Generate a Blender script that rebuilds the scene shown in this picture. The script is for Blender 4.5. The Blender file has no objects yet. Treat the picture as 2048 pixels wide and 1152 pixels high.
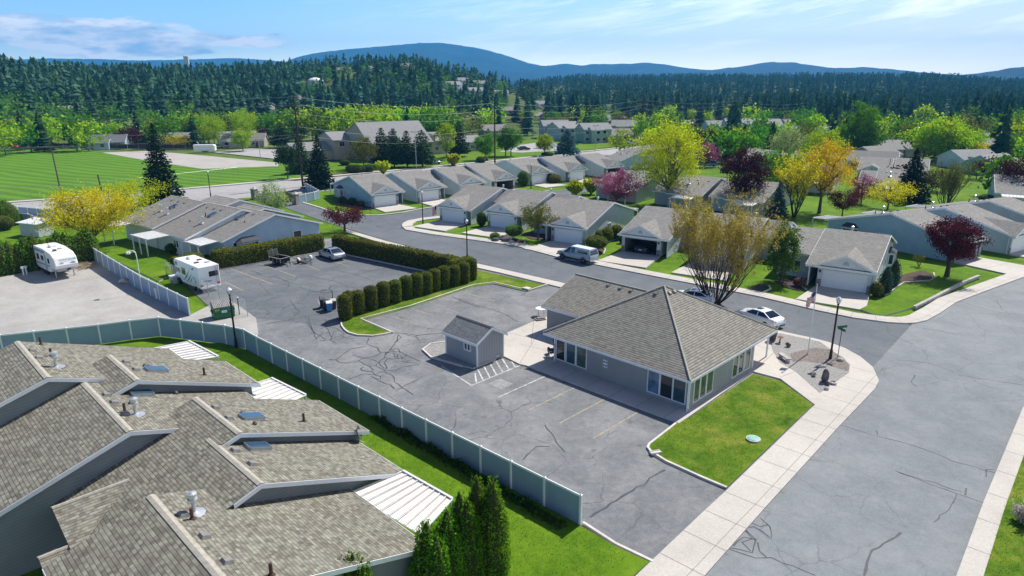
import bpy, bmesh, math, random
import numpy as np
from mathutils import Vector, Matrix

R = math.radians
scene = bpy.context.scene
COL = scene.collection
# ------------------------------------------------------------------ camera
F_PX, HORIZON, CAM_H = 1330.0, 175.0, 22.0
PITCH = math.atan((576 - HORIZON) / F_PX)
cam_d = bpy.data.cameras.new('camera'); cam = bpy.data.objects.new('camera', cam_d); COL.objects.link(cam)
cam_d.sensor_width = 36.0; cam_d.lens = F_PX / 2048 * 36.0
cam_d.clip_start = 0.5; cam_d.clip_end = 40000
cam.location = (0, 0, CAM_H); cam.rotation_euler = (math.pi / 2 - PITCH, 0, 0)
scene.camera = cam
# ------------------------------------------------------------------ light
SUN_AZ, SUN_EL = R(46.3), R(50.0)          # azimuth counted from +X towards +Y
SUN_STRENGTH, SKY_STRENGTH = 5.0, 0.05
sd = Vector((math.cos(SUN_EL) * math.cos(SUN_AZ), math.cos(SUN_EL) * math.sin(SUN_AZ), math.sin(SUN_EL)))
sun_d = bpy.data.lights.new('sun', 'SUN'); sun = bpy.data.objects.new('sun', sun_d); COL.objects.link(sun)
sun_d.energy = SUN_STRENGTH; sun_d.angle = R(0.5); sun_d.color = (1.0, 0.955, 0.88)
sun.rotation_euler = (-sd).to_track_quat('-Z', 'Y').to_euler(); sun.location = (60, 60, 150)
scene.view_settings.view_transform = 'Standard'; scene.view_settings.look = 'None'
scene.view_settings.exposure = 0.47; scene.view_settings.gamma = 1.0
scene.view_settings.use_curve_mapping = False
scene.cycles.max_bounces = 6; scene.cycles.diffuse_bounces = 3; scene.cycles.glossy_bounces = 2
scene.cycles.transmission_bounces = 3; scene.cycles.transparent_max_bounces = 8; scene.cycles.volume_bounces = 0
scene.cycles.use_denoising = True
scene.cycles.caustics_reflective = False; scene.cycles.caustics_refractive = False

# ------------------------------------------------------------------ node helpers
class NT:
    def __init__(s, tree): s.t = tree; s.n = tree.nodes; s.l = tree.links
    def new(s, kind, **kw):
        n = s.n.new(kind)
        for k, v in kw.items():
            if k == 'inp':
                for i, x in v.items():
                    if hasattr(x, 'links') or x.__class__.__name__.startswith('NodeSocket'): s.l.new(x, n.inputs[i])
                    else: n.inputs[i].default_value = x
            else: setattr(n, k, v)
        return n
    def noise(s, scale, detail=4, rough=.55, vec=None, dist=0.0):
        i = {'Scale': scale, 'Detail': detail, 'Roughness': rough, 'Distortion': dist}
        if vec is not None: i['Vector'] = vec
        return s.new('ShaderNodeTexNoise', inp=i)
    def ramp(s, fac, stops, interp='LINEAR'):
        n = s.new('ShaderNodeValToRGB'); n.color_ramp.interpolation = interp
        e = n.color_ramp.elements
        while len(e) < len(stops): e.new(0.5)
        for k, (p, c) in enumerate(stops):
            e[k].position = p; e[k].color = (*c, 1) if len(c) == 3 else c
        s.l.new(fac, n.inputs[0]); return n
    def mix(s, fac, a, b, mode='MIX'):
        n = s.new('ShaderNodeMix', data_type='RGBA', blend_type=mode)
        for k, x in ((0, fac), (6, a), (7, b)):
            if x.__class__.__name__.startswith('NodeSocket'): s.l.new(x, n.inputs[k])
            else: n.inputs[k].default_value = x if k == 0 else ((*x, 1) if len(x) == 3 else x)
        return n.outputs[2]
    def math(s, op, a, b=0.0, c=None):
        n = s.new('ShaderNodeMath', operation=op)
        for k, x in enumerate((a, b, c)):
            if x is None: continue
            if x.__class__.__name__.startswith('NodeSocket'): s.l.new(x, n.inputs[k])
            else: n.inputs[k].default_value = x
        return n.outputs[0]

def new_mat(name):
    m = bpy.data.materials.new(name); m.use_nodes = True
    nt = NT(m.node_tree); b = nt.n['Principled BSDF']
    return m, nt, b

# ------------------------------------------------------------------ sky
world = bpy.data.worlds.new('World'); scene.world = world; world.use_nodes = True
wt = NT(world.node_tree); bg = wt.n['Background']
sky = wt.new('ShaderNodeTexSky', sky_type='NISHITA', sun_disc=False, sun_elevation=SUN_EL,
             sun_rotation=math.pi / 2 - SUN_AZ, altitude=600, air_density=1.0, dust_density=0.6, ozone_density=1.6)
tc = wt.new('ShaderNodeTexCoord')
sep = wt.new('ShaderNodeSeparateXYZ', inp={0: tc.outputs['Generated']})
X, Y, Z = sep.outputs
azim = wt.math('ARCTAN2', X, Y)                       # 0 = straight ahead, + to the right (radians)
elev = wt.math('ARCSINE', Z)
# cumulus bank low on the left: noise stretched along the horizon, kept to a band
cv = wt.new('ShaderNodeCombineXYZ', inp={0: wt.math('MULTIPLY', azim, 9.0), 1: wt.math('MULTIPLY', elev, 34.0), 2: 3.7})
cn = wt.noise(1.0, 7, .58, cv.outputs[0], .25)
dz = wt.math('DIVIDE', wt.math('SUBTRACT', elev, .058), .024)
da = wt.math('DIVIDE', wt.math('ADD', azim, .48), .20)
band = wt.math('SUBTRACT', 1.0, wt.math('ADD', wt.math('MULTIPLY', dz, dz), wt.math('MULTIPLY', da, da)))
cum = wt.math('MULTIPLY', wt.ramp(wt.math('ADD', cn.outputs[0], wt.math('MULTIPLY', band, .30)), [(.57, (0, 0, 0)), (.66, (1, 1, 1))]).outputs[0], .92)
cshade = wt.noise(1.7, 5, .55, cv.outputs[0])
# thin cirrus streaks
sv = wt.new('ShaderNodeCombineXYZ', inp={0: wt.math('ADD', wt.math('MULTIPLY', azim, 5.0), wt.math('MULTIPLY', elev, 9.0)), 1: wt.math('SUBTRACT', wt.math('MULTIPLY', elev, 55.0), wt.math('MULTIPLY', azim, 9.0)), 2: 1.3})
sn = wt.noise(1.0, 6, .62, sv.outputs[0], .4)
rightness = wt.ramp(wt.math('ADD', wt.math('MULTIPLY', azim, .8), .45), [(.2, (0, 0, 0)), (.75, (1, 1, 1))])
cir = wt.math('MULTIPLY', wt.ramp(sn.outputs[0], [(.46, (0, 0, 0)), (.70, (1, 1, 1))]).outputs[0], wt.math('MULTIPLY', rightness.outputs[0], .75))
c1 = wt.mix(cir, sky.outputs[0], (31, 30.8, 30.2))
ccol = wt.ramp(cshade.outputs[0], [(.36, (7.0, 10.2, 14.4)), (.46, (13, 14, 15.7)), (.56, (21, 20, 19.5))])
c2 = wt.mix(cum, c1, ccol.outputs[0])
# brighter, paler air low down, deeper blue overhead
grad = wt.ramp(wt.math('ADD', wt.math('MULTIPLY', elev, 1.6), .02), [(0.0, (5.4, 5.1, 4.7)), (.045, (4.2, 4.0, 3.85)), (.10, (2.45, 2.75, 3.05)), (.22, (1.45, 2.2, 3.15)), (.31, (.80, 1.4, 2.4)), (.45, (.34, .80, 1.6)), (1.0, (.09, .40, 1.0))])
c0 = wt.mix(1.0, sky.outputs[0], grad.outputs[0], 'MULTIPLY')
glare = wt.math('MULTIPLY', wt.ramp(wt.math('ADD', wt.math('MULTIPLY', azim, .75), .45), [(.15, (0, 0, 0)), (.85, (1, 1, 1))]).outputs[0], wt.ramp(elev, [(0.0, (.95, .95, .95)), (.16, (.38, .38, .38)), (.5, (0, 0, 0))]).outputs[0])
c0 = wt.mix(glare, c0, wt.ramp(elev, [(0.0, (41, 38, 33.5)), (.035, (30, 28.5, 26.5)), (.09, (20, 19.9, 19.5))]).outputs[0])
wt.l.new(c0, c1.node.inputs[6])
wt.l.new(c2, bg.inputs[0]); bg.inputs[1].default_value = SKY_STRENGTH

# ------------------------------------------------------------------ layout helpers: a photo pixel on a level z is a place on the ground
CP, SP = math.cos(PITCH), math.sin(PITCH)
def G(x, y, z=0.0):
    dx = (x - 1024) / F_PX; dy = -(y - 576) / F_PX
    d = (dx, CP + dy * SP, -SP + dy * CP)
    t = (z - CAM_H) / d[2]
    return Vector((d[0] * t, d[1] * t, z))
TH = R(-44.3); AX = Vector((math.cos(TH), math.sin(TH), 0)); BX = Vector((-AX.y, AX.x, 0))
def W(s, t, z=0.0): return AX * s + BX * t + Vector((0, 0, z))      # the site's own grid (parallel to the club house)
def ST(x, y, z=0.0):
    p = G(x, y, z); return (p.dot(AX), p.dot(BX))

# ------------------------------------------------------------------ mesh builder
class MB:
    def __init__(s, M=None): s.v = []; s.f = []; s.m = []; s.uv = []; s.M = M
    def pts(s, ps):
        i0 = len(s.v)
        for p in ps:
            p = Vector(p)
            if s.M is not None: p = s.M @ p
            s.v.append(tuple(p))
        return i0
    def face(s, ps, mi=0, uv=None):
        i = s.pts(ps); s.f.append(tuple(range(i, i + len(ps)))); s.m.append(mi); s.uv.append(uv)
    def mesh(s, vs, fs, mi=0):
        i = s.pts(vs)
        for f in fs: s.f.append(tuple(k + i for k in f)); s.m.append(mi); s.uv.append(None)
    def box(s, x0, x1, y0, y1, z0, z1, mi=0, skip=()):
        vs = [(x, y, z) for z in (z0, z1) for y in (y0, y1) for x in (x0, x1)]
        fs = {'b': (0, 2, 3, 1), 't': (4, 5, 7, 6), 'f': (0, 1, 5, 4), 'k': (2, 6, 7, 3), 'l': (0, 4, 6, 2), 'r': (1, 3, 7, 5)}
        s.mesh(vs, [f for k, f in fs.items() if k not in skip], mi)
    def bar(s, a, b, w, h, mi=0, up=(0, 0, 1)):
        a, b = Vector(a), Vector(b); d = (b - a).normalized(); u = Vector(up)
        r = d.cross(u)
        if r.length < 1e-4: r = d.cross(Vector((0, 1, 0)))
        r.normalize(); q = r.cross(d).normalized()
        vs = [p + r * (w / 2 * i) + q * (h / 2 * j) for p in (a, b) for i, j in ((-1, -1), (1, -1), (1, 1), (-1, 1))]
        s.mesh(vs, [(3, 2, 1, 0), (4, 5, 6, 7), (0, 1, 5, 4), (1, 2, 6, 5), (2, 3, 7, 6), (3, 0, 4, 7)], mi)
    def prism(s, poly, z0, z1, mi=0, top=True, bottom=False, side_mi=None):
        n = len(poly); sm = mi if side_mi is None else side_mi
        if sum(poly[i][0] * poly[(i + 1) % n][1] - poly[(i + 1) % n][0] * poly[i][1] for i in range(n)) < 0: poly = list(poly)[::-1]
        if top: s.face([(p[0], p[1], z1) for p in poly], mi)
        if bottom: s.face([(p[0], p[1], z0) for p in poly][::-1], mi)
        for i in range(n):
            p, q = poly[i], poly[(i + 1) % n]
            s.face([(p[0], p[1], z0), (q[0], q[1], z0), (q[0], q[1], z1), (p[0], p[1], z1)], sm)
    def tube(s, pts, rad, n=6, mi=0, cap=True):
        pts = [Vector(p) for p in pts]
        if not hasattr(rad, '__len__'): rad = [rad] * len(pts)
        vs = []
        for i, p in enumerate(pts):
            d = (pts[min(i + 1, len(pts) - 1)] - pts[max(i - 1, 0)]).normalized()
            a = d.cross(Vector((0, 0, 1)) if abs(d.z) < .9 else Vector((1, 0, 0))).normalized(); b = d.cross(a)
            vs += [p + (a * math.cos(2 * math.pi * k / n) + b * math.sin(2 * math.pi * k / n)) * rad[i] for k in range(n)]
        fs = [(i * n + k, i * n + (k + 1) % n, (i + 1) * n + (k + 1) % n, (i + 1) * n + k) for i in range(len(pts) - 1) for k in range(n)]
        if cap: fs += [tuple(range(n))[::-1], tuple((len(pts) - 1) * n + k for k in range(n))]
        s.mesh(vs, fs, mi)
    def lathe(s, prof, c=(0, 0, 0), n=16, mi=0, axis='z'):
        vs = []
        for r, h in prof:
            for k in range(n):
                a = 2 * math.pi * k / n; x, y = r * math.cos(a), r * math.sin(a)
                q = (x, y, h) if axis == 'z' else ((x, h, y) if axis == 'y' else (h, x, y))
                vs.append((q[0] + c[0], q[1] + c[1], q[2] + c[2]))
        m = len(prof)
        fs = [(i * n + k, i * n + (k + 1) % n, (i + 1) * n + (k + 1) % n, (i + 1) * n + k) for i in range(m - 1) for k in range(n)]
        if prof[0][0] > 1e-4: fs.append(tuple(range(n))[::-1])
        if prof[-1][0] > 1e-4: fs.append(tuple((m - 1) * n + k for k in range(n)))
        s.mesh(vs, fs, mi)
    def rock(s, c, r, seed, mi=0, sub=2):
        bm = bmesh.new(); bmesh.ops.create_icosphere(bm, subdivisions=sub, radius=1)
        rn = random.Random(seed); dirs = [Vector((rn.gauss(0, 1), rn.gauss(0, 1), rn.gauss(0, 1))).normalized() for _ in range(7)]; cut = [rn.uniform(.5, .85) for _ in dirs]
        vs = []
        for v in bm.verts:
            p = v.co.copy()
            for d, k in zip(dirs, cut):
                e = p.dot(d) - k
                if e > 0: p -= d * e * .85
            vs.append((c[0] + p.x * r[0], c[1] + p.y * r[1], c[2] + p.z * r[2]))
        s.mesh(vs, [tuple(v.index for v in f.verts) for f in bm.faces], mi); bm.free()
    def build(s, name, mats, parent=None, smooth=False, origin=None, bevel=0.0):
        me = bpy.data.meshes.new(name)
        v = s.v
        if origin is not None:
            o = Vector(origin); v = [(p[0] - o.x, p[1] - o.y, p[2] - o.z) for p in v]
        me.from_pydata(v, [], s.f)
        mats = mats if isinstance(mats, (list, tuple)) else [mats]
        for m in mats: me.materials.append(MAT[m] if isinstance(m, str) else m)
        if len(mats) > 1: me.polygons.foreach_set('material_index', s.m)
        if any(u is not None for u in s.uv):
            lay = me.uv_layers.new(name='UVMap'); k = 0
            for f, u in zip(s.f, s.uv):
                for j in range(len(f)):
                    if u is not None: lay.data[k].uv = u[j]
                    k += 1
        if smooth: me.polygons.foreach_set('use_smooth', [True] * len(me.polygons))
        me.update()
        o = bpy.data.objects.new(name, me); COL.objects.link(o)
        if origin is not None: o.location = origin
        if parent is not None: o.parent = parent; KIDS.setdefault(parent.name, []).append(o)
        if bevel > 0:
            md = o.modifiers.new('bevel', 'BEVEL'); md.width = bevel; md.segments = 2; md.limit_method = 'ANGLE'; md.angle_limit = R(40)
        return o

KIDS = {}
def fast_mesh(name, verts, nper, mat, parent=None, core=None, core_mat=None, loc=None):
    """many little faces at once: VERTS (N*nper,3); CORE = an MB appended with a second material"""
    verts = np.asarray(verts, dtype=np.float32).reshape(-1, 3); n = len(verts) // nper
    idx = np.arange(n * nper, dtype=np.int32); start = np.arange(0, n * nper, nper, dtype=np.int32); tot = np.full(n, nper, dtype=np.int32)
    mi = np.zeros(n, dtype=np.int32)
    if core is not None:
        cf = [i + len(verts) for f in core.f for i in f]; ct = [len(f) for f in core.f]
        cs = np.cumsum([0] + ct[:-1]) + n * nper
        verts = np.vstack([verts, np.asarray(core.v, dtype=np.float32)])
        idx = np.concatenate([idx, np.asarray(cf, dtype=np.int32)]); start = np.concatenate([start, cs.astype(np.int32)])
        tot = np.concatenate([tot, np.asarray(ct, dtype=np.int32)]); mi = np.concatenate([mi, np.ones(len(ct), dtype=np.int32)])
    me = bpy.data.meshes.new(name)
    me.vertices.add(len(verts)); me.vertices.foreach_set('co', verts.ravel())
    me.loops.add(len(idx)); me.loops.foreach_set('vertex_index', idx)
    me.polygons.add(len(start)); me.polygons.foreach_set('loop_start', start); me.polygons.foreach_set('loop_total', tot)
    me.materials.append(MAT[mat])
    if core is not None: me.materials.append(MAT[core_mat]); me.polygons.foreach_set('material_index', mi)
    me.update(calc_edges=True)
    o = bpy.data.objects.new(name, me); COL.objects.link(o)
    if loc is not None: o.location = loc
    if parent is not None: o.parent = parent; KIDS.setdefault(parent.name, []).append(o)
    return o

USED_LABEL = {}
def tag(o, label, cat, group=None, kind=None):
    o['label'] = label; o['category'] = cat
    if group: o['group'] = group
    if kind: o['kind'] = kind
    return o
def thing(name, label, cat, loc=(0, 0, 0), rz=0.0, group=None):
    o = bpy.data.objects.new(name, None); COL.objects.link(o); o.empty_display_size = .3
    o.location = loc; o.rotation_euler = (0, 0, rz)
    return tag(o, label, cat, group)
def copy_tree(src, label=None, loc=None, rz=None, scale=None, group=None):
    def rec(o, par):
        c = o.copy(); COL.objects.link(c)
        if par is not None: c.parent = par
        for ch in KIDS.get(o.name, ()): rec(ch, c)
        return c
    r = rec(src, None)
    if label: r['label'] = label
    if group: r['group'] = group
    if loc is not None: r.location = loc
    if rz is not None: r.rotation_euler = (0, 0, rz)
    if scale is not None: r.scale = scale if hasattr(scale, '__len__') else (scale,) * 3
    return r
def struct(o, kind='structure'):
    o['kind'] = kind; return o
# ------------------------------------------------------------------ materials
MAT = {}
def simple(name, col, rough=.6, metal=0.0, var=.08, scale=6.0, bump=0.0, spec=.4, coat=0.0):
    m, nt, b = new_mat(name)
    geo = nt.new('ShaderNodeTexCoord')
    n = nt.noise(scale, 5, .6, geo.outputs['Object'])
    lo = tuple(c * (1 - var) for c in col); hi = tuple(min(1, c * (1 + var)) for c in col)
    r = nt.ramp(n.outputs[0], [(.3, lo), (.7, hi)])
    nt.l.new(r.outputs[0], b.inputs['Base Color']); b.inputs['Roughness'].default_value = rough
    b.inputs['Metallic'].default_value = metal; b.inputs['Specular IOR Level'].default_value = spec
    b.inputs['Coat Weight'].default_value = coat
    if bump:
        bp = nt.new('ShaderNodeBump', inp={'Strength': bump, 'Distance': .02, 'Height': nt.noise(scale * 6, 3, .6, geo.outputs['Object']).outputs[0]})
        nt.l.new(bp.outputs[0], b.inputs['Normal'])
    MAT[name] = m; return m

def asphalt(name, base, dark, light, big=.05, spots=.3, rough=.9, cracks=0.0):
    m, nt, b = new_mat(name)
    g = nt.new('ShaderNodeNewGeometry'); P = g.outputs['Position']
    n1 = nt.noise(big, 6, .62, P, .6); n2 = nt.noise(.35, 6, .65, P, .3); n3 = nt.noise(9, 4, .7, P); n4 = nt.noise(2.2, 5, .7, P, .5)
    c = nt.ramp(n1.outputs[0], [(.36, dark), (.5, base), (.64, light)]).outputs[0]
    c = nt.mix(.5, c, nt.ramp(n2.outputs[0], [(.36, dark), (.5, base), (.62, light)]).outputs[0])
    c = nt.mix(.28, c, nt.ramp(n4.outputs[0], [(.34, dark), (.5, base), (.64, light)]).outputs[0])
    c = nt.mix(.25, c, nt.ramp(n3.outputs[0], [(.35, tuple(x * .6 for x in base)), (.65, tuple(x * 1.4 for x in base))]).outputs[0])
    st = nt.noise(1.3, 3, .5, P)
    c = nt.mix(nt.math('MULTIPLY', nt.ramp(st.outputs[0], [(.62, (0, 0, 0)), (.74, (1, 1, 1))]).outputs[0], spots), c, tuple(x * .5 for x in dark))
    if cracks:
        wv = nt.new('ShaderNodeVectorMath', operation='ADD', inp={0: P, 1: nt.noise(.5, 4, .6, P).outputs['Color']})
        vo = nt.new('ShaderNodeTexVoronoi', feature='DISTANCE_TO_EDGE', inp={'Vector': wv.outputs[0], 'Scale': .27, 'Randomness': 1.0})
        mk = nt.ramp(nt.noise(.09, 4, .6, P).outputs[0], [(.44, (0, 0, 0)), (.58, (1, 1, 1))])
        ln = nt.ramp(vo.outputs['Distance'], [(.0, (1, 1, 1)), (.013, (0, 0, 0))])
        c = nt.mix(nt.math('MULTIPLY', nt.math('MULTIPLY', ln.outputs[0], mk.outputs[0]), cracks), c, tuple(x * .3 for x in dark))
    nt.l.new(c, b.inputs['Base Color']); b.inputs['Roughness'].default_value = rough; b.inputs['Specular IOR Level'].default_value = .25
    bp = nt.new('ShaderNodeBump', inp={'Strength': .25, 'Distance': .01, 'Height': nt.noise(40, 3, .7, P).outputs[0]})
    nt.l.new(bp.outputs[0], b.inputs['Normal']); MAT[name] = m

def ground_mat(name, stops, big=.12, fine=3.0, mixf=.5, bump=.4, rough=.95):
    m, nt, b = new_mat(name)
    P = nt.new('ShaderNodeNewGeometry').outputs['Position']
    n1 = nt.noise(big, 6, .6, P, .5); n2 = nt.noise(fine, 5, .7, P); n3 = nt.noise(fine * .22, 5, .6, P, .3)
    a = nt.ramp(n1.outputs[0], stops).outputs[0]; c = nt.ramp(n2.outputs[0], stops).outputs[0]; d = nt.ramp(n3.outputs[0], stops).outputs[0]
    c = nt.mix(mixf, nt.mix(.5, a, d), c)
    nt.l.new(c, b.inputs['Base Color']); b.inputs['Roughness'].default_value = rough; b.inputs['Specular IOR Level'].default_value = .1
    if bump:
        bp = nt.new('ShaderNodeBump', inp={'Strength': bump, 'Distance': .06, 'Height': nt.noise(fine * 4, 4, .7, P).outputs[0]})
        nt.l.new(bp.outputs[0], b.inputs['Normal'])
    MAT[name] = m

def worn_paint(name, col, under):
    m, nt, b = new_mat(name); P = nt.new('ShaderNodeNewGeometry').outputs['Position']
    f = nt.ramp(nt.noise(2.6, 6, .75, P).outputs[0], [(.42, (0, 0, 0)), (.60, (1, 1, 1))]).outputs[0]
    nt.l.new(nt.mix(f, col, under), b.inputs['Base Color']); b.inputs['Roughness'].default_value = .85; MAT[name] = m

def striped_field(name):
    m, nt, b = new_mat(name)
    P = nt.new('ShaderNodeNewGeometry').outputs['Position']
    mp = nt.new('ShaderNodeMapping', inp={'Vector': P, 'Rotation': (0, 0, R(28))})
    w = nt.new('ShaderNodeTexWave', wave_type='BANDS', bands_direction='Y', inp={'Vector': mp.outputs[0], 'Scale': .075, 'Distortion': 4.0, 'Detail': 3.0, 'Detail Scale': .6})
    n = nt.noise(.05, 5, .6, P, .5); n2 = nt.noise(1.2, 5, .7, P)
    c = nt.ramp(w.outputs[0], [(.25, (.065, .150, .008)), (.75, (.145, .28, .018))]).outputs[0]
    c = nt.mix(.4, c, nt.ramp(n.outputs[0], [(.3, (.05, .14, .012)), (.7, (.10, .23, .02))]).outputs[0])
    c = nt.mix(.25, c, nt.ramp(n2.outputs[0], [(.3, (.05, .13, .01)), (.7, (.11, .23, .03))]).outputs[0])
    nt.l.new(c, b.inputs['Base Color']); b.inputs['Roughness'].default_value = .95; b.inputs['Specular IOR Level'].default_value = .1
    MAT[name] = m

def shingle(name, c1, c2, c3, w=.33, h=.145, line=.012):
    m, nt, b = new_mat(name)
    uv = nt.new('ShaderNodeUVMap').outputs[0]
    br = nt.new('ShaderNodeTexBrick', offset=.5, inp={'Vector': uv, 'Color1': (0, 0, 0, 1), 'Color2': (1, 1, 1, 1), 'Mortar': (.5, .5, .5, 1), 'Scale': 1.0, 'Mortar Size': 0.0, 'Brick Width': w, 'Row Height': h, 'Bias': 0.0})
    c = nt.ramp(br.outputs[0], [(.0, c1), (.4, c2), (1.0, c3)]).outputs[0]
    br2 = nt.new('ShaderNodeTexBrick', offset=.37, inp={'Vector': uv, 'Color1': (0, 0, 0, 1), 'Color2': (1, 1, 1, 1), 'Mortar': (.5, .5, .5, 1), 'Scale': 1.0, 'Mortar Size': 0.0, 'Brick Width': w * .61, 'Row Height': h})
    c = nt.mix(.4, c, nt.ramp(br2.outputs[0], [(.0, c1), (.5, c2), (1.0, c3)]).outputs[0])
    P = nt.new('ShaderNodeNewGeometry').outputs['Position']
    n = nt.noise(.6, 5, .6, P); n2 = nt.noise(25, 3, .7, P)
    c = nt.mix(nt.math('MULTIPLY', n.outputs[0], .5), c, tuple(x * .72 for x in c2))
    c = nt.mix(.22, c, nt.ramp(n2.outputs[0], [(.3, tuple(x * .5 for x in c2)), (.7, tuple(x * 1.5 for x in c2))]).outputs[0])
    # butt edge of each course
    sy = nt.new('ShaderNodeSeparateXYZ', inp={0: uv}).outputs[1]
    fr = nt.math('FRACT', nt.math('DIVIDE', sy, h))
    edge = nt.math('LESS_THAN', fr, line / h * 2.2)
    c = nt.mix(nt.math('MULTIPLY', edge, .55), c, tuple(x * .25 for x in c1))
    nt.l.new(c, b.inputs['Base Color']); b.inputs['Roughness'].default_value = .9; b.inputs['Specular IOR Level'].default_value = .2
    bp = nt.new('ShaderNodeBump', inp={'Strength': .5, 'Distance': .02, 'Height': nt.math('ADD', fr, nt.math('MULTIPLY', br.outputs[0], .6))})
    bp.invert = True
    nt.l.new(bp.outputs[0], b.inputs['Normal']); MAT[name] = m

def siding(name, col, pitch=.18, vertical=False):
    m, nt, b = new_mat(name)
    tc = nt.new('ShaderNodeTexCoord'); P = tc.outputs['Object']
    sp = nt.new('ShaderNodeSeparateXYZ', inp={0: P})
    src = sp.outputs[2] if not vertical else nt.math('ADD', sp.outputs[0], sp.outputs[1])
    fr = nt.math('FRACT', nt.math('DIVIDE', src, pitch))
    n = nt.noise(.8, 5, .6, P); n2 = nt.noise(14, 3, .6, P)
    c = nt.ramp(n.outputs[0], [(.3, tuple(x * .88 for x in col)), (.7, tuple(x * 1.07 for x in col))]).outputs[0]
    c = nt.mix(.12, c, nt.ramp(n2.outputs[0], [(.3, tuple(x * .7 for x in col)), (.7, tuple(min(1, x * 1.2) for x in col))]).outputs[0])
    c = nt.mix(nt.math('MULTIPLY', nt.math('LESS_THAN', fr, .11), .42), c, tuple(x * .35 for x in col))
    nt.l.new(c, b.inputs['Base Color']); b.inputs['Roughness'].default_value = .6; b.inputs['Specular IOR Level'].default_value = .3
    bp = nt.new('ShaderNodeBump', inp={'Strength': .5, 'Distance': .02, 'Height': fr}); bp.invert = True
    nt.l.new(bp.outputs[0], b.inputs['Normal']); MAT[name] = m

def leaf(name, cols, trans=.35, pos_scale=.5):
    m = bpy.data.materials.new(name); m.use_nodes = True; nt = NT(m.node_tree); nt.n.remove(nt.n['Principled BSDF'])
    out = nt.n['Material Output']
    g = nt.new('ShaderNodeNewGeometry')
    oi = nt.new('ShaderNodeObjectInfo')
    n = nt.noise(pos_scale, 3, .6, g.outputs['Position'])
    f = nt.math('ADD', nt.math('MULTIPLY', g.outputs['Random Per Island'], .55), nt.math('MULTIPLY', nt.math('SUBTRACT', n.outputs[0], .28), 1.0))
    c = nt.ramp(f, [(.08, cols[0]), (.5, cols[1]), (.95, cols[2])]).outputs[0]
    hs = nt.new('ShaderNodeHueSaturation', inp={'Color': c, 'Hue': nt.math('ADD', nt.math('MULTIPLY', oi.outputs['Random'], .03), .485), 'Value': nt.math('ADD', nt.math('MULTIPLY', oi.outputs['Random'], .4), .8), 'Saturation': 1.0})
    d = nt.new('ShaderNodeBsdfDiffuse', inp={'Color': hs.outputs[0]})
    t = nt.new('ShaderNodeBsdfTranslucent', inp={'Color': hs.outputs[0]})
    mx = nt.new('ShaderNodeMixShader', inp={0: trans, 1: d.outputs[0], 2: t.outputs[0]})
    nt.l.new(mx.outputs[0], out.inputs[0]); MAT[name] = m

def glass(name, tint=(.02, .05, .07), rough=.04):
    m, nt, b = new_mat(name)
    P = nt.new('ShaderNodeTexCoord').outputs['Object']
    n = nt.noise(.7, 3, .5, P)
    c = nt.ramp(n.outputs[0], [(.35, tuple(x * .5 for x in tint)), (.65, tuple(x * 1.6 for x in tint))]).outputs[0]
    nt.l.new(c, b.inputs['Base Color']); b.inputs['Roughness'].default_value = rough; b.inputs['Specular IOR Level'].default_value = .8
    MAT[name] = m

asphalt('asphalt_main', (.20, .216, .222), (.135, .150, .158), (.28, .297, .30), .035, .10, cracks=.35)
asphalt('asphalt_street', (.125, .138, .152), (.085, .098, .112), (.17, .18, .19), .06, .15, cracks=.4)
asphalt('asphalt_lot', (.175, .182, .186), (.085, .093, .10), (.31, .31, .303), .07, .4, cracks=.75)
asphalt('asphalt_court', (.125, .135, .147), (.075, .085, .097), (.20, .207, .213), .08, .35, cracks=.75)
asphalt('asphalt_old', (.34, .33, .32), (.27, .265, .26), (.42, .41, .395), .05, .1)
asphalt('gravel_lot', (.36, .345, .32), (.26, .25, .235), (.47, .455, .43), .07, .15)
asphalt('concrete', (.49, .455, .405), (.39, .365, .33), (.56, .525, .475), .09, .12)
simple('concrete_edge', (.56, .52, .48), .85, var=.15, scale=2, bump=.1, spec=.2)
simple('tar', (.05, .056, .062), .7, var=.3, scale=3)
simple('joint', (.20, .19, .18), .9, var=.2)
worn_paint('paint_white', (.62, .62, .60), (.24, .245, .25))
worn_paint('paint_worn', (.30, .30, .285), (.20, .21, .215))
worn_paint('paint_yellow', (.42, .34, .17), (.20, .205, .205))

G1, G2, G3 = (.042, .115, .006), (.072, .19, .010), (.125, .245, .022)
ground_mat('lawn', [(.34, (.040, .095, .004)), (.5, (.090, .185, .008)), (.60, (.135, .225, .012)), (.70, (.21, .26, .03))], .16, 3.0, .28)
ground_mat('lawn_patchy', [(.36, (.030, .080, .004)), (.47, (.075, .155, .008)), (.55, (.13, .19, .014)), (.63, (.22, .22, .04)), (.74, (.32, .28, .08))], .28, 3.0, .26)
ground_mat('town_ground', [(.3, (.05, .09, .015)), (.5, (.085, .15, .02)), (.66, (.16, .19, .05)), (.8, (.28, .25, .16))], .012, .4, .4, 0)
ground_mat('hill_ground', [(.3, (.04, .06, .015)), (.5, (.07, .10, .02)), (.68, (.16, .19, .05)), (.8, (.26, .23, .10))], .010, .3, .35, 0)
ground_mat('mountain', [(.40, (.002, .020, .040)), (.52, (.006, .040, .060)), (.62, (.012, .062, .075)), (.70, (.16, .21, .19)), (.80, (.34, .36, .33))], .006, .03, .6, 0)  # dark forest with distant haze blue put into its colour, pale clearings
striped_field('field_grass')
ground_mat('dirt', [(.3, (.30, .27, .24)), (.5, (.40, .37, .34)), (.7, (.48, .45, .42))], .1, 2.0, .4, .2)
ground_mat('mulch', [(.3, (.045, .03, .025)), (.5, (.09, .065, .052)), (.7, (.19, .15, .125))], .8, 9.0, .7, .8)
ground_mat('stone_bed', [(.3, (.16, .155, .15)), (.5, (.30, .29, .275)), (.7, (.55, .53, .50))], .6, 8.0, .85, .9)
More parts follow.
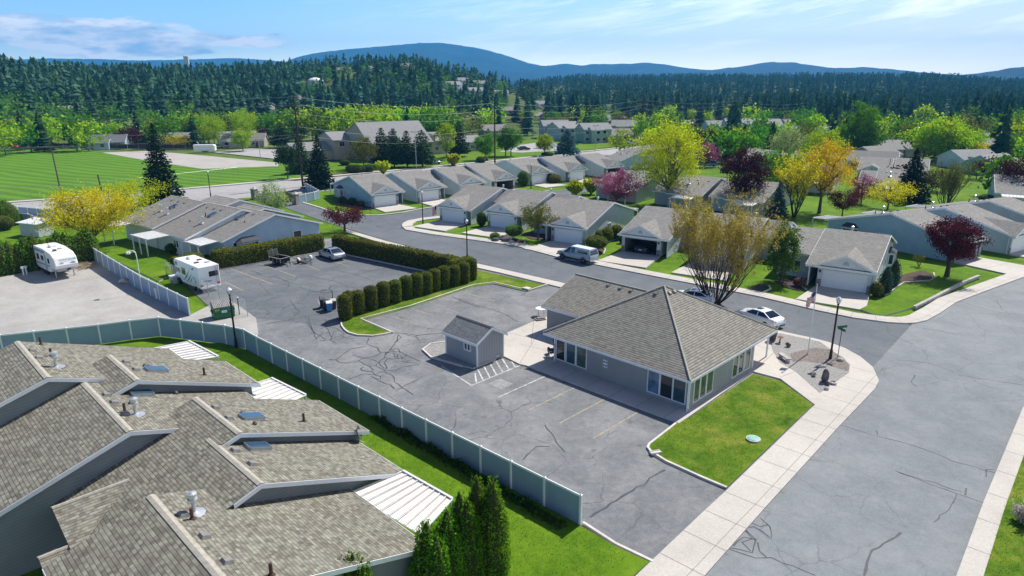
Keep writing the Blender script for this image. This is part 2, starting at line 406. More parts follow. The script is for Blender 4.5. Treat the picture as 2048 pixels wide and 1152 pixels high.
ground_mat('brown_gravel', [(.3, (.10, .085, .075)), (.5, (.21, .18, .16)), (.7, (.42, .38, .35))], .8, 9.0, .85, .9)
shingle('shingle_front', (.080, .069, .055), (.190, .175, .143), (.40, .41, .325), .25, .165, .014)
shingle('shingle_house', (.15, .143, .13), (.24, .23, .212), (.35, .34, .315), .34, .15, .010)
shingle('shingle_club', (.135, .126, .108), (.248, .237, .205), (.345, .33, .283), .30, .20, .032)
shingle('shingle_shed', (.095, .10, .11), (.155, .165, .175), (.22, .23, .24), .3, .15, .014)
shingle('shingle_ash', (.20, .20, .20), (.28, .28, .275), (.36, .36, .35), .4, .2, .012)
simple('ridge_cap', (.36, .335, .28), .9, var=.2, scale=5)
siding('siding_light', (.60, .65, .66)); siding('siding_grey', (.43, .48, .49)); siding('siding_club', (.31, .32, .31), .16)
siding('siding_tan', (.40, .35, .28)); siding('siding_shed', (.34, .36, .37), .3, True); siding('siding_dark', (.20, .23, .24))
siding('siding_blue', (.34, .46, .55)); siding('siding_white', (.72, .76, .78)); siding('siding_green', (.32, .42, .38))
simple('trim', (.74, .76, .77), .5, var=.05); simple('vinyl', (.27, .37, .47), .45, var=.06, scale=1.5)  # vinyl: white fence boards with their blue shade put into the colour
simple('vinyl_top', (.80, .82, .83), .4, var=.03)
simple('door_white', (.76, .79, .80), .5, var=.05); simple('patio_white', (.68, .68, .66), .35, var=.06, scale=1.5)
simple('brick_stone', (.24, .21, .19), .9, var=.5, scale=7, bump=.4)
simple('dark_void', (.02, .022, .025), .8); simple('interior', (.16, .15, .14), .9)
glass('glass'); glass('glass_green', (.05, .085, .06)); glass('glass_dark', (.012, .014, .018)); glass('glass_sky', (.10, .19, .30))
simple('curtain', (.45, .50, .50), .8, var=.2, scale=2)
simple('bark', (.12, .095, .075), .95, var=.4, scale=8, bump=.6); simple('bark_dark', (.065, .05, .042), .95, var=.4, scale=8, bump=.6)
simple('twig', (.26, .19, .075), .9, var=.35, scale=5); simple('pole_wood', (.10, .075, .06), .9, var=.3, scale=3); simple('pole_dark', (.045, .03, .028), .9, var=.3)
simple('black_metal', (.022, .022, .024), .45, .3, var=.2); simple('galv', (.42, .44, .45), .4, .7, var=.15)
simple('silver_pipe', (.62, .63, .64), .3, .6, var=.1); simple('lead', (.10, .10, .105), .6, .2); simple('rust_pipe', (.075, .035, .03), .7)
simple('roof_vent', (.20, .19, .175), .6, var=.2)
simple('car_white', (.80, .81, .82), .18, 0, var=.02, coat=.6); simple('car_silver', (.42, .47, .52), .25, .55, var=.02, coat=.6)
simple('car_truck', (.38, .47, .54), .25, .45, var=.02, coat=.6); simple('car_dark', (.03, .033, .04), .2, .2, coat=.6); simple('car_red', (.35, .02, .03), .25, coat=.5)
simple('car_blue', (.03, .08, .25), .25, coat=.5)
simple('tyre', (.018, .018, .019), .85); simple('rim', (.50, .51, .53), .3, .8); simple('tail_red', (.45, .012, .012), .3); simple('lamp_clear', (.75, .76, .76), .15)
simple('chrome', (.6, .61, .62), .15, .9); simple('plate', (.75, .76, .78), .4)
simple('rv_white', (.80, .80, .79), .35, var=.03, scale=1); simple('rv_grey', (.42, .44, .46), .4); simple('rv_stripe', (.045, .055, .065), .4); simple('rv_teal', (.16, .30, .33), .4); simple('rv_blue', (.05, .09, .22), .4); simple('rv_red', (.45, .08, .08), .4)
simple('bin_green', (.008, .115, .04), .5, var=.25, scale=3); simple('bin_lid', (.14, .12, .125), .55, var=.25); simple('bin_blue', (.08, .28, .62), .4); simple('bin_black', (.02, .02, .022), .5); simple('bin_brown', (.09, .05, .04), .5)
simple('sign_yellow', (.55, .38, .02), .5); simple('sign_blue', (.03, .16, .45), .4); simple('sign_green', (.008, .12, .065), .4); simple('sign_white', (.74, .76, .78), .5)
simple('flag_red', (.42, .015, .03), .7); simple('flag_white', (.75, .74, .73), .7); simple('flag_blue', (.02, .03, .16), .7)
simple('stone_light', (.42, .40, .37), .9, var=.35, scale=3, bump=.5); simple('stone_dark', (.12, .115, .11), .9, var=.4, scale=3, bump=.5)
simple('wood_brown', (.16, .075, .04), .8, var=.35); simple('wood_tan', (.30, .22, .14), .8, var=.3)
simple('lid_green', (.16, .42, .36), .5, var=.15); simple('rubber', (.03, .03, .03), .9)
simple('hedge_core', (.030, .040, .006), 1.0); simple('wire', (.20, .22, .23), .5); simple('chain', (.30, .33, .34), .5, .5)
simple('skin_none', (.3, .3, .3)); simple('solar_glass', (.035, .075, .13), .12, 0, spec=.8)
leaf('leaf_hedge', [(.075, .095, .007), (.18, .205, .012), (.36, .36, .028)], .35, 1.2)
leaf('leaf_column', [(.055, .080, .005), (.14, .175, .010), (.33, .34, .024)], .35, 1.2)
leaf('leaf_arb', [(.050, .125, .006), (.13, .30, .014), (.28, .50, .03)], .5, 1.0)
leaf('leaf_spruce', [(.010, .026, .018), (.022, .050, .030), (.060, .095, .050)], .12, .6)
leaf('leaf_bluespruce', [(.03, .075, .075), (.055, .125, .12), (.11, .20, .18)], .12, .6)
leaf('leaf_pine', [(.012, .036, .016), (.030, .070, .024), (.075, .125, .04)], .15, .6)
leaf('leaf_forest', [(.024, .076, .046), (.050, .125, .070), (.105, .185, .085)], .2, .02)
leaf('leaf_lime', [(.15, .29, .008), (.31, .48, .012), (.50, .62, .03)], .5)
leaf('leaf_green', [(.04, .15, .008), (.09, .27, .012), (.20, .42, .025)], .45)
leaf('leaf_yellowgreen', [(.26, .32, .008), (.48, .55, .016), (.70, .72, .04)], .5)
leaf('leaf_yellow', [(.30, .26, .008), (.58, .50, .014), (.76, .66, .035)], .48)
leaf('leaf_orange', [(.34, .22, .008), (.64, .46, .014), (.80, .62, .04)], .45)
leaf('leaf_ochre', [(.16, .115, .028), (.32, .235, .05), (.50, .38, .10)], .4)
leaf('leaf_maroon', [(.022, .006, .010), (.060, .014, .020), (.15, .028, .030)], .3)
leaf('leaf_red', [(.035, .008, .012), (.095, .018, .026), (.24, .05, .055)], .35)
leaf('leaf_pink', [(.14, .025, .06), (.34, .08, .17), (.58, .22, .34)], .35)
leaf('leaf_pale', [(.14, .20, .05), (.30, .38, .12), (.50, .55, .25)], .4)
leaf('leaf_olive', [(.06, .08, .012), (.15, .17, .03), (.27, .27, .06)], .35)
leaf('leaf_mid', [(.035, .105, .012), (.08, .19, .02), (.17, .30, .035)], .4)
leaf('leaf_wood', [(.03, .10, .03), (.08, .19, .03), (.22, .34, .04)], .35, .02)
leaf('leaf_shrub', [(.02, .055, .008), (.05, .11, .012), (.12, .20, .02)], .3, 1.5)
leaf('grass_blade', [(.045, .12, .006), (.08, .185, .010), (.13, .22, .02)], .3, 1.0)
leaf('flower_white', [(.40, .34, .28), (.6, .52, .45), (.75, .7, .62)], .3)
# ------------------------------------------------------------------ vegetation
def unit(v): return v / np.maximum(np.linalg.norm(v, axis=-1, keepdims=True), 1e-9)
def diamonds(c, d, L, wd, rg, flat=0.0):
    """leaf-like kites: centres C, long axes D, lengths L, widths WD"""
    n = len(c); r = unit(rg.normal(size=(n, 3)))
    if flat: r = unit(r * (1 - flat) + np.array([0, 0, 1.0]) * flat)
    s = unit(np.cross(d, r)); L = np.broadcast_to(L, n)[:, None]; wd = np.broadcast_to(wd, n)[:, None]
    return np.stack([c - d * L / 2, c + s * wd / 2 + d * L * .05, c + d * L / 2, c - s * wd / 2 + d * L * .05], 1).reshape(-1, 3)
def random_leaves(c, size, rg, up=.25):
    d = unit(rg.normal(size=(len(c), 3)) + np.array([0, 0, up])); L = size * rg.uniform(.7, 1.35, len(c))
    return diamonds(c, d, L, L * .8, rg)

def conifer_parts(h, r, seed, nb=220, spray=.55, base=.06, droop=.25, power=.9, tips=0.0):
    rg = np.random.default_rng(seed); C, D, L = [], [], []
    tr = MB(); tr.tube([(0, 0, 0), (0, 0, h * .5), (0, 0, h * .97)], [h * .018 + .05, h * .011 + .03, .02], 7)
    for i in range(nb):
        u = base + (1 - base) * (i / nb) ** 1.15; az = i * 2.39996 + rg.uniform(-.3, .3)
        ln = r * ((1 - u) / (1 - base)) ** power * rg.uniform(.72, 1.12) + .12
        k = max(3, int(ln / spray * 4.2)); f = np.sort(rg.uniform(.18, 1.0, k)); f[-1] = 1
        out = np.array([math.cos(az), math.sin(az)])
        z = u * h - droop * ln * f + .12 * ln * f * f + rg.normal(0, .06, k)
        side = rg.normal(0, .16, k) * ln * f
        p = np.stack([out[0] * ln * f - out[1] * side, out[1] * ln * f + out[0] * side, z], 1)
        d = np.tile(np.array([out[0], out[1], -droop * .6]), (k, 1)) + rg.normal(0, .38, (k, 3))
        C.append(p); D.append(unit(d)); L.append(spray * rg.uniform(.7, 1.3, k) * (.55 + .45 * (1 - u)))
        if i % 3 == 0: tr.tube([(0, 0, u * h), (out[0] * ln * .75, out[1] * ln * .75, u * h - droop * ln * .7)], [.05, .012], 4, cap=False)
    C = np.vstack(C); D = np.vstack(D); L = np.concatenate(L)
    return tr, diamonds(C, D, L, L * .55, rg, .45)

def conifer(name, label, loc, h, r, seed, mat, cat='conifer', group=None, **kw):
    t = thing(name, label, cat, loc, 0, group); tr, lv = conifer_parts(h, r, seed, **kw)
    tr.build('trunk', 'bark_dark', t); fast_mesh('crown', lv, 4, mat, t); return t

def broadleaf_parts(h, cr, cz, seed, nclump=60, per=45, size=.3, limbs=9, trunk_r=.16, spread=.17, squash=1.0, lean=(0, 0), fork=None, vase=0.0, lump=.25):
    rg = np.random.default_rng(seed); fork = cz * .9 if fork is None else fork
    ph = rg.uniform(0, 6.28, 4)
    u = rg.uniform(-1, 1, nclump * 3); az = rg.uniform(0, 2 * math.pi, nclump * 3); rr = rg.uniform(.12, 1, nclump * 3) ** .42
    k = 1 + lump * np.sin(3 * az + ph[0] + 2 * u) * .6 + lump * np.sin(2 * az - 4 * u + ph[1]) * .5
    s = np.sqrt(1 - u * u) * rr * k
    zz = u * rr
    if vase: s = s * (1 - vase + vase * (zz + 1) / 2 * 1.6)
    per = int(per * 1.55); size = size * .84
    c = np.stack([s * np.cos(az) * cr, s * np.sin(az) * cr * squash, (cz + h) / 2 + zz * (h - cz) / 2 * (1 + .12 * np.sin(5 * az + ph[2]))], 1)[:nclump]
    c[:, 0] += lean[0] * c[:, 2] / h; c[:, 1] += lean[1] * c[:, 2] / h
    tr = MB(); f0 = Vector((lean[0] * fork / h * .6, lean[1] * fork / h * .6, fork))
    tr.tube([(0, 0, 0), (f0.x * .4, f0.y * .4, fork * .5), f0], [trunk_r * 1.35, trunk_r, trunk_r * .85], 8)
    order = np.argsort(-np.abs(rg.normal(size=nclump)))
    prim = [Vector(c[i]) for i in order[:limbs]]
    mids = []
    for q in prim:
        m = f0.lerp(q, .5) + Vector((0, 0, (q.z - f0.z) * .08)); mids.append(m)
        tr.tube([f0, m, q], [trunk_r * .62, trunk_r * .34, trunk_r * .1], 5, cap=False)
    for i in order[limbs:limbs * 4]:
        q = Vector(c[i]); m = min(mids, key=lambda p: (p - q).length)
        tr.tube([m, m.lerp(q, .6) + Vector((0, 0, .08 * (q - m).length)), q], [trunk_r * .26, trunk_r * .15, .015], 4, cap=False)
    sg = spread * cr * rg.uniform(.7, 1.3, nclump)
    p = np.repeat(c, per, 0) + rg.normal(size=(nclump * per, 3)) * np.repeat(sg, per)[:, None] * np.array([1, 1, .8])
    p = p[p[:, 2] > min(cz * .55, 1e9)]
    return tr, random_leaves(p, size, rg)
def broadleaf(name, label, loc, h, cr, cz, seed, mat, cat='tree', group=None, bark='bark', **kw):
    t = thing(name, label, cat, loc, 0, group); tr, lv = broadleaf_parts(h, cr, cz, seed, **kw)
    tr.build('trunk', bark, t); fast_mesh('crown', lv, 4, mat, t); return t

def stem_tree(name, label, loc, h, cr, seed, mat, stems=9, depth=4, size=.25, per=7, bark='bark_dark', cat='tree', start=.1, base_r=.13, wide=.5, kids=3, droop=0.0, first=None):
    """budding tree: many rising stems that fork into fine twigs with small young leaves along them"""
    rg = random.Random(seed); ng = np.random.default_rng(seed); t = thing(name, label, cat, loc)
    tr = MB(); C = []
    def grow(p, d, ln, r, lev):
        n = 3; pts = [p]; q = p; dd = d.copy()
        for i in range(n):
            dd = (dd + Vector((rg.gauss(0, .10), rg.gauss(0, .10), .10 - droop * lev * .06))).normalized(); q = q + dd * (ln / n); pts.append(q)
        tr.tube(pts, [r, r * .86, r * .74, r * .6], 5 if lev < 2 else 3, 0 if lev < 2 else 1, cap=False)
        if lev >= depth - (3 if depth > 5 else 2):
            m = per if lev == depth - 1 else max(1, per // 2)
            for _ in range(m):
                f = rg.uniform(.15, 1.05); i = min(int(f * n), n - 1); a = pts[i].lerp(pts[i + 1], f * n - i)
                C.append((a.x + rg.gauss(0, .09), a.y + rg.gauss(0, .09), a.z + rg.gauss(0, .09)))
        if lev < depth - 1:
            for k in range(kids if lev else kids + 1):
                a = pts[rg.choice((1, 2, 3, 3))]
                s = wide * rg.uniform(.5, 1.1)
                nd = (dd + Vector((rg.gauss(0, s), rg.gauss(0, s), rg.uniform(-.05, .35)))).normalized()
                grow(a, nd, ln * rg.uniform(.62, .86), r * .52, lev + 1)
    for i in range(stems):
        az = 2 * math.pi * (i + rg.uniform(-.3, .3)) / stems; tilt = rg.uniform(.15, 1.0) * cr / h * 1.25
        grow(Vector((math.cos(az) * start, math.sin(az) * start, 0)), Vector((math.cos(az) * tilt, math.sin(az) * tilt, 1)).normalized(), h * rg.uniform(.34, .42) * (first / .38 if first else 1), base_r * rg.uniform(.7, 1.1), 0)
    tr.build('trunk', [bark, 'twig' if mat == 'leaf_ochre' else bark], t); fast_mesh('crown', random_leaves(np.array(C), size, ng), 4, mat, t)
    return t

def surface_leaves(mb, dens, size, seed, out=.05, jitter=.06):
    """leaf kites strewn over the faces of a closed core"""
    rg = np.random.default_rng(seed); V = np.array(mb.v); C, N = [], []
    for f in mb.f:
        for k in range(1, len(f) - 1):
            a, b, c = V[f[0]], V[f[k]], V[f[k + 1]]; nn = np.cross(b - a, c - a); ar = np.linalg.norm(nn) / 2
            if ar < 1e-6: continue
            nn = nn / (2 * ar); m = rg.poisson(ar * dens)
            u, v = rg.random(m), rg.random(m); sw = u + v > 1; u[sw], v[sw] = 1 - u[sw], 1 - v[sw]
            C.append(a + u[:, None] * (b - a) + v[:, None] * (c - a)); N.append(np.tile(nn, (m, 1)))
    C = np.vstack(C); N = np.vstack(N)
    lump = (np.sin(C[:, 0] * 3.1 + C[:, 2] * 2.3) + np.sin(C[:, 1] * 3.7 - C[:, 2] * 2.9) + np.sin(C[:, 0] * 7.3 + C[:, 1] * 6.1)) * .33
    C = C + N * (out + lump * jitter + rg.uniform(-.5, 1.0, len(C)) * jitter)[:, None]
    d = unit(N * .45 + rg.normal(size=C.shape) * .55 + np.array([0, 0, .45])); L = size * rg.uniform(.7, 1.4, len(C))
    return diamonds(C, d, L, L * .62, rg)

def column_profile(mb, h, r, n=12, top=.09, seed=0, loc=(0, 0, 0), belly=.35):
    prof = []
    for i in range(11):
        u = i / 10
        if u < 1 - top: k = .80 + .20 * math.sin(min(1, u / max(belly, .01)) * math.pi / 2) - .06 * max(0, u - belly)
        else:
            w = (u - (1 - top)) / top; k = (.96) * math.sqrt(max(0, 1 - w * w))
        prof.append((max(r * k, .012), h * u))
    prof.append((.0, h * 1.002))
    mb.lathe(prof, loc, n)
def arb_profile(mb, h, r, n=10, loc=(0, 0, 0)):
    mb.lathe([(r * k, h * u) for u, k in ((0, .72), (.08, .9), (.25, 1), (.45, .96), (.62, .82), (.76, .6), (.88, .34), (.96, .13), (1.0, 0))], loc, n)
def arborvitae(name, label, loc, h, r, seed, dens=60, size=.16, mat='leaf_arb', cat='shrub', group=None, tops=1, profile='arb', bark=True):
    t = thing(name, label, cat, loc, 0, group); rn = random.Random(seed)
    core = MB()
    for k in range(tops):
        o = (0, 0, 0) if k == 0 else (rn.uniform(-.5, .5) * r, rn.uniform(-.5, .5) * r, 0)
        hk = h if k == 0 else h * rn.uniform(.72, .9)
        (arb_profile if profile == 'arb' else column_profile)(core, hk, r * (1 if k == 0 else .75), loc=o)
    lv = surface_leaves(core, dens, size, seed, jitter=.15 if profile == 'arb' else .035)
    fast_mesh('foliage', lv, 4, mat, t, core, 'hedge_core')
    if bark: tr = MB(); tr.tube([(0, 0, -.02), (0, 0, h * .5)], [.07, .03], 6); tr.build('trunk', 'bark', t)
    return t
def ball_shrub(name, label, loc, r, h, seed, mat='leaf_shrub', dens=90, size=.14, group=None, cat='shrub', stem=0.0):
    t = thing(name, label, cat, loc, 0, group); core = MB()
    core.lathe([(0.02, stem)] + [(r * math.sin(a), stem + h / 2 - h / 2 * math.cos(a)) for a in [i * math.pi / 8 for i in range(1, 8)]] + [(0.0, stem + h)], (0, 0, 0), 10)
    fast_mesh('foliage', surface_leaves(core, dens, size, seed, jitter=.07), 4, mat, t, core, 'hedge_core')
    tr = MB(); tr.tube([(0, 0, 0), (0, 0, stem + h * .4)], [.06, .03], 5); tr.build('stem', 'bark', t)
    return t
def hedge_run(name, label, pts, wd, h, seed, dens=40, size=.2, mat='leaf_hedge', group=None, taper=.12):
    """clipped hedge along a polyline (world points); rounded shoulders"""
    core = MB(); pts = [Vector(p) for p in pts]; n = len(pts); secs = []
    # refine
    fine = []
    for a, b in zip(pts, pts[1:]):
        k = max(1, int((b - a).length / 1.2)); fine += [a.lerp(b, i / k) for i in range(k)]
    fine.append(pts[-1]); rn = random.Random(seed)
    for i, p in enumerate(fine):
        d = (fine[min(i + 1, len(fine) - 1)] - fine[max(i - 1, 0)]).normalized(); s = Vector((-d.y, d.x, 0))
        hh = h * (1 + rn.uniform(-.025, .025)); w2 = wd / 2 * (1 + rn.uniform(-.06, .06))
        secs.append([p + s * x * w2 + Vector((0, 0, z * hh)) for x, z in ((-.92, 0), (-1.0, .45), (-.96, .85), (-.72, .98), (0, 1.0), (.72, .98), (.96, .85), (1.0, .45), (.92, 0))])
    m = 9; o = fine[0].copy(); o.z = 0
    vs = [q - o for sct in secs for q in sct]
    fs = [(i * m + k, i * m + k + 1, (i + 1) * m + k + 1, (i + 1) * m + k) for i in range(len(secs) - 1) for k in range(m - 1)]
    fs = [f[::-1] for f in fs] + [tuple(range(m)), tuple((len(secs) - 1) * m + k for k in range(m))[::-1]]
    core.mesh(vs, fs)
    # normals outwards
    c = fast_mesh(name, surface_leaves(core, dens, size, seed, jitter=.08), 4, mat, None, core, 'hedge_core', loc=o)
    return tag(c, label, 'hedge', group)

# low detail trees for the middle and far distance: triangle soups, one mesh per variety
def far_conifer_soup(seed, h=1.0, r=.2, layers=11, per=9):
    rg = np.random.default_rng(seed); T = []
    for i in range(layers):
        u = .08 + .9 * i / layers; rad = r * (1 - u) ** .85 * rg.uniform(.85, 1.15) + .012
        for k in range(max(4, int(per * (1 - .5 * u)))):
            az = rg.uniform(0, 2 * math.pi); l = rad * rg.uniform(.75, 1.2); w = .5 * l + .018
            o = np.array([math.cos(az), math.sin(az), 0]); s = np.array([-o[1], o[0], 0])
            top = np.array([0, 0, u * h + .085 * h]) + o * l * .1; tip = o * l + np.array([0, 0, (u - .03) * h + rg.normal(0, .008)])
            T.append([top, tip - s * w + np.array([0, 0, rg.normal(0, .012)]), tip + s * w])
    T = np.array(T); z = np.array([[[.012, 0, 0], [-.012, 0.0, 0], [0, 0, .95]], [[0, .012, 0], [0, -.012, 0], [0, 0, .95]]])
    return np.vstack([T, z])
def far_broad_soup(seed, h=1.0, r=.42, cz=.22, n=200, size=.10, vase=0):
    rg = np.random.default_rng(seed); k = 22
    u = rg.uniform(-1, 1, k); az = rg.uniform(0, 2 * math.pi, k); rr = rg.uniform(.2, 1, k) ** .45
    c = np.stack([np.sqrt(1 - u * u) * rr * np.cos(az) * r, np.sqrt(1 - u * u) * rr * np.sin(az) * r, (cz + h) / 2 + u * rr * (h - cz) / 2], 1)
    p = np.repeat(c, n // k + 1, 0); p = p + rg.normal(size=p.shape) * r * .2
    q = random_leaves(p, size, rg).reshape(-1, 4, 3)
    T = np.concatenate([q[:, [0, 1, 2]], q[:, [0, 2, 3]]])
    tr = MB(); tr.tube([(0, 0, 0), (0, 0, cz * 1.6)], [.028, .016], 4, cap=False)
    for i in range(4): tr.tube([(0, 0, cz * 1.2), tuple(c[i])], [.014, .005], 3, cap=False)
    return q, tr
# ------------------------------------------------------------------ terrain
def lerp_tab(x, tab):
    if x <= tab[0][0]: return tab[0][1]
    for (a, u), (b, v) in zip(tab, tab[1:]):
        if x <= b: return u + (v - u) * (x - a) / (b - a)
    return tab[-1][1]
def sstep(x): x = max(0.0, min(1.0, x)); return x * x * (3 - 2 * x)
def px_of(x, y): return 1024 + F_PX * x / max(y * CP, 1.0)       # column in which a far thing stands
LEFT_RIDGE = [(-400, 26), (0, 25), (60, 23.5), (200, 22.5), (400, 24), (560, 29), (640, 31), (700, 35), (830, 35), (870, 29), (930, 24), (1000, 19), (1060, 11), (1130, 0), (1500, 0)]
LEFT_NEAR = [(-400, 300), (300, 330), (600, 360), (900, 390), (1100, 430)]
LEFT_FAR = [(-400, 560), (300, 640), (600, 690), (760, 650), (900, 620), (1100, 620)]
def terrain(x, y):
    r = math.hypot(x, y)
    if y < 120: return 0.0
    p = px_of(x, y)
    h = lerp_tab(p, LEFT_RIDGE); n0 = lerp_tab(p, LEFT_NEAR); f0 = lerp_tab(p, LEFT_FAR)
    z = h * sstep((r - n0) / (f0 - n0)) * (1 - .45 * sstep((r - f0 - 80) / 700))
    z += sstep((p - 960) / 200) * (1 - .35 * sstep((p - 1800) / 250)) * 36 * sstep((r - 540) / 1100)
    if z > .5: z += 1.3 * math.sin(x * .021 + y * .013) * math.sin(y * .017 - x * .009) * min(1, z / 10)
    return z
def hgrid(name, az0, az1, na, rs, zf, mat):
    mb = MB(); vs = []
    for r in rs:
        for i in range(na + 1):
            a = az0 + (az1 - az0) * i / na; x, y = r * math.sin(a), r * math.cos(a); vs.append((x, y, zf(x, y, r, a)))
    n = na + 1
    mb.mesh(vs, [(i * n + k, i * n + k + 1, (i + 1) * n + k + 1, (i + 1) * n + k) for i in range(len(rs) - 1) for k in range(na)])
    mb.f = [f[::-1] if False else f for f in mb.f]
    return struct(mb.build(name, mat, smooth=True))
rs = [295 + 12 * i for i in range(30)] + [655 + 30 * i for i in range(45)] + [2010 + 150 * i for i in range(12)]
hgrid('hills', R(-52), R(52), 150, rs, lambda x, y, r, a: terrain(x, y) - .12 - .3 * (1 - sstep((r - 300) / 60)), 'hill_ground')
# far mountains: sky line read off as (column, height of the crest line), built at their own distances with spurs and gullies
from mathutils import noise as mn
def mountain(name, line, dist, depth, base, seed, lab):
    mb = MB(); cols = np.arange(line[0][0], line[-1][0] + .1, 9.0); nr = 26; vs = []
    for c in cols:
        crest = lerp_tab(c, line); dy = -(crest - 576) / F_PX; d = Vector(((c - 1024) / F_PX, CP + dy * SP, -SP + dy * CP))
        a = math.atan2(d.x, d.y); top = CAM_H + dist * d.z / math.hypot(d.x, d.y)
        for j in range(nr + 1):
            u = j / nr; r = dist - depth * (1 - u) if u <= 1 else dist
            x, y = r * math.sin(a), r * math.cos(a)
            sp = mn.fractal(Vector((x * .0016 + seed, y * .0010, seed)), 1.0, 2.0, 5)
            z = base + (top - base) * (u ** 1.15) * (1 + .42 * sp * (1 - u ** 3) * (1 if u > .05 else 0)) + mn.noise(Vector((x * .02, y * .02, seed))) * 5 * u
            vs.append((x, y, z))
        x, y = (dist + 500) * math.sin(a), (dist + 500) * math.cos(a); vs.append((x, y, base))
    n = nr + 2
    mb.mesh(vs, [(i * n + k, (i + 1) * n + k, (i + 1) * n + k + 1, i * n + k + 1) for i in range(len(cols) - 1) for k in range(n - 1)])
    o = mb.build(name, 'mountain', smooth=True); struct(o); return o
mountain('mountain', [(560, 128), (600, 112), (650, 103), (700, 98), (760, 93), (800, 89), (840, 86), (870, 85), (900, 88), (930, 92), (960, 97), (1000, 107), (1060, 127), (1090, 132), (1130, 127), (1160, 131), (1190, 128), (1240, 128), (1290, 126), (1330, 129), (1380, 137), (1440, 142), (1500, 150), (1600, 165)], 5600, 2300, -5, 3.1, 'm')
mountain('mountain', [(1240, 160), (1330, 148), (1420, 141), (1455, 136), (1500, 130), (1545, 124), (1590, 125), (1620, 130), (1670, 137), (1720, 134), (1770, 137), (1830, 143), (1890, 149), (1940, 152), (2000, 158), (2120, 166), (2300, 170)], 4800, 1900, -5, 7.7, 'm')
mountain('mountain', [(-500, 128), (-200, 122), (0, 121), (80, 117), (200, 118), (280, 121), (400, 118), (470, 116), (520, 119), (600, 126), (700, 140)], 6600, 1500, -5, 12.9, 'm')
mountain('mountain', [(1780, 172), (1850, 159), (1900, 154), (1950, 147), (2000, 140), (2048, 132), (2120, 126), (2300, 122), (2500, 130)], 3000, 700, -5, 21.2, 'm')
for o in list(COL.objects):
    if o.name.startswith('mountain'): o['kind'] = 'structure'

# ------------------------------------------------------------------ ground sheets
def sheet(name, poly, z, mat, world=False, kind='structure'):
    mb = MB(); P = [Vector(p) if world else G(*p) for p in poly]
    c = sum((Vector((p[0], p[1], 0)) for p in P), Vector()) / len(P); c.z = z
    mb.face([(p[0], p[1], z) for p in P])
    if mb_area(P) < 0: mb.f[0] = mb.f[0][::-1]
    o = mb.build(name, mat, origin=c); o['kind'] = kind; return o
def mb_area(P): return sum(P[i][0] * P[(i + 1) % len(P)][1] - P[(i + 1) % len(P)][0] * P[i][1] for i in range(len(P)))
def slab(name, poly, z, mat, world=False, side='concrete_edge'):
    mb = MB(); P = [Vector(p) if world else G(*p, z) for p in poly]
    mb.prism([(p[0], p[1]) for p in P], -.05, z, 0, side_mi=1)
    c = sum((Vector((p[0], p[1], 0)) for p in P), Vector()) / len(P)
    o = mb.build(name, [mat, side], origin=c); o['kind'] = 'structure'; return o
def offset(P, d):
    out = []
    for i, p in enumerate(P):
        t = (P[min(i + 1, len(P) - 1)] - P[max(i - 1, 0)]); t.z = 0; t.normalize(); out.append(p + Vector((-t.y, t.x, 0)) * d)
    return out
def strip(name, pts, d, z, mat, world=False):
    P = [Vector(p) if world else G(*p) for p in pts]
    return slab(name, P + offset(P, d)[::-1], z, mat, True)
def kerb(mbs, pts, z, w=.15):
    P = [G(*p) if len(p) == 2 else Vector(p) for p in pts]; Q = offset(P, w)
    for a, b, c, d in zip(P, P[1:], Q[1:], Q): mbs.prism([a.xy, b.xy, c.xy, d.xy], -.02, z)

gm = MB(); gm.face([(-7000, -300, -.25), (7000, -300, -.25), (7000, 7000, -.25), (-7000, 7000, -.25)])
struct(gm.build('ground', 'town_ground'))
sheet('lawn', [(-150, 62), (60, 40), (150, 60), (190, 200), (60, 190), (-40, 185), (-95, 128), (-165, 118)], -.06, 'lawn', True)
sheet('field', [(-420, 302), (165, 298), (205, 303), (300, 301), (560, 325), (600, 338), (603, 357), (376, 377), (113, 398), (27, 404), (-420, 440)], -.04, 'field_grass')
sheet('ball_diamond', [(205, 305), (300, 301.5), (430, 313), (560, 325.5), (556, 332), (490, 334.5), (405, 337.5), (300, 322)], -.02, 'dirt')
sheet('lawn', [(603, 357), (640, 325), (900, 298), (1000, 285), (1280, 268), (1300, 284), (1129, 306), (992, 321), (670, 351)], -.05, 'lawn')
sheet('road', [(-420, 446), (27, 405.5), (113, 399.5), (376, 378.5), (602, 358.5), (670, 353), (992, 323), (1129, 308), (1265, 294), (1330, 284), (1380, 276), (1400, 284), (1330, 300), (1000, 345), (590, 388), (510, 394), (380, 405), (20, 447), (-420, 500)], -.01, 'asphalt_old')
strip('kerb', [(-420, 445), (27, 405), (113, 399), (376, 378), (602, 358), (670, 352.5), (992, 322.5), (1129, 307.5), (1265, 293.5)], 1.6, .12, 'concrete')
sheet('parking_area', [(424, 304), (500, 297), (560, 299), (600, 306), (580, 322), (564, 319)], -.02, 'asphalt_old')
sheet('parking_area', [(999, 303), (1038, 290), (1075, 285), (1120, 288), (1130, 296), (1114, 301), (1044, 305)], -.02, 'asphalt_old')
sheet('road', [(1180, 262), (1240, 268), (1330, 284), (1400, 280), (1340, 268), (1250, 256), (1200, 250), (1340, 246), (1470, 249), (1470, 242), (1300, 240), (1170, 250)], -.02, 'asphalt_old')
sheet('road', [(1640, 266), (1700, 268), (1800, 262), (1800, 257), (1640, 260)], -.02, 'asphalt_old')

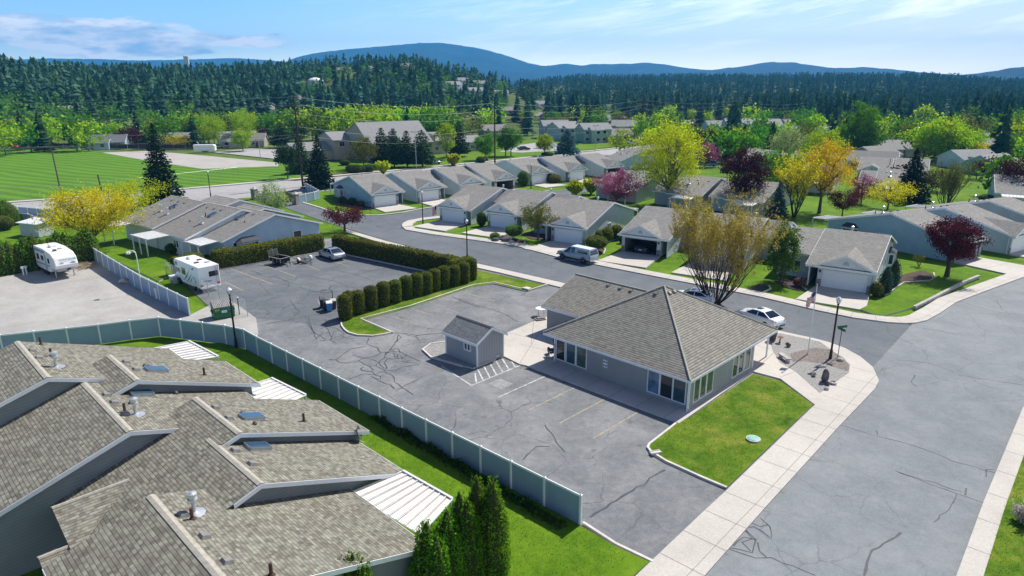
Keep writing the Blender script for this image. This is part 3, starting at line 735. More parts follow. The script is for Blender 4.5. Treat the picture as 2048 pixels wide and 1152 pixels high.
LOT = [(1275, 1152), (1630, 810), (1560, 700), (1160, 576), (1000, 537), (935, 526), (660, 476), (505, 498), (345, 545), (430, 625), (486, 692), (500, 704), (665, 791), (796, 861), (953, 950), (1086, 1011), (1165, 1052)]
sheet('parking_lot', LOT, 0, 'asphalt_lot')
sheet('parking_court', [(345, 555), (440, 541), (655, 503.5), (660, 504), (905, 556), (700, 636), (640, 652), (560, 640), (500, 636), (440, 604), (380, 575)], .006, 'asphalt_court')
sheet('gravel_lot', [(-260, 590), (0, 553), (165, 525), (188, 515), (380, 630), (440, 600), (470, 606), (512, 636), (517, 668), (490, 692), (316, 669), (198, 687), (-260, 760)], .010, 'gravel_lot')
STREET = [(1545, 658), (1163, 574), (947, 525), (770, 480), (690, 456), (640, 440), (560, 412), (500, 398), (508, 388), (588, 382), (600, 405), (640, 417), (659, 423.5), (700, 429), (728, 432), (757, 432), (806, 426.5), (835, 420.6), (874, 414), (1103, 382), (1245, 364), (1245, 372), (879, 433), (843, 437), (816, 442), (804, 448), (803, 454), (812, 460.6), (835, 464.5), (860, 469), (938, 479.6), (1028, 492), (1114, 515), (1512, 593), (1639, 623), (1707, 637), (1775, 646), (1835, 650), (1765, 742), (1746, 734), (1721, 713), (1690, 696), (1658, 684), (1623, 675), (1575, 665)]
sheet('street', STREET, .004, 'asphalt_street')
MAIN = [(1330, 1240), (1408, 1152), (1536, 1008), (1679, 851), (1749, 778), (1758, 761), (1746, 734), (1827, 645), (1854, 642), (1881, 627), (1912, 606), (1964, 586), (2048, 555), (2150, 530), (2320, 505), (2700, 560), (2300, 640), (2120, 735), (2045, 818), (1967, 1005), (1913, 1152), (1885, 1240)]
sheet('street', MAIN, .008, 'asphalt_main')
# pavements
OUT = [(1330, 1240), (1408, 1152), (1536, 1008), (1679, 851), (1749, 778), (1758, 761), (1746, 734), (1721, 713), (1690, 696), (1658, 684), (1623, 675), (1575, 665), (1542, 657), (1400, 626), (1163, 574), (1000, 537), (947, 525), (880, 509), (770, 481), (690, 457.5)]
INN = [(690, 463), (760, 484.5), (870, 513), (945, 533), (1000, 545), (1150, 581), (1300, 620), (1480, 660), (1480, 700), (1498, 737), (1508, 743), (1561, 757), (1630, 809), (1452, 981), (1400, 1029), (1264, 1158), (1170, 1240)]
slab('pavement', OUT + INN, .12, 'concrete')
FAR = [(805, 455), (812, 460.6), (835, 464.5), (860, 469), (938, 479.6), (1028, 492), (1114, 515), (1300, 552), (1512, 593), (1639, 623), (1707, 637), (1775, 646), (1810, 648), (1832, 647), (1854, 642), (1881, 627), (1912, 606), (1964, 586), (2048, 555), (2150, 530), (2320, 505)]
strip('pavement', FAR, 1.75, .12, 'concrete')
strip('kerb', [(600, 404.5), (640, 416.5), (659, 423), (700, 428.5), (728, 431.5), (757, 431.5), (806, 426), (835, 420.2), (874, 413.6), (1103, 381.6)], .45, .12, 'concrete')
strip('kerb', [(879, 433), (843, 437), (816, 442), (806, 447), (804, 451), (805, 455)], 1.75, .12, 'concrete')
strip('pavement', [(1885, 1240), (1913, 1152), (1967, 1005), (2045, 818), (2120, 735)], -.95, .12, 'concrete')
slab('lawn', [(1904, 1240), (1950, 1152), (2003, 1005), (2075, 835), (2150, 750), (2600, 900), (2400, 1300)], .10, 'lawn_patchy')
slab('plaza', [(1007, 712), (1040, 728), (1074, 736), (1108, 726), (1104, 630), (1092, 634), (1068, 642), (1008, 668)], .10, 'concrete')
slab('walkway', [W(-35.2, 37.0), W(-20.3, 37.1), W(-20.3, 38.2), W(-20.6, 49.6), W(-21.3, 49.6), W(-21.3, 39.6), W(-33.2, 39.6), W(-34.2, 38.6)], .11, 'concrete', True)
slab('lawn', [(1380, 834), (1507, 748), (1560, 761), (1626, 809), (1452, 976), (1400, 954), (1330, 923), (1298, 904), (1296, 893), (1346, 852)], .10, 'lawn_patchy')
slab('lawn', [(684, 648), (687, 657), (696, 664), (715, 669.5), (745, 671), (780, 665), (722, 640), (821, 614.5), (948, 572), (988, 567), (1050, 581.5), (1060, 581), (1094, 570), (947, 538.5), (930, 556), (700, 633), (690, 640)], .10, 'lawn_patchy')
slab('lawn', [W(-66, 8), W(-61, 17.5), W(-57.5, 21.6), W(-55, 22.3), W(-53.8, 22.5), W(-41, 22.9), W(-18.2, 23.75), G(1230, 1095), G(1299, 1127), G(1264, 1158), G(1170, 1240), W(-12, -14), W(-66, -14)], .10, 'lawn', True)
slab('lawn', [(172, 462), (215, 452), (258, 478), (285, 489), (333, 512), (338, 550), (318, 562), (187, 499)], .09, 'lawn')
kb = MB()
kerb(kb, [(1350, 848), (1296, 890), (1293, 897), (1300, 906), (1330, 925), (1400, 957), (1452, 979)], .14)
kerb(kb, [(681, 646), (682, 653), (688, 661), (696, 667), (714, 672), (745, 673.5), (770, 670), (788, 665.5)], .14)
kerb(kb, [(788, 666.5), (723, 639), (821, 613.5), (948, 571), (988, 566), (1050, 580.5)], .14)
kerb(kb, [(1060, 581.5), (1098, 569.5)], .14)
kerb(kb, [(1164, 1049), (1230, 1092), (1305, 1128)], .14)
kerb(kb, [(440, 540.5), (655, 503)], .14); kerb(kb, [(661, 504), (831, 539.5), (905, 555)], .14)
kerb(kb, [W(-38.2, 33.2, 0), W(-41.5, 32.6, 0), W(-43.4, 33.2, 0), W(-44, 34.6, 0), W(-43.4, 36, 0)], .14, -.15)
struct(kb.build('kerb', 'concrete_edge'))
slab('stone_bed', [W(-38.2, 33.3), W(-41.5, 32.75), W(-43.3, 33.35), W(-43.8, 34.6), W(-43.3, 35.8), W(-41.2, 36.2), W(-37.2, 36.2), W(-37.2, 33.6)], .10, 'stone_bed', True)
# corner bed: white stone with a brown fan in it
slab('stone_bed', [(1536, 668), (1560, 666), (1640, 683), (1700, 728), (1698, 745), (1640, 786), (1590, 742), (1560, 725), (1545, 700)], .13, 'stone_bed')
slab('gravel_bed', [(1580, 707), (1628, 695), (1660, 699), (1688, 716), (1699, 732), (1697, 742), (1650, 728), (1610, 722), (1585, 723)], .142, 'brown_gravel')

# joints of the concrete pavements
jm = MB()
def ribbon(mb, pts, w, z, jitter=0.0, seed=0, taper=False, world=False):
    rn = random.Random(seed); P = [Vector(p) if world else G(*p) for p in pts]; fine = []
    for a, b in zip(P, P[1:]):
        k = max(1, int((b - a).length / .45)) if jitter else 1
        fine += [a.lerp(b, i / k) + (Vector((rn.gauss(0, jitter), rn.gauss(0, jitter), 0)) if jitter and i else Vector()) for i in range(k)]
    fine.append(P[-1]); ws = [w / 2 * (rn.uniform(.55, 1.35) if jitter else 1) * (max(.25, 1 - i / len(fine)) if taper else 1) for i in range(len(fine))]
    L = []; Rr = []
    for i, p in enumerate(fine):
        t = fine[min(i + 1, len(fine) - 1)] - fine[max(i - 1, 0)]; t.z = 0; t.normalize(); n = Vector((-t.y, t.x, 0)) * ws[i]; L.append(p + n); Rr.append(p - n)
    for i in range(len(fine) - 1):
        mb.face([(*Rr[i].xy, z), (*Rr[i + 1].xy, z), (*L[i + 1].xy, z), (*L[i].xy, z)])
def joints(pts, width, step, z, inset=None, world=False, w=.035):
    P = [Vector(p) if world else G(*p) for p in pts]; acc = 0
    Q = offset(P, width)
    for a, b, c, d in zip(P, P[1:], Q, Q[1:]):
        ln = (b - a).length; x = step - acc
        while x < ln:
            ribbon(jm, [a.lerp(b, x / ln), c.lerp(d, x / ln)], w, z, world=True); x += step
        acc = (ln - (x - step))
    if inset:
        I = offset(P, inset); ribbon(jm, I, w * .8, z, world=True)
joints([(1264, 1158), (1400, 1029), (1452, 981), (1630, 809), (1720, 722)], -2.6, 2.35, .1245, -1.85)
joints(FAR, 1.75, 2.3, .1245, .5)
joints([(1542, 657), (1400, 626), (1163, 574), (1000, 537), (947, 525)], -1.55, 1.6, .1245, -.45)
joints([(1885, 1240), (1913, 1152), (1967, 1005), (2045, 818), (2120, 735)], -.95, 3.1, .1245)
for k in range(6): ribbon(jm, [W(-33 + 2.3 * k, 37.05), W(-33 + 2.3 * k, 39.3)], .04, .1145, world=True)
for a, b in (((1040, 690), (1104, 706)), ((1075, 672), (1040, 728)), ((1020, 668), (1100, 688)), ((1094, 650), (1104, 660)), ((1068, 642), (1062, 690))): ribbon(jm, [a, b], .04, .1045)
for a, b in (((1510, 742), (1556, 700)), ((1560, 757), (1600, 742)), ((1500, 690), (1540, 700)), ((1490, 665), (1520, 655))): ribbon(jm, [a, b], .04, .1245)
struct(jm.build('pavement_joints', 'joint'))
# painted lines
pm = MB(); pw = MB(); py = MB()
for s in (-29.08, -26.24, -23.32): ribbon(py, [W(s, 31.5), W(s, 36.6)], .11, .009, world=True)
for s in (-32.08,): ribbon(pm, [W(s, 31.4), W(s, 36.6)], .11, .009, world=True)
ribbon(pm, [W(-35.0, 31.4), W(-35.0, 36.9)], .11, .009, world=True); ribbon(pm, [W(-39.6, 32.2), W(-35.0, 31.4)], .11, .009, world=True)
for k in range(7): ribbon(pm, [W(-35.1, 32.0 + k * .72), W(-36.5 - (.5 if k else 0), 32.9 + k * .72 + .25)], .12, .009, world=True)
wc = W(-33.6, 33.2); ribbon(pw, [W(-34.3, 33.2), W(-32.9, 33.2)], 1.3, .008, world=True)
for a, b in (((346, 538), (395, 560)), ((395, 560 - 1), (420, 570)), ((462, 538), (545, 568)), ((518, 527), (592, 553)), ((580, 518), (640, 541)), ((628, 512), (700, 533)), ((450, 564), (486, 581)), ((636, 600), (642, 615))): ribbon(py, [a, b], .1, .011)
for a, b in (((784, 633), (845, 651)), ((826, 618), (868, 632)), ((916, 582), (990, 602))): ribbon(py, [a, b], .1, .009)
for a, b in (((858, 604), (918, 626)), ((954, 576), (1010, 590))): ribbon(pw, [a, b], .1, .009)
for o in (pm.build('painted_lines', 'paint_white'), pw.build('painted_lines', 'paint_worn'), py.build('painted_lines', 'paint_yellow')): struct(o)
# tar filled cracks
tm = MB(); Zt = lambda x, y: (640 + x * .1042, 660 + y * .1042)
cr = [[(930, 150), (900, 270), (1110, 345), (1160, 430), (1300, 425), (1430, 280), (1510, 90)], [(170, 570), (300, 570), (440, 470), (600, 360), (900, 315)], [(300, 570), (370, 620), (500, 635), (740, 590), (830, 540), (620, 475)], [(830, 540), (1000, 515), (1150, 460), (1160, 430)], [(740, 590), (850, 660), (950, 695), (1070, 685), (1120, 620), (1000, 560), (830, 545)],
      [(950, 700), (1020, 760), (990, 800), (810, 780), (780, 740), (840, 710)], [(1070, 685), (1250, 770), (1450, 775), (1600, 710), (1920, 650)], [(1250, 780), (1060, 860), (1000, 800)], [(1060, 865), (880, 840), (560, 940)], [(1250, 800), (1420, 910), (1430, 1000), (1560, 1090)], [(1060, 930), (1280, 1040), (1340, 1040), (1430, 1130)], [(980, 890), (1060, 930), (1160, 940), (1160, 890), (1060, 865)], [(1510, 90), (1560, 150), (1430, 250)], [(1530, 70), (1820, 120), (1920, 210)], [(1820, 120), (1920, 100)], [(1440, 60), (1530, 70)],
      [(1300, 430), (1400, 400), (1560, 430), (1680, 490), (1920, 610)], [(1300, 430), (1240, 530), (1400, 560), (1560, 540), (1650, 500)], [(1270, 480), (1250, 440), (1420, 420), (1500, 480), (1480, 550)], [(1240, 540), (1140, 600), (1160, 680), (1240, 740)], [(1290, 560), (1230, 640), (1280, 700), (1280, 750)], [(1400, 440), (1440, 540), (1520, 460), (1580, 560), (1660, 470)], [(1560, 600), (1640, 620), (1860, 640)], [(1330, 380), (1500, 360), (1540, 430), (1600, 430)], [(1920, 930), (1680, 1040), (1560, 1110), (1440, 1180)], [(1560, 1110), (1640, 1140), (1800, 1250)],
      [(0, 210), (180, 190), (470, 80)], [(230, 130), (160, 30), (120, -60), (0, -20)], [(230, 130), (270, 30), (380, 10), (470, 80)], [(230, 130), (200, 190), (310, 250)], [(150, 50), (0, 60)], [(-60, 150), (60, 60)], [(100, -200), (120, -60), (270, -50), (380, 10)]]
for i, c in enumerate(cr): ribbon(tm, [Zt(*p) for p in c], .085, .010, .05, i)
Zc = lambda x, y: (440 + x * .2539, 450 + y * .2539)
for i, c in enumerate([[(310, 790), (590, 740), (850, 690), (940, 670)], [(250, 360), (340, 405), (430, 405), (550, 455), (540, 485), (440, 540)], [(230, 440), (430, 405)], [(500, 440), (690, 400), (860, 345), (1010, 295)], [(440, 360), (640, 365), (860, 345), (1060, 390), (1180, 430)], [(690, 400), (900, 440), (1000, 480)], [(1050, 390), (1290, 345)], [(545, 595), (625, 685), (580, 735)], [(630, 490), (760, 530)], [(690, 730), (720, 800), (760, 900)], [(680, 760), (740, 850), (830, 900)], [(1830, 560), (1900, 600), (2048, 650)], [(1430, 850), (1560, 870), (1760, 850)]]): ribbon(tm, [Zc(*p) for p in c], .08, .014, .05, 50 + i)
for i, c in enumerate([[(1046, 920), (1062, 903), (1074, 893), (1100, 893)], [(1180, 1035), (1330, 940)], [(1170, 585), (1200, 600)], [(910, 596), (1010, 628), (1036, 644)], [(1090, 850), (1130, 905)], [(1130, 575), (1140, 583), (1090, 640)]]): ribbon(tm, [p for p in c], .13 if i == 1 else .08, .010, .05, 80 + i)
Zr = lambda x, y: (1400 + x * .349, 750 + y * .349)
for i, c in enumerate([[(800, 287), (1050, 360), (1240, 410), (1500, 510), (1690, 560)], [(1120, 550), (1300, 620), (1470, 680), (1625, 735)], [(1690, 545), (1640, 540), (1640, 585)], [(1470, 680), (1430, 770), (1340, 845)], [(1520, 690), (1525, 650)], [(170, 1000), (320, 1050), (410, 1048), (660, 1150)], [(1150, 905), (985, 1005), (940, 1150)], [(1140, 560), (1500, 670)], [(345, 820), (400, 870), (410, 940), (360, 900), (310, 870), (250, 880), (320, 945), (300, 1020), (170, 990)], [(320, 945), (250, 930), (190, 980)], [(330, 960), (340, 1010), (380, 1045)], [(260, 890), (300, 940), (240, 960), (290, 1010)], [(300, 850), (345, 870), (390, 860)], [(1230, 0), (1210, 40), (1240, 70)], [(1480, 0), (1857, 60)], [(1010, 320), (1020, 345)]]): ribbon(tm, [Zr(*p) for p in c], .075 if i not in (6,) else .13, .014, .04, 100 + i)
Zj = lambda x, y: (1348 + x * .342, 350 + y * .342)
for i, c in enumerate([[(1450, 895), (1700, 940)], [(1670, 740), (1880, 800), (2048, 820)], [(1300, 1080), (1480, 1100), (1640, 1150)], [(1240, 880), (1260, 930), (1400, 990)], [(720, 810), (740, 780)], [(1880, 730), (1920, 790)]]): ribbon(tm, [Zj(*p) for p in c], .08, .014, .05, 140 + i)
for i, c in enumerate([[(1028, 492 + 20), (1120, 540)], [(870, 480), (1010, 520)], [(700, 440), (860, 470)], [(760, 436), (790, 452)]]): ribbon(tm, c, .08, .009, .05, 160 + i)
struct(tm.build('tar_seams', 'tar'))

def driveway(a, b, c, d, name='driveway'): return slab(name, [a, b, c, d], .115, 'concrete')
# ------------------------------------------------------------------ buildings
def frameM(M): return M
def roof_poly(mb, pts, e, thick=.07, mi=0):
    """a shingled plane with its thickness; E runs along the eave, texture metres go up the slope"""
    pts = [Vector(p) for p in pts]; e = Vector(e).normalized()
    n = Vector()
    for i in range(len(pts)): n += (pts[i] - pts[0]).cross(pts[(i + 1) % len(pts)] - pts[0])
    n.normalize()
    if n.z < 0: pts = pts[::-1]; n = -n
    v = n.cross(e)
    if v.z < 0: v = -v
    mb.face(pts, mi, [(p.dot(e), p.dot(v)) for p in pts])
    lo = [p - n * thick for p in pts]
    mb.face(lo[::-1], mi, [(p.dot(e), p.dot(v)) for p in lo[::-1]])
    for i in range(len(pts)):
        j = (i + 1) % len(pts); mb.face([pts[i], lo[i], lo[j], pts[j]], mi, [(0, .05)] * 4)
def fascia(mb, a, b, drop=.2, th=.035, out=None, mi=0, lower=.05):
    """board hung under a roof edge A-B, OUT = horizontal outward direction"""
    a, b, o = Vector(a), Vector(b), Vector(out).normalized()
    vs = []
    for p in (a, b):
        for k in (0.003, th):
            for z in (-lower + .03, -lower - drop): vs.append(p + o * k + Vector((0, 0, z)))
    mb.mesh(vs, [(0, 1, 3, 2), (4, 6, 7, 5), (0, 4, 5, 1), (2, 3, 7, 6), (0, 2, 6, 4), (1, 5, 7, 3)], mi)
class House:
    """collects roof, wall and trim of one building in its own frame, then hangs them under its thing"""
    def __init__(s, root, M=None): s.root = root; s.roof, s.wall, s.trim, s.cap = MB(M), MB(M), MB(M), MB(M); s.M = M
    def gable(s, a0, a1, tA, zA, tR, zR, tB, zB, z0=0.0, ends=(1, 1), oh=.35, wA=.45, wB=.45, frontwall=True, backwall=True, cap=True, boardA=True):
        """ridge along the first axis from a0 to a1; eaves at tA (height zA) and tB (height zB)"""
        P = lambda a, t, z: (a, t, z)
        roof_poly(s.roof, [P(a0, tA, zA), P(a1, tA, zA), P(a1, tR, zR), P(a0, tR, zR)], (1, 0, 0))
        roof_poly(s.roof, [P(a0, tB, zB), P(a1, tB, zB), P(a1, tR, zR), P(a0, tR, zR)], (1, 0, 0))
        if cap:
            for tt, zz in ((tA, zA), (tB, zB)):
                g = .17; d_ = (tt - tR); q = g * (1 if d_ > 0 else -1); dzz = (zz - zR) / abs(d_) * g
                s.cap.mesh([P(a0 - .01, tR, zR + .03), P(a1 + .01, tR, zR + .03), P(a1 + .01, tR + q, zR + dzz + .03), P(a0 - .01, tR + q, zR + dzz + .03), P(a0 - .01, tR + q, zR + dzz), P(a1 + .01, tR + q, zR + dzz)], [(0, 1, 2, 3), (3, 2, 5, 4)])
        boardA and fascia(s.trim, P(a0, tA, zA), P(a1, tA, zA), out=(0, -1, 0)); fascia(s.trim, P(a0, tB, zB), P(a1, tB, zB), out=(0, 1, 0))
        for a, o, on in ((a0, -1, ends[0]), (a1, 1, ends[1])):
            if not on: continue
            fascia(s.trim, P(a, tA, zA), P(a, tR, zR), out=(o, 0, 0)); fascia(s.trim, P(a, tB, zB), P(a, tR, zR), out=(o, 0, 0))
            w = a - o * oh; ta, tb = tA + wA, tB - wB
            za = zA + (zR - zA) * wA / (tR - tA) - .1; zb = zB + (zR - zB) * wB / (tB - tR) - .1
            s.wall.face([P(w, ta, z0), P(w, tb, z0), P(w, tb, zb), P(w, tR, zR - .1), P(w, ta, za)][::o])
        ta, tb = tA + wA, tB - wB; x0, x1 = a0 + (oh if ends[0] else 0), a1 - (oh if ends[1] else 0)
        if frontwall: s.wall.face([P(x0, ta, z0), P(x1, ta, z0), P(x1, ta, zA + (zR - zA) * wA / (tR - tA) - .1), P(x0, ta, zA + (zR - zA) * wA / (tR - tA) - .1)])
        if backwall: s.wall.face([P(x1, tb, z0), P(x0, tb, z0), P(x0, tb, zB + (zR - zB) * wB / (tB - tR) - .1), P(x1, tb, zB + (zR - zB) * wB / (tB - tR) - .1)])
    def done(s, roof='shingle_house', wall='siding_light', trim='trim', cap='ridge_cap'):
        out = {}
        for n, mb, m in (('roof', s.roof, roof), ('wall', s.wall, wall), ('trim_boards', s.trim, trim), ('ridge_cap', s.cap, cap)):
            if mb.f: out[n] = mb.build(n, m, s.root)
        return out
def window(root, p, u, w, h, n, M=None, bars=0, glassm='glass', frame='trim', fw=.07, name='window'):
    """P lower left corner, U unit vector along, N outward normal"""
    p, u, n = Vector(p), Vector(u), Vector(n); z = Vector((0, 0, 1)); f = MB(M); g = MB(M)
    q = p + n * .03
    f.bar(q, q + u * w, .06, fw, up=(0, 0, 1)); f.bar(q + z * h, q + u * w + z * h, .06, fw)
    for k in [0, w] + [w * (i + 1) / (bars + 1) for i in range(bars)]: f.bar(q + u * k, q + u * k + z * h, fw, .062, up=n)
    fr = f.build(name, frame, root)
    g.face([p + n * .02, p + n * .02 + u * w, p + n * .02 + u * w + z * h, p + n * .02 + z * h]); g.build('pane', glassm, fr); return fr
def pipe_vent(root, p, kind, M=None):
    mb = MB(M); p = Vector(p)
    if kind == 'cap':
        mb.lathe([(.09, -.1), (.09, .62), (.20, .62), (.20, .70), (.13, .72), (.13, .80), (.21, .84), (.20, .94), (.05, 1.0)], p, 12); mb.lathe([(.45, -.02), (.2, .06), (.1, .1)], p, 10); mb.build('flue_cap', 'silver_pipe', root)
    elif kind == 'pipe': mb.lathe([(.07, -.1), (.07, .5), (.055, .52)], p, 9); mb.lathe([(.16, .0), (.1, .08)], p, 9); mb.build('vent_pipe', 'rust_pipe', root)
    elif kind == 'small': mb.lathe([(.10, -.05), (.13, .10), (.05, .2)], p, 8); mb.build('vent_pipe', 'lead', root)
def box_vent(root, p, e, n, M=None, size=.42):
    e, n = Vector(e).normalized(), Vector(n).normalized(); v = n.cross(e); p = Vector(p); mb = MB(M); s = size / 2
    lo = [p + e * i * s + v * j * s for i, j in ((-1, -1), (1, -1), (1, 1), (-1, 1))]; hi = [p + n * .14 + e * i * s * .75 + v * j * s * .7 for i, j in ((-1, -1), (1, -1), (1, 1), (-1, 1))]
    mb.mesh(lo + hi, [(4, 5, 6, 7), (0, 1, 5, 4), (1, 2, 6, 5), (2, 3, 7, 6), (3, 0, 4, 7)]); mb.build('roof_vent', 'roof_vent', root)
def skylight(root, p, e, n, M=None, w=.75, l=1.15):
    e, n = Vector(e).normalized(), Vector(n).normalized(); v = n.cross(e); p = Vector(p); mb = MB(M)
    for sg in (-1, 1):
        mb.bar(p + e * sg * w / 2 - v * l / 2 + n * .08, p + e * sg * w / 2 + v * l / 2 + n * .08, .08, .2, up=n); mb.bar(p - e * w / 2 + v * sg * l / 2 + n * .08, p + e * w / 2 + v * sg * l / 2 + n * .08, .08, .2, up=n)
    mb.face([p + e * i * w * .62 + v * j * l * .62 + n * .015 for i, j in ((-1, -1), (1, -1), (1, 1), (-1, 1))])
    f = mb.build('skylight', 'galv', root); g = MB(M)
    g.face([p + e * i * w / 2 + v * j * l / 2 + n * .19 for i, j in ((-1, -1), (1, -1), (1, 1), (-1, 1))]); g.build('pane', 'solar_glass', f)

# ---- the near townhouse block, seen from behind and above (its frame is the site grid)
def ray_st(x, y):
    dx = (x - 1024) / F_PX; dy = -(y - 576) / F_PX; d = Vector((dx, CP + dy * SP, -SP + dy * CP))
    return (d.dot(AX), d.dot(BX), d.z)
def on_slope(px, tR, zR, m):
    """where the sight line of a pixel meets the roof plane z = zR - m (t - tR)"""
    ds, dt, dz = ray_st(*px); k = (zR + m * tR - CAM_H) / (dz + m * dt)
    return (ds * k, dt * k, CAM_H + dz * k)
def near_unit(name, label, F, B, E, order):
    root = thing(name, label, 'townhouse', W(*order), TH)
    M = Matrix.Translation((-order[0], -order[1], 0)); return root, House(root, M)
ZF = dict(F1=6.5, F2=5.65, B1=5.88, B2=5.35, F3=5.3)
f1 = ST(95, 755, ZF['F1']); f1a = ST(31, 684, ZF['F1']); f2 = ST(260, 862, ZF['F2'])
b1 = (*ST(275, 760, ZF['B1']), ZF['B1']); b1a = ST(212, 711, ZF['B1']); e1 = ST(517, 765, 3.3); m1 = .345; mB1 = (ZF['B1'] - 3.3) / (e1[1] - b1[1])
b2 = (*ST(480, 866, ZF['B2']), ZF['B2']); b2a = ST(383, 797, ZF['B2']); e2 = ST(733, 858, 2.55); m2 = .315; mB2 = (ZF['B2'] - 2.55) / (e2[1] - b2[1])
MS = .33
PT, PZ = 9.97, 4.88                      # a point of the long front slope that runs down past the near ridges
MS = .319
Zs = 4.8
for _ in range(40): Zs = .5 * Zs + .5 * (PZ - MS * (PT - ST(522, 967, Zs)[1]))
ZF['B3'] = Zs; b3 = ST(522, 967, Zs); eb3 = ST(805, 939, 2.1); mb3 = (Zs - 2.1) / (eb3[1] - b3[1])
f3 = (*ST(300, 990, ZF['F3']), ZF['F3']); e3 = ST(770, 1028, 2.5); e3s = ST(832, 1109, 2.5); m3 = (f3[2] - 2.5) / (e3[1] - f3[1])
def back_half(h, a0, a1, tR, zR, tB, zB, front=1.3):
    """ridge, back slope and end gable of a block whose front slope is shared with its neighbours"""
    P = lambda a, t, z: (a, t, z)
    roof_poly(h.roof, [P(a0, tB, zB), P(a1, tB, zB), P(a1, tR, zR), P(a0, tR, zR)], (1, 0, 0)); sl = (zR - zB) / (tB - tR)
    h.cap.mesh([P(a0, tR, zR + .03), P(a1 + .01, tR, zR + .03), P(a1 + .01, tR + .17, zR - sl * .17 + .03), P(a0, tR + .17, zR - sl * .17 + .03), P(a0, tR - .17, zR - MS * .17 + .03), P(a1 + .01, tR - .17, zR - MS * .17 + .03)], [(0, 1, 2, 3), (4, 5, 1, 0)])
    fascia(h.trim, P(a0, tB, zB), P(a1, tB, zB), out=(0, 1, 0)); fascia(h.trim, P(a1, tB, zB), P(a1, tR, zR), out=(1, 0, 0)); fascia(h.trim, P(a1, tR - front, zR - front * MS), P(a1, tR, zR), out=(1, 0, 0))
    w = a1 - .35; tb = tB - .45; zb = zB + sl * .45 - .1
    h.wall.face([P(w, tR - 2.5, 0), P(w, tb, 0), P(w, tb, zb), P(w, tR, zR - .1), P(w, tR - 2.5, zR - .1 - 2.5 * MS)]); h.wall.face([P(w, tb, 0), P(a0, tb, 0), P(a0, tb, zb), P(w, tb, zb)])

def slope_n(m): return (0, m, 1)
# unit one
o1 = (f1[0] - 6, f1[1]); r1, h = near_unit('townhouse', 'near townhouse at the far end of the grey shingled block, highest roof step', 0, 0, 0, o1)
s1a = f1a[0] - .1
h.gable(s1a, f1[0], f1[1] - 10.5, ZF['F1'] - 10.5 * MS, f1[1], ZF['F1'], f1[1] + 8.8, ZF['F1'] - 8.8 * m1)
h.gable(b1a[0], b1[0], b1[1] - 1.9, b1[2] - 1.9 * MS, b1[1], b1[2], e1[1], 3.3, ends=(1, 1), frontwall=False, boardA=False)
on1 = lambda px: on_slope(px, b1[1], b1[2], mB1) if px[0] > 225 else on_slope(px, f1[1], ZF['F1'], m1)
on2 = lambda px: on_slope(px, b2[1], b2[2], mB2) if px[0] > 400 else on_slope(px, f2[1], ZF['F2'], m2)
for px in ((65, 702), (78, 717), (252, 725), (272, 740)): box_vent(r1, on1(px), (1, 0, 0), slope_n(m1), h.M)
pipe_vent(r1, on1((113, 734)), 'cap', h.M)
for px in ((82, 689), (103, 712), (409, 750)): pipe_vent(r1, on1(px), 'pipe', h.M)
for px in ((290, 733), (298, 735)): pipe_vent(r1, on1(px), 'small', h.M)
skylight(r1, on1((312, 741)), (1, 0, 0), slope_n(m1), h.M)
h.done('shingle_front', 'siding_dark')
# unit two
o2 = (f2[0] - 4, f2[1]); r2, h2 = near_unit('townhouse', 'middle townhouse of the near grey shingled block, with a skylight beside its white flue', 0, 0, 0, o2)
h2.gable(f1[0] - 1.2, f2[0], f2[1] - 10.5, ZF['F2'] - 10.5 * MS, f2[1], ZF['F2'], f2[1] + 8.2, ZF['F2'] - 8.2 * m2, ends=(0, 1))
h2.gable(b2a[0], b2[0], b2[1] - 1.9, b2[2] - 1.9 * MS, b2[1], b2[2], e2[1], 2.55, ends=(1, 1), frontwall=False, boardA=False)
for px in ((213, 791), (228, 806), (251, 829), (431, 816), (458, 837)): box_vent(r2, on2(px), (1, 0, 0), slope_n(m2), h2.M)
pipe_vent(r2, on2((272, 829)), 'cap', h2.M); pipe_vent(r2, on2((250, 824)), 'pipe', h2.M); pipe_vent(r2, on2((608, 843)), 'pipe', h2.M)
for px in ((352, 788), (262, 808), (298, 779), (484, 829), (510, 849)): pipe_vent(r2, on2(px), 'small', h2.M)
skylight(r2, on2((282, 789)), (1, 0, 0), slope_n(m2), h2.M); skylight(r2, on2((503, 836)), (1, 0, 0), slope_n(m2), h2.M)
h2.done('shingle_front', 'siding_dark')
# unit three
o3 = (f3[0], f3[1]); r3, h3 = near_unit('townhouse', 'nearest townhouse of the grey shingled block, its wide roof running out of the lower edge', 0, 0, 0, o3)
back_half(h3, ST(415, 877, Zs)[0], b3[0], b3[1], ZF['B3'], eb3[1], 2.1)
fe = on_slope((104, 1017), b3[1], Zs, -MS); zp = lambda t: Zs - MS * (b3[1] - t)
fb = on_slope((70, 1105), f3[1], ZF['F3'], -MS)
h3.gable(f3[0], e3s[0], fb[1], ZF['F3'] - (f3[1] - fb[1]) * MS, f3[1], ZF['F3'], e3[1], 2.5, ends=(0, 1))
for u, v, top in ((f2[0] - .5, b2[0], PT + .9), (b2[0], b3[0], b3[1])):
    roof_poly(h3.roof, [(u, fe[1], zp(fe[1])), (v, fe[1], zp(fe[1])), (v, top, zp(top)), (u, top, zp(top))], (1, 0, 0))
    h3.wall.face([(u, fe[1] + .5, 0), (v, fe[1] + .5, 0), (v, fe[1] + .5, zp(fe[1] + .5) - .1), (u, fe[1] + .5, zp(fe[1] + .5) - .1)])
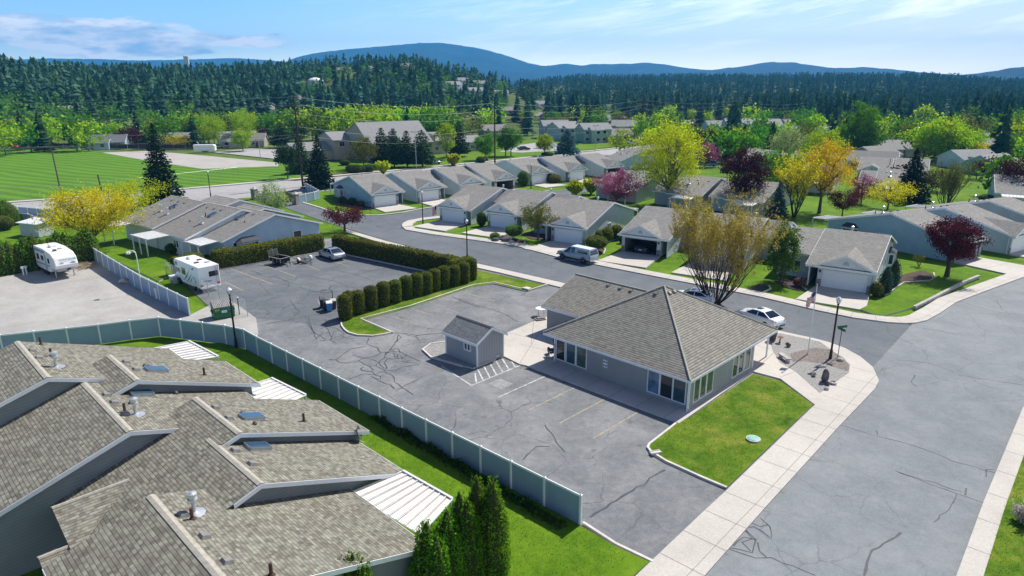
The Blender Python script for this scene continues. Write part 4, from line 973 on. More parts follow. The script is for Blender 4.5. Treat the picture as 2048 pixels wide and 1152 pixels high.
for (p, q) in (((250, 966), (104, 1017)), ((160, 1087), (72, 1108))):
    a = on_slope(p, b3[1], ZF['B3'], -MS); b = ST(*q, a[2] + .06); t0 = b[1]; ln = a[1] - t0
    roof_poly(h3.roof, [(a[0], a[1] + .2, a[2] + .07), (a[0], t0, a[2] + .07), (a[0] + ln, t0, a[2] + .07 - ln * MS)], (0, 1, 0))
    roof_poly(h3.roof, [(a[0], a[1] + .2, a[2] + .07), (a[0], t0, a[2] + .07), (a[0] - .5, t0, a[2] - .1), (a[0] - .5, a[1] - .3, a[2] - .1)], (0, 1, 0))
    h3.cap.tube([(a[0], a[1] + .2, a[2] + .07), (a[0], t0, a[2] + .07)], .09, 6)
for px in ((470, 902), (504, 929)): box_vent(r3, on_slope(px, b3[1], ZF['B3'], mb3), (1, 0, 0), slope_n(mb3), h3.M)
for px in ((366, 1031), (409, 1074), (454, 1124)): box_vent(r3, on_slope(px, f3[1], ZF['F3'], m3), (1, 0, 0), slope_n(m3), h3.M)
pipe_vent(r3, on_slope((389, 1026), f3[1], ZF['F3'], m3), 'cap', h3.M); pipe_vent(r3, on_slope((385, 1038), f3[1], ZF['F3'], m3), 'pipe', h3.M); pipe_vent(r3, on_slope((543, 1150), f3[1], ZF['F3'], m3), 'pipe', h3.M)
pipe_vent(r3, on_slope((597, 879), b3[1], ZF['B3'], mb3), 'pipe', h3.M); pipe_vent(r3, on_slope((497, 880), b3[1], ZF['B3'], mb3), 'small', h3.M)
skylight(r3, on_slope((515, 896), b3[1], ZF['B3'], mb3), (1, 0, 0), slope_n(mb3), h3.M)
h3.done('shingle_front', 'siding_dark')
d = on_slope((718, 884), b3[1], ZF['B3'], mb3); db = MB(h3.M)
db.tube([(d[0], d[1], d[2]), (d[0], d[1], d[2] + .45)], .03, 6); db.tube([(d[0], d[1], d[2] + .4), (d[0] + .25, d[1] + .1, d[2] + .35)], .02, 5)
db.bar((d[0] - .25, d[1] - .2, d[2] + .1), (d[0] + .25, d[1] + .2, d[2]), .05, .04)
dm = MB(h3.M @ Matrix.Translation((d[0], d[1], d[2] + .62)) @ Matrix.Rotation(R(50), 4, 'Z') @ Matrix.Rotation(R(75), 4, 'Y'))
dm.lathe([(0, -.06), (.2, -.04), (.36, .02), (.42, .07), (.36, .03), (.2, -.03), (0, -.05)], (0, 0, 0), 18)
dsh = dm.build('satellite_dish', 'lead', r3, smooth=True); db.build('dish_mount', 'galv', dsh)
def ribbed_cover(root, M, p00, p10, p11, p01, ribs, post=(), mat='patio_white', name='patio_cover', posts_to=0.0, corner_r=.06):
    """white ribbed metal patio roof: p00-p10 against the house, p01-p11 the outer edge"""
    mb = MB(M); a, b, c, d = map(Vector, (p00, p10, p11, p01)); n = (b - a).cross(d - a).normalized()
    if n.z < 0: n = -n
    lo = [p - n * .05 for p in (a, b, c, d)]
    mb.mesh([a, b, c, d] + lo, [(0, 1, 2, 3), (4, 7, 6, 5), (0, 4, 5, 1), (1, 5, 6, 2), (2, 6, 7, 3), (3, 7, 4, 0)])
    for i in range(ribs + 1):
        f = i / ribs; mb.bar(a.lerp(b, f) + n * .025, d.lerp(c, f) + n * .025, .06, .06, up=n)
    mb.bar(d + n * .02, c + n * .02, .12, .16); o = mb.build(name, mat, root); gr = MB(M)
    for i in range(ribs): f = (i + .18) / ribs; gr.bar(a.lerp(b, f) + n * .008, d.lerp(c, f) + n * .008, .05, .012, up=n)
    gr.build('rib_grooves', 'wood_tan', o)
    for f in post:
        q = d.lerp(c, f); pb = MB(M); pb.box(q.x - corner_r, q.x + corner_r, q.y - corner_r, q.y + corner_r, posts_to, q.z - .1); pb.build('post', 'trim', root)
    return o
# patio roofs of the near block
def px_patio(root, M, quad, zs, ribs, **kw):
    P = [(*ST(*q, z), z) for q, z in zip(quad, zs)]; return ribbed_cover(root, M, *P, ribs, **kw)
px_patio(r3, h3.M, ((703, 985), (842, 1070), (905, 999), (806, 943)), (2.46, 2.46, 2.25, 2.25), 9, post=(.03, .97))
px_patio(r2, h2.M, ((478, 777), (545, 822), (612, 791), (543, 757)), (2.6, 2.6, 2.3, 2.3), 8, post=(.03, .97))
px_patio(r1, h.M, ((307, 697), (362, 726), (437, 714), (378, 683)), (3.4, 3.4, 3.0, 3.0), 8, post=(.03, .97))

# ---- club house
def block_thing(name, label, cat, s, t): return thing(name, label, cat, W(s, t), TH), Matrix.Translation((-s, -t, 0))
club, CM = block_thing('club_house', 'grey sided club house with a pyramid hip roof beside the parking stalls', 'club house', -27.2, 44.3)
hc = House(club, CM)
s0, s1, t0, t1, ze, za = -34.2, -20.6, 38.75, 52.95, 2.6, 6.5; ax = (-27.4, 45.85, za)
roof_poly(hc.roof, [(s0, t0, ze), (s1, t0, ze), ax], (1, 0, 0)); roof_poly(hc.roof, [(s1, t0, ze), (s1, t1, ze), ax], (0, 1, 0))
roof_poly(hc.roof, [(s1, t1, ze), (s0, t1, ze), ax], (1, 0, 0)); roof_poly(hc.roof, [(s0, t1, ze), (s0, t0, ze), ax], (0, 1, 0))
for a in ((s0, t0), (s1, t0), (s1, t1), (s0, t1)): hc.cap.tube([(a[0], a[1], ze + .02), (ax[0], ax[1], za + .02)], .085, 6)
for a, b, o in (((s0, t0), (s1, t0), (0, -1, 0)), ((s1, t0), (s1, t1), (1, 0, 0)), ((s1, t1), (s0, t1), (0, 1, 0)), ((s0, t1), (s0, t0), (-1, 0, 0))):
    fascia(hc.trim, (*a, ze), (*b, ze), out=o, drop=.16)
hc.trim.face([(s0 + .02, t0 + .02, ze - .16), (s0 + .02, t1 - .02, ze - .16), (s1 - .02, t1 - .02, ze - .16), (s1 - .02, t0 + .02, ze - .16)])
x0, x1, y0, y1 = -33.46, -20.9, 39.3, 49.45
hc.wall.box(x0, x1, y0, y1, 0, ze - .165, skip=('t', 'b'))
hc.trim.box(x0 - .012, x0 + .1, y0 - .012, y0 + .1, 0, ze - .17); hc.trim.box(x1 - .1, x1 + .012, y0 - .012, y0 + .1, 0, ze - .17); hc.trim.box(x1 - .1, x1 + .012, y1 - .1, y1 + .012, 0, ze - .17)
# annex with a lower gable running to the left
aR, aZ = 49.0, 4.6
roof_poly(hc.roof, [(-39.15, 44.0, 2.6), (-32.0, 44.0, 2.6), (-28.9, aR, aZ), (-39.15, aR, aZ)], (1, 0, 0)); roof_poly(hc.roof, [(-39.15, 54.0, 2.6), (-32.0, 54.0, 2.6), (-28.9, aR, aZ), (-39.15, aR, aZ)], (1, 0, 0))
hc.cap.tube([(-39.15, aR, aZ), (-28.9, aR, aZ)], .085, 6)
fascia(hc.trim, (-39.15, 44, 2.6), (-34.2, 44, 2.6), out=(0, -1, 0)); fascia(hc.trim, (-39.15, 44, 2.6), (-39.15, aR, aZ), out=(-1, 0, 0)); fascia(hc.trim, (-39.15, 54, 2.6), (-39.15, aR, aZ), out=(-1, 0, 0))
hc.wall.face([(-38.75, 44.4, 0), (-38.75, 44.4, 2.65), (-38.75, aR, aZ - .1), (-38.75, 53.6, 2.65), (-38.75, 53.6, 0)]); hc.wall.face([(-38.75, 44.4, 0), (-33.5, 44.4, 0), (-33.5, 44.4, 2.66), (-38.75, 44.4, 2.66)]); hc.wall.face([(-38.75, 53.6, 0), (-33.5, 53.6, 0), (-33.5, 53.6, 2.66), (-38.75, 53.6, 2.66)])
hc.done('shingle_club', 'siding_club')
def on_t(px, t): ds, dt, dz = ray_st(*px); k = t / dt; return (ds * k, t, CAM_H + dz * k)
def on_s(px, s): ds, dt, dz = ray_st(*px); k = s / ds; return (s, dt * k, CAM_H + dz * k)
Zw = lambda x, y: (1050 + x * .17361, 640 + y * .17361)
for a, b, gm_ in ((360, 460, 'glass_dark'), (475, 580, 'glass'), (590, 705, 'glass_green'), (1405, 1540, 'glass_sky'), (1548, 1690, 'glass_dark'), (1695, 1840, 'glass')):
    l = on_t(Zw(a, 480 + (a - 360) * .36), y0)[0]; r = on_t(Zw(b, 505 + (b - 460) * .36), y0)[0]
    window(club, (l, y0, .42), (1, 0, 0), r - l, 1.92, (0, -1, 0), CM, 0, gm_)
for a, b in (((1385, 806), (1396, 800)), ((1397.5, 798), (1409, 790)), ((1410.5, 789), (1423, 779)), ((1463, 752), (1473, 745)), ((1475, 744), (1485, 737)), ((1487, 735), (1498, 728))):
    l = on_s(a, x1)[1]; r = on_s(b, x1)[1]; window(club, (x1, l, .42), (0, 1, 0), r - l, 1.92, (1, 0, 0), CM, 0, 'glass_green')
sg = MB(CM); l = on_t((1109, 706), y0)[0]; sg.box(l - .12, l + .2, y0 - .03, y0 - .005, 1.15, 1.62); b_ = sg.build('wall_sign', 'sign_blue', club)
sg = MB(CM); sg.lathe([(.045, 0), (.045, .006)], (l + .04, y0 - .036, 1.5), 8, axis='y'); sg.bar((l + .04, y0 - .036, 1.44), (l + .02, y0 - .036, 1.3), .03, .006, up=(0, 1, 0)); sg.lathe([(.085, 0), (.085, .004), (.06, .004), (.06, 0)], (l + .03, y0 - .035, 1.28), 12, axis='y'); sg.build('wheelchair_mark', 'sign_white', b_)
sg = MB(CM); l = on_t((1210.5, 727), y0)[0]; sg.box(l - .2, l + .2, y0 - .03, y0 - .005, 1.12, 1.74); b_ = sg.build('wall_sign', 'sign_white', club)
sg = MB(CM)
for i in range(2):
    for j in range(2):
        cx, cz = l - .1 + .2 * i, 1.28 + .29 * j; sg.lathe([(.07, 0), (.07, .004), (.05, .004), (.05, 0)], (cx, y0 - .036, cz), 10, axis='y'); sg.bar((cx - .045, y0 - .037, cz + .045), (cx + .045, y0 - .037, cz - .045), .02, .005, up=(0, 1, 0))
sg.build('pictograms', 'car_dark', b_)
pb = MB(CM); pb.box(-21.2, -21.08, 52.5, 52.62, .1, 2.45); pb.build('porch_post', 'trim', club)
pb = MB(CM); pb.tube([(x1 - .06, y0 - .07, .12), (x1 - .06, y0 - .07, 2.3), (x1 - .2, t0 + .08, 2.45)], .045, 6); pb.tube([(x1 - .06, y0 - .07, .14), (x1 + .1, y0 - .35, .12)], .045, 6); pb.build('downspout', 'trim', club)
mcl = (za - ze) / (ax[1] - t0)
def on_hipS(px): # slope facing the lot
    ds, dt, dz = ray_st(*px); k = (ze - mcl * t0 - CAM_H) / (dz - mcl * dt); return (ds * k, dt * k, CAM_H + dz * k)
box_vent(club, on_hipS((1312, 587)), (1, 0, 0), (0, -mcl, 1), CM, .38)
ma = (aZ - 2.6) / (aR - 44.0)
for px in ((1217, 571), (1241, 577), (1262, 582)):
    ds, dt, dz = ray_st(*px); k = (2.6 - ma * 44.0 - CAM_H) / (dz - ma * dt); box_vent(club, (ds * k, dt * k, CAM_H + dz * k), (1, 0, 0), (0, -ma, 1), CM, .36)
mr = (za - ze) / (s1 - ax[0])
for px in ((1339, 587), (1348, 584)):
    ds, dt, dz = ray_st(*px); k = (ze + mr * s1 - CAM_H) / (dz + mr * ds); box_vent(club, (ds * k, dt * k, CAM_H + dz * k), (0, 1, 0), (mr, 0, 1), CM, .36)
pb = MB(CM); pb.lathe([(.09, 0), (.09, .02), (.02, .03)], (-36.4, 44.37, 1.5), 10, axis='y'); pb.build('outlet_vent', 'black_metal', club)

# ---- shed
shed, SM = block_thing('garden_shed', 'small grey garden shed with white corner boards and a dark gable roof', 'shed', -39.1, 35.5)
hs = House(shed, SM); a0, a1, u0, u1 = -41.07, -37.2, 34.04, 37.04
hs.gable(a0 - .22, a1 + .25, u0 - .28, 2.22, 35.54, 3.2, u1 + .28, 2.22, z0=.1, oh=.25, wA=.28, wB=.28)
for x in (a0, a1):
    for y in (u0, u1): hs.trim.box(x - .06, x + .06, y - .06, y + .06, .1, 2.2)
hs.done('shingle_shed', 'siding_shed', 'trim', 'shingle_shed')
l = on_t((929, 688), u0)[0]; window(shed, (l, u0, 1.22), (1, 0, 0), .75, .62, (0, -1, 0), SM, 1, 'glass_dark', fw=.1)
v = MB(SM); v.box(a1 + .01, a1 + .03, 36.2, 36.55, .3, .38); v.build('wall_vent', 'trim', shed)
v = MB(SM); v.bar((a1 + .012, u0 + .1, .42), (a1 + .012, u1 - .1, .42), .02, .03); v.build('base_trim', 'siding_grey', shed)

# ---- row houses: local frame x along the street front, y away from it
def row_house(label, at, ang, mirror=False, Wd=6.9, D=17.6, conn=3.2, wall='siding_light', garage='closed', end_left=True, end_right=True, group='grey roofed row houses', bay=False, patio=True, zr=5.2, yr=9.0, roof='shingle_house', back=False, vents=True, stone=True, front=True, lod=0, drive=0.0, connz=4.75, conny=7.0, side_windows=True):
    root = thing('row_house', label, 'house', at, ang, group); M = Matrix.Scale(-1, 4, (1, 0, 0)) if mirror else Matrix.Identity(4)
    if drive:
        ca, sa = math.cos(ang), math.sin(ang); sg_ = -1 if mirror else 1; q_ = [Vector((at.x + ca * x * sg_ - sa * y, at.y + sa * x * sg_ + ca * y, 0)) for x, y in ((.05, .3), (5.6, .3), (6.3, -drive), (-.5, -drive))]
        slab('driveway', q_, .112, 'concrete', True); ribbon(dj, [q_[0].lerp(q_[3], .5), q_[1].lerp(q_[2], .5)], .04, .116, world=True)
    h = House(root, M); ze = 2.62; sl = (zr - ze) / (yr + .5)
    h.gable(-.35, Wd, -.5, ze, yr, zr, D + .5, ze + .05, ends=(1, 1), oh=.33, frontwall=False, cap=False)
    # garage front
    gl, gr, gh = .42, 5.1, 2.1
    h.wall.face([(0, 0, 0), (gl, 0, 0), (gl, 0, gh), (0, 0, gh)]); h.wall.face([(gr, 0, 0), (5.62, 0, 0), (5.62, 0, gh), (gr, 0, gh)]); h.wall.face([(0, 0, gh), (5.62, 0, gh), (5.62, 0, 2.66), (0, 0, 2.66)])
    h.wall.face([(5.62, 0, 0), (5.62, 6.0, 0), (5.62, 6, 2.9), (5.62, 0, 2.66)]); h.wall.face([(5.62, 6, 0), (Wd - .33, 6, 0), (Wd - .33, 6, 4.1), (5.62, 6, 4.1)])
    if conn:
        h.gable(Wd - .3, Wd + conn, conny - .5, 3.0, max(yr + 1.5, conny + 3), connz, D - .5, 2.7, ends=(0, 1), cap=False)
    h.trim.bar((Wd - .35, .12, 0), (Wd - .35, .12, 2.5), .15, .15)
    # gable over the garage
    px_, pz = 2.75, 4.12; py = (pz - ze) / sl - .5
    for sgn, xe in ((-1, -.5), (1, 6.0)):
        roof_poly(h.roof, [(px_, -.62, pz + .03), (xe, -.62, ze + .0), (xe, -.5, ze + .03), (px_, py + .15, pz + .03)], (0, 1, 0), .06)
        fascia(h.trim, (px_, -.62, pz + .03), (xe, -.62, ze), out=(0, -1, 0), drop=.18)
    ped = MB(M); ped.face([(-.12, -.33, ze - .02), (5.65, -.33, ze - .02), (px_, -.33, pz - .12)]); ped.face([(-.12, -.33, ze - .02), (-.12, .0, ze - .02), (5.65, 0, ze - .02), (5.65, -.33, ze - .02)]); pd = ped.build('gable_face', 'siding_white', root)
    lv = MB(M); lv.box(px_ - .34, px_ + .34, -.37, -.335, 2.98, 3.06); n = 8
    lv.face([(px_ + .32 * math.cos(math.pi * k / n), -.36, 3.06 + .38 * math.sin(math.pi * k / n)) for k in range(n + 1)]); lv.build('gable_vent', 'siding_grey', pd)
    if garage == 'closed':
        g = MB(M); g.box(gl, gr, .06, .1, 0, gh)
        for k in range(1, 4): g.box(gl + .02, gr - .02, .045, .062, gh * k / 4 - .012, gh * k / 4 + .012, 0)
        for i in range(4):
            for k in range(4): g.box(gl + .16 + i * 1.17, gl + 1.02 + i * 1.17, .04, .062, .12 + k * .525, .42 + k * .525)
        g.build('garage_door', 'door_white', root)
    else:
        g = MB(M); g.face([(gl, 0, .02), (gr, 0, .02), (gr, 6, .02), (gl, 6, .02)]); g.face([(gl, 6, 0), (gr, 6, 0), (gr, 6, gh), (gl, 6, gh)]); g.face([(gl, 0, 0), (gl, 6, 0), (gl, 6, gh), (gl, 0, gh)]); g.face([(gr, 6, 0), (gr, 0, 0), (gr, 0, gh), (gr, 6, gh)]); g.face([(gl, 0, gh), (gr, 0, gh), (gr, 6, gh), (gl, 6, gh)])
        g.build('garage_interior', 'interior', root)
        g = MB(M); g.box(gl + .3, gl + 1.5, 5.4, 5.95, 0, 1.3); g.box(gr - 1.2, gr - .3, 5.3, 5.95, 0, 1.7); g.build('garage_shelves', 'wood_brown', root)
    if stone:
        
        for xa, xb in ((-.03, gl - .03), (gr + .05, 5.66)): st = MB(M); st.box(xa, xb, -.06, .03, 0, .95); st.build('stone_pillar', 'brick_stone', root)
    ds = MB(M); ds.tube([(-.08, .25, .05), (-.08, .25, 2.3), (-.2, -.2, 2.45)], .045, 5); ds.build('downspout', 'trim', root)
    ld = MB(M); ld.box(gr + .18, gr + .34, -.14, -.01, 1.75, 2.05); ld.build('wall_lantern', 'black_metal', root)
    d = MB(M); d.box(5.75, 6.5, 5.93, 5.98, 0, 2.05); d.build('front_door', 'wood_brown', root)
    if side_windows:
        if end_left:
            window(root, (-.02, 10.9 if bay else 8.6, .95), (0, -1, 0), 1.1, 1.1, (-1, 0, 0), M, 1)
        if conn:
            window(root, (Wd + conn * .3, conny - .06, .8), (1, 0, 0), min(1.4, conn * .5), 1.2, (0, -1, 0), M, 1)
    if bay:
        b = MB(M); pts = [(-.02, D - 2.2), (-.75, D - 2.7), (-.75, D - 4.4), (-.02, D - 4.9)]
        b.prism(pts, .25, 2.2); bo = b.build('bay_window', wall, root)
        b = MB(M); b.mesh([(p[0] - (.12 if i in (1, 2) else 0), p[1], 2.2) for i, p in enumerate(pts)] + [(-.02, D - 2.9, 2.75), (-.02, D - 4.2, 2.75)], [(0, 1, 4), (1, 2, 5, 4), (2, 3, 5)]); b.build('bay_roof', 'shingle_shed', bo)
        window(bo, (-.76, D - 2.85, .75), (0, -1, 0), 1.35, 1.25, (-1, 0, 0), M, 0)
        for (p, q) in ((pts[1], pts[0]), (pts[3], pts[2])):
            u = (Vector((*q, 0)) - Vector((*p, 0))); ln = u.length; u.normalize(); nn = Vector((u.y, -u.x, 0)); nn = nn if nn.x < 0 else -nn
            window(bo, Vector((*p, .75)) + u * .15, u, ln - .3, 1.25, nn, M, 0)
    if patio:
        ribbed_cover(root, M, (.6, D + .45, 2.5), (4.6, D + .45, 2.5), (4.6, D + 3.3, 2.3), (.6, D + 3.3, 2.3), 7, post=(.02, .98))
    if vents:
        back_m = (zr - ze - .05) / (D + .5 - yr)
        for x, y in ((1.2, yr + 2.2), (3.4, yr + 2.2), (5.2, yr + 2.2)): box_vent(root, (x, y, zr - back_m * (y - yr)), (1, 0, 0), (0, back_m, 1), M, .38)
        y = yr + 4; pipe_vent(root, (4.4, y, zr - back_m * (y - yr)), 'cap', M); pipe_vent(root, (2.5, y, zr - back_m * (y - yr)), 'pipe', M)
    h.done(roof, wall); return root
_build = MB.build
def _mirror_build(s, *a, **k):
    if s.M is not None and s.M.determinant() < 0: s.f = [f[::-1] for f in s.f]; s.uv = [None if u is None else u[::-1] for u in s.uv]
    return _build(s, *a, **k)
MB.build = _mirror_build
def V2(x, y): return Vector((x, y, 0))
dj = MB()
# row across the street from the club house
a2 = R(-33)
row_house('row house at the curve with a flag by its shaded garage', V2(-12.37, 113.1), a2, conn=3.0, drive=6.6)
row_house('row house second from the curve, garage beside a round clipped topiary', V2(-3.95, 108.07), a2, conn=4.5, drive=6.6)
row_house('row house behind the silver pickup, blank end wall with clipped globe shrubs', V2(10.55, 94.08), a2, mirror=True, conn=4.5, wall='siding_grey', conny=4.0, drive=6.6)
row_house('row house with a dark car in its open garage, left of the budding tree', V2(15.32, 90.53), a2, conn=3.2, garage='open', drive=6.6)
row_house('row house hidden behind the big budding street tree', V2(23.7, 84.6), a2, conn=3.0, drive=6.6)
row_house('corner row house with a lit end wall at the street junction', V2(39.68, 70.39), R(-35), mirror=True, conn=4.2, conny=3.2, bay=True, wall='siding_light', drive=6.6)
# row beyond, facing the other way
a1_ = R(40)
row_house('row house with a blue shaded end wall and bay window, nearest the entrance gate', V2(-26.59, 125.96), R(38), conn=0, bay=True, wall='siding_blue', drive=6.0)
row_house('row house second from the entrance gate with a sunlit white garage door', V2(-18.76, 132.15), R(41), conn=3.3, wall='siding_grey', drive=6.0)
row_house('row house third from the entrance gate, half hidden behind the nearer row', V2(-10.9, 139.2), a1_, conn=3.3, drive=6.0)
row_house('row house with an open dark garage and a small dormer window beside it', V2(.6, 150.2), R(39), mirror=True, conn=4.5, garage='open', drive=6.0)
row_house('row house with a white garage behind the yellow bushes and lamp post', V2(4.35, 157.06), R(39), conn=3.3, drive=6.0)
row_house('row house above the yellow bush with its porch post left of the garage', V2(18.2, 167.0), R(38), mirror=True, conn=3.5, drive=6.0)
row_house('row house with a dark open garage at the far row end, above the pink tree', V2(28.5, 174.5), R(38), mirror=True, conn=3.5, garage='open', drive=6.0)
# row on the right
row_house('row house behind the round maroon tree, long blue end wall and open garage', V2(57.86, 84.47), R(30), conn=0, bay=True, wall='siding_blue', garage='open', D=18.5, drive=8.0)
row_house('row house right of the round maroon tree with a grey side wall', V2(68.21, 88.85), R(32), conn=3.3, wall='siding_grey', D=18.5, drive=8.0)
row_house('row house at the right edge with only its roof and grey side wall showing', V2(79.2, 95.2), R(33), conn=3.3, wall='siding_grey', D=18.5, drive=8.0)
struct(dj.build('driveway_joints', 'joint'))
# rows behind the little park
for i, (x, y, lab) in enumerate(((84.5, 163.5, 'row house behind the park, left of the dark spruce, with a white gable'), (97.5, 157.5, 'row house behind the park, right beside the top of the dark spruce'), (110.5, 150.0, 'row house behind the park near the right edge with a white gable'), (73.5, 171.0, 'row house behind the orange tree with only a strip of roof showing'), (123, 143.5, 'row house behind the park, last before the right edge'))):
    row_house(lab, V2(x, y), R(-31), conn=4.5, patio=False, vents=False, mirror=bool(i % 2), D=15)
row_house('row house behind the pink crab apple, its back patio roof towards the park', V2(90.5, 150.5), R(149), conn=3.2, vents=True)
row_house('row house behind the brown budding tree, pale end wall towards the right edge', V2(102.5, 143.0), R(149), conn=3.2, mirror=True, wall='siding_light')
row_house('row house behind the orange tree, white patio roof against the lawn', V2(78.0, 158.5), R(149), conn=3.2)
row_house('row house behind the pink blossom tree with a white patio cover', V2(35.5, 145.5), R(142), conn=3.2, wall='siding_grey')
row_house('row house under the tall yellow green tree', V2(46.0, 137.5), R(142), conn=3.2, wall='siding_grey')
row_house('row house behind the budding tree with a grey back roof', V2(55.0, 130.5), R(142), conn=3.2, wall='siding_grey')
row_house('pale row house left of the dark maroon tree', V2(62.0, 190.0), R(-52), conn=0, wall='siding_light', vents=False)
row_house('row house behind the dark maroon tree, pale side wall', V2(72.0, 182.0), R(-52), conn=3.2, wall='siding_light', vents=False)
for i, (x, y) in enumerate(((44.5, 196), (49.5, 203), (55, 210))):
    row_house(('stepped row house beyond the pink tree, nearest of its line', 'stepped row house beyond the pink tree, middle of its line', 'stepped row house beyond the pink tree, farthest of its line')[i], V2(x, y), R(125), conn=0, patio=(i == 0), vents=True, wall='siding_blue', front=False)

# ---- four-unit house at the left, seen from its garden side (x = along the ridge, y = towards its street)
LQ = G(443, 482.8, 2.65); LQ.z = 0; la = R(142.3)
def lq(label, x0): 
    root = thing('row_house', label, 'house', LQ, la, 'row houses behind the clipped hedge'); return root, House(root, Matrix.Scale(-1, 4, (0, 1, 0)))
q1, H1 = lq('row house with the bright blue gable wall above the clipped hedge', 0)
H1.gable(0, 9.6, 0, 2.65, 8.3, 5.15, 16.1, 2.65)
H1.gable(6.8, 12.5, 8, 4.2, 11.0, 4.85, 17.6, 2.7, ends=(1, 0))
H1.done('shingle_house', 'siding_blue')
q2, H2 = lq('middle row house behind the clipped hedge with a white patio roof', 0)
H2.gable(4.9, 14.2, -2.35, 2.75, 6.2, 5.55, 15.5, 2.75); H2.gable(13.4, 20.5, 7, 4.6, 11.0, 5.45, 18.5, 2.75, ends=(1, 0)); H2.done('shingle_house', 'siding_light')
q3, H3 = lq('row house of the clipped hedge row nearest the large spruce', 0)
H3.gable(13.8, 24.0, -2.4, 3.1, 5.6, 5.75, 15, 2.75); H3.done('shingle_house', 'siding_light')
MQ = Matrix.Scale(-1, 4, (0, 1, 0))
ribbed_cover(q1, MQ, (.7, .6, 2.62), (4.9, .6, 2.62), (6.3, -2.5, 2.4), (.7, -2.6, 2.4), 7, post=(.1, .5, .9))
ribbed_cover(q2, MQ, (8.8, -2.1, 2.72), (13.6, -2.1, 2.72), (14.4, -5.2, 2.5), (9.4, -5.2, 2.5), 7, post=(.1, .5, .9))
ribbed_cover(q3, MQ, (20.0, -2.2, 3.0), (24.0, -2.2, 3.0), (24.4, -5.0, 2.8), (20.4, -5.0, 2.8), 6, post=(.1, .9))
window(q1, (.34, 12.4, .9), (0, -1, 0), 1.3, 1.2, (-1, 0, 0), MQ, 0, 'glass_dark'); window(q1, (.34, 3.6, .9), (0, -1, 0), 1.9, 1.2, (-1, 0, 0), MQ, 1, 'glass_dark')
b = MB(MQ); b.prism([(.35, 2.2), (-.5, 2.6), (-.5, 5.2), (.35, 5.6)], .2, 2.1); b.build('bay_window', 'siding_blue', q1)
b = MB(MQ); b.mesh([(.35, 2.0, 2.1), (-.65, 2.5, 2.1), (-.65, 5.3, 2.1), (.35, 5.8, 2.1), (.35, 2.9, 2.6), (.35, 4.9, 2.6)], [(0, 1, 4), (1, 2, 5, 4), (2, 3, 5)]); b.build('bay_roof', 'shingle_shed', q1)
window(q1, (-.52, 5.0, .7), (0, -1, 0), 2.2, 1.2, (-1, 0, 0), MQ, 1, 'glass_dark')
window(q2, (7.8, -1.91, 1.0), (1, 0, 0), 1.3, 1.0, (0, -1, 0), MQ, 1); window(q3, (16.5, -1.96, 1.0), (1, 0, 0), 1.3, 1.0, (0, -1, 0), MQ, 1)
for root, pts, tR, zR, m in ((q1, ((2.4, 5, 'small'), (5.5, 6.2, 'pipe'), (6.5, 5.0, 'cap')), 8.3, 5.15, .301), (q2, ((7.2, 1.5, 'cap'), (9.0, 3.0, 'pipe'), (10.0, 1.2, 'small')), 6.2, 5.55, .327), (q3, ((16.4, 1.2, 'cap'), (19, 1.5, 'cap'), (17.5, 2.8, 'pipe')), 5.6, 5.75, .331)):
    for x, y, k in pts: pipe_vent(root, (x, y, zR - m * (tR - y)), k, MQ)
    skylight(root, (pts[1][0] - .8, tR - 2.6, zR - m * 2.6), (1, 0, 0), (0, -m, 1), MQ)
    for k in range(3): box_vent(root, (pts[0][0] + 1 + k * 1.9, tR - 1.2, zR - m * 1.2), (1, 0, 0), (0, -m, 1), MQ, .38)

# ---- senior residence beyond the collector road
S0 = G(790, 316); sen = thing('residence_hall', 'large tan and grey residence hall with broad gables beyond the road', 'residence', S0, R(38)); sen.scale = (.76, .76, .98)
hh = House(sen)
hh.gable(-16, 14, -9, 5.2, 3, 11.8, 26, 4.6, ends=(1, 1))
hh.gable(-24, -6, 8, 6.2, 16, 8.6, 26, 6.2)
hh.gable(-40, -22, 10, 3.2, 17, 5.6, 26, 3.2)
hh.gable(12, 30, 4, 4.6, 10, 7.4, 20, 4.2)
hh.gable(30, 52, 6, 3.2, 12, 5.4, 20, 3.2)
for x in (13.5, 17.5, 21.5):   # dormers
    for sg in (-1, 1): roof_poly(hh.roof, [(x, 3.6, 7.0), (x, 9.2, 7.0), (x + sg * 1.6, 6.2, 5.6), (x + sg * 1.6, 3.6, 5.6)], (0, 1, 0))
    hh.wall.face([(x - 1.4, 3.9, 4.4), (x + 1.4, 3.9, 4.4), (x + 1.4, 3.9, 5.6), (x, 3.9, 6.8), (x - 1.4, 3.9, 5.6)])
# front gable with a tall window, towards the road
for sg in (-1, 1): roof_poly(hh.roof, [(-7, -15.5, 7.8), (-7, 4, 7.8), (-7 + sg * 7.5, 4, 3.4), (-7 + sg * 7.5, -15.5, 3.4)], (0, 1, 0)); fascia(hh.trim, (-7, -15.5, 7.8), (-7 + sg * 7.5, -15.5, 3.4), out=(0, -1, 0), drop=.4)
hh.wall.face([(-13.6, -14.6, 0), (-.4, -14.6, 0), (-.4, -14.6, 3.8), (-7, -14.6, 7.6), (-13.6, -14.6, 3.8)]); hh.wall.face([(-13.6, -14.6, 0), (-13.6, -8, 0), (-13.6, -8, 3.8), (-13.6, -14.6, 3.8)]); hh.wall.face([(-.4, -14.6, 0), (-.4, -8, 0), (-.4, -8, 3.8), (-.4, -14.6, 3.8)])
hh.done('shingle_ash', 'siding_tan', 'siding_dark', 'shingle_ash')
window(sen, (-9.4, -14.6, .6), (1, 0, 0), 4.8, 3.6, (0, -1, 0), None, 3, 'glass', 'siding_dark'); window(sen, (-8.4, -14.61, 4.4), (1, 0, 0), 2.8, 1.1, (0, -1, 0), None, 1, 'glass', 'siding_dark')
for x in (-21, -16.5): window(sen, (x, 8.44, 4.2), (1, 0, 0), 2.2, 1.4, (0, -1, 0), None, 1, 'glass_dark')
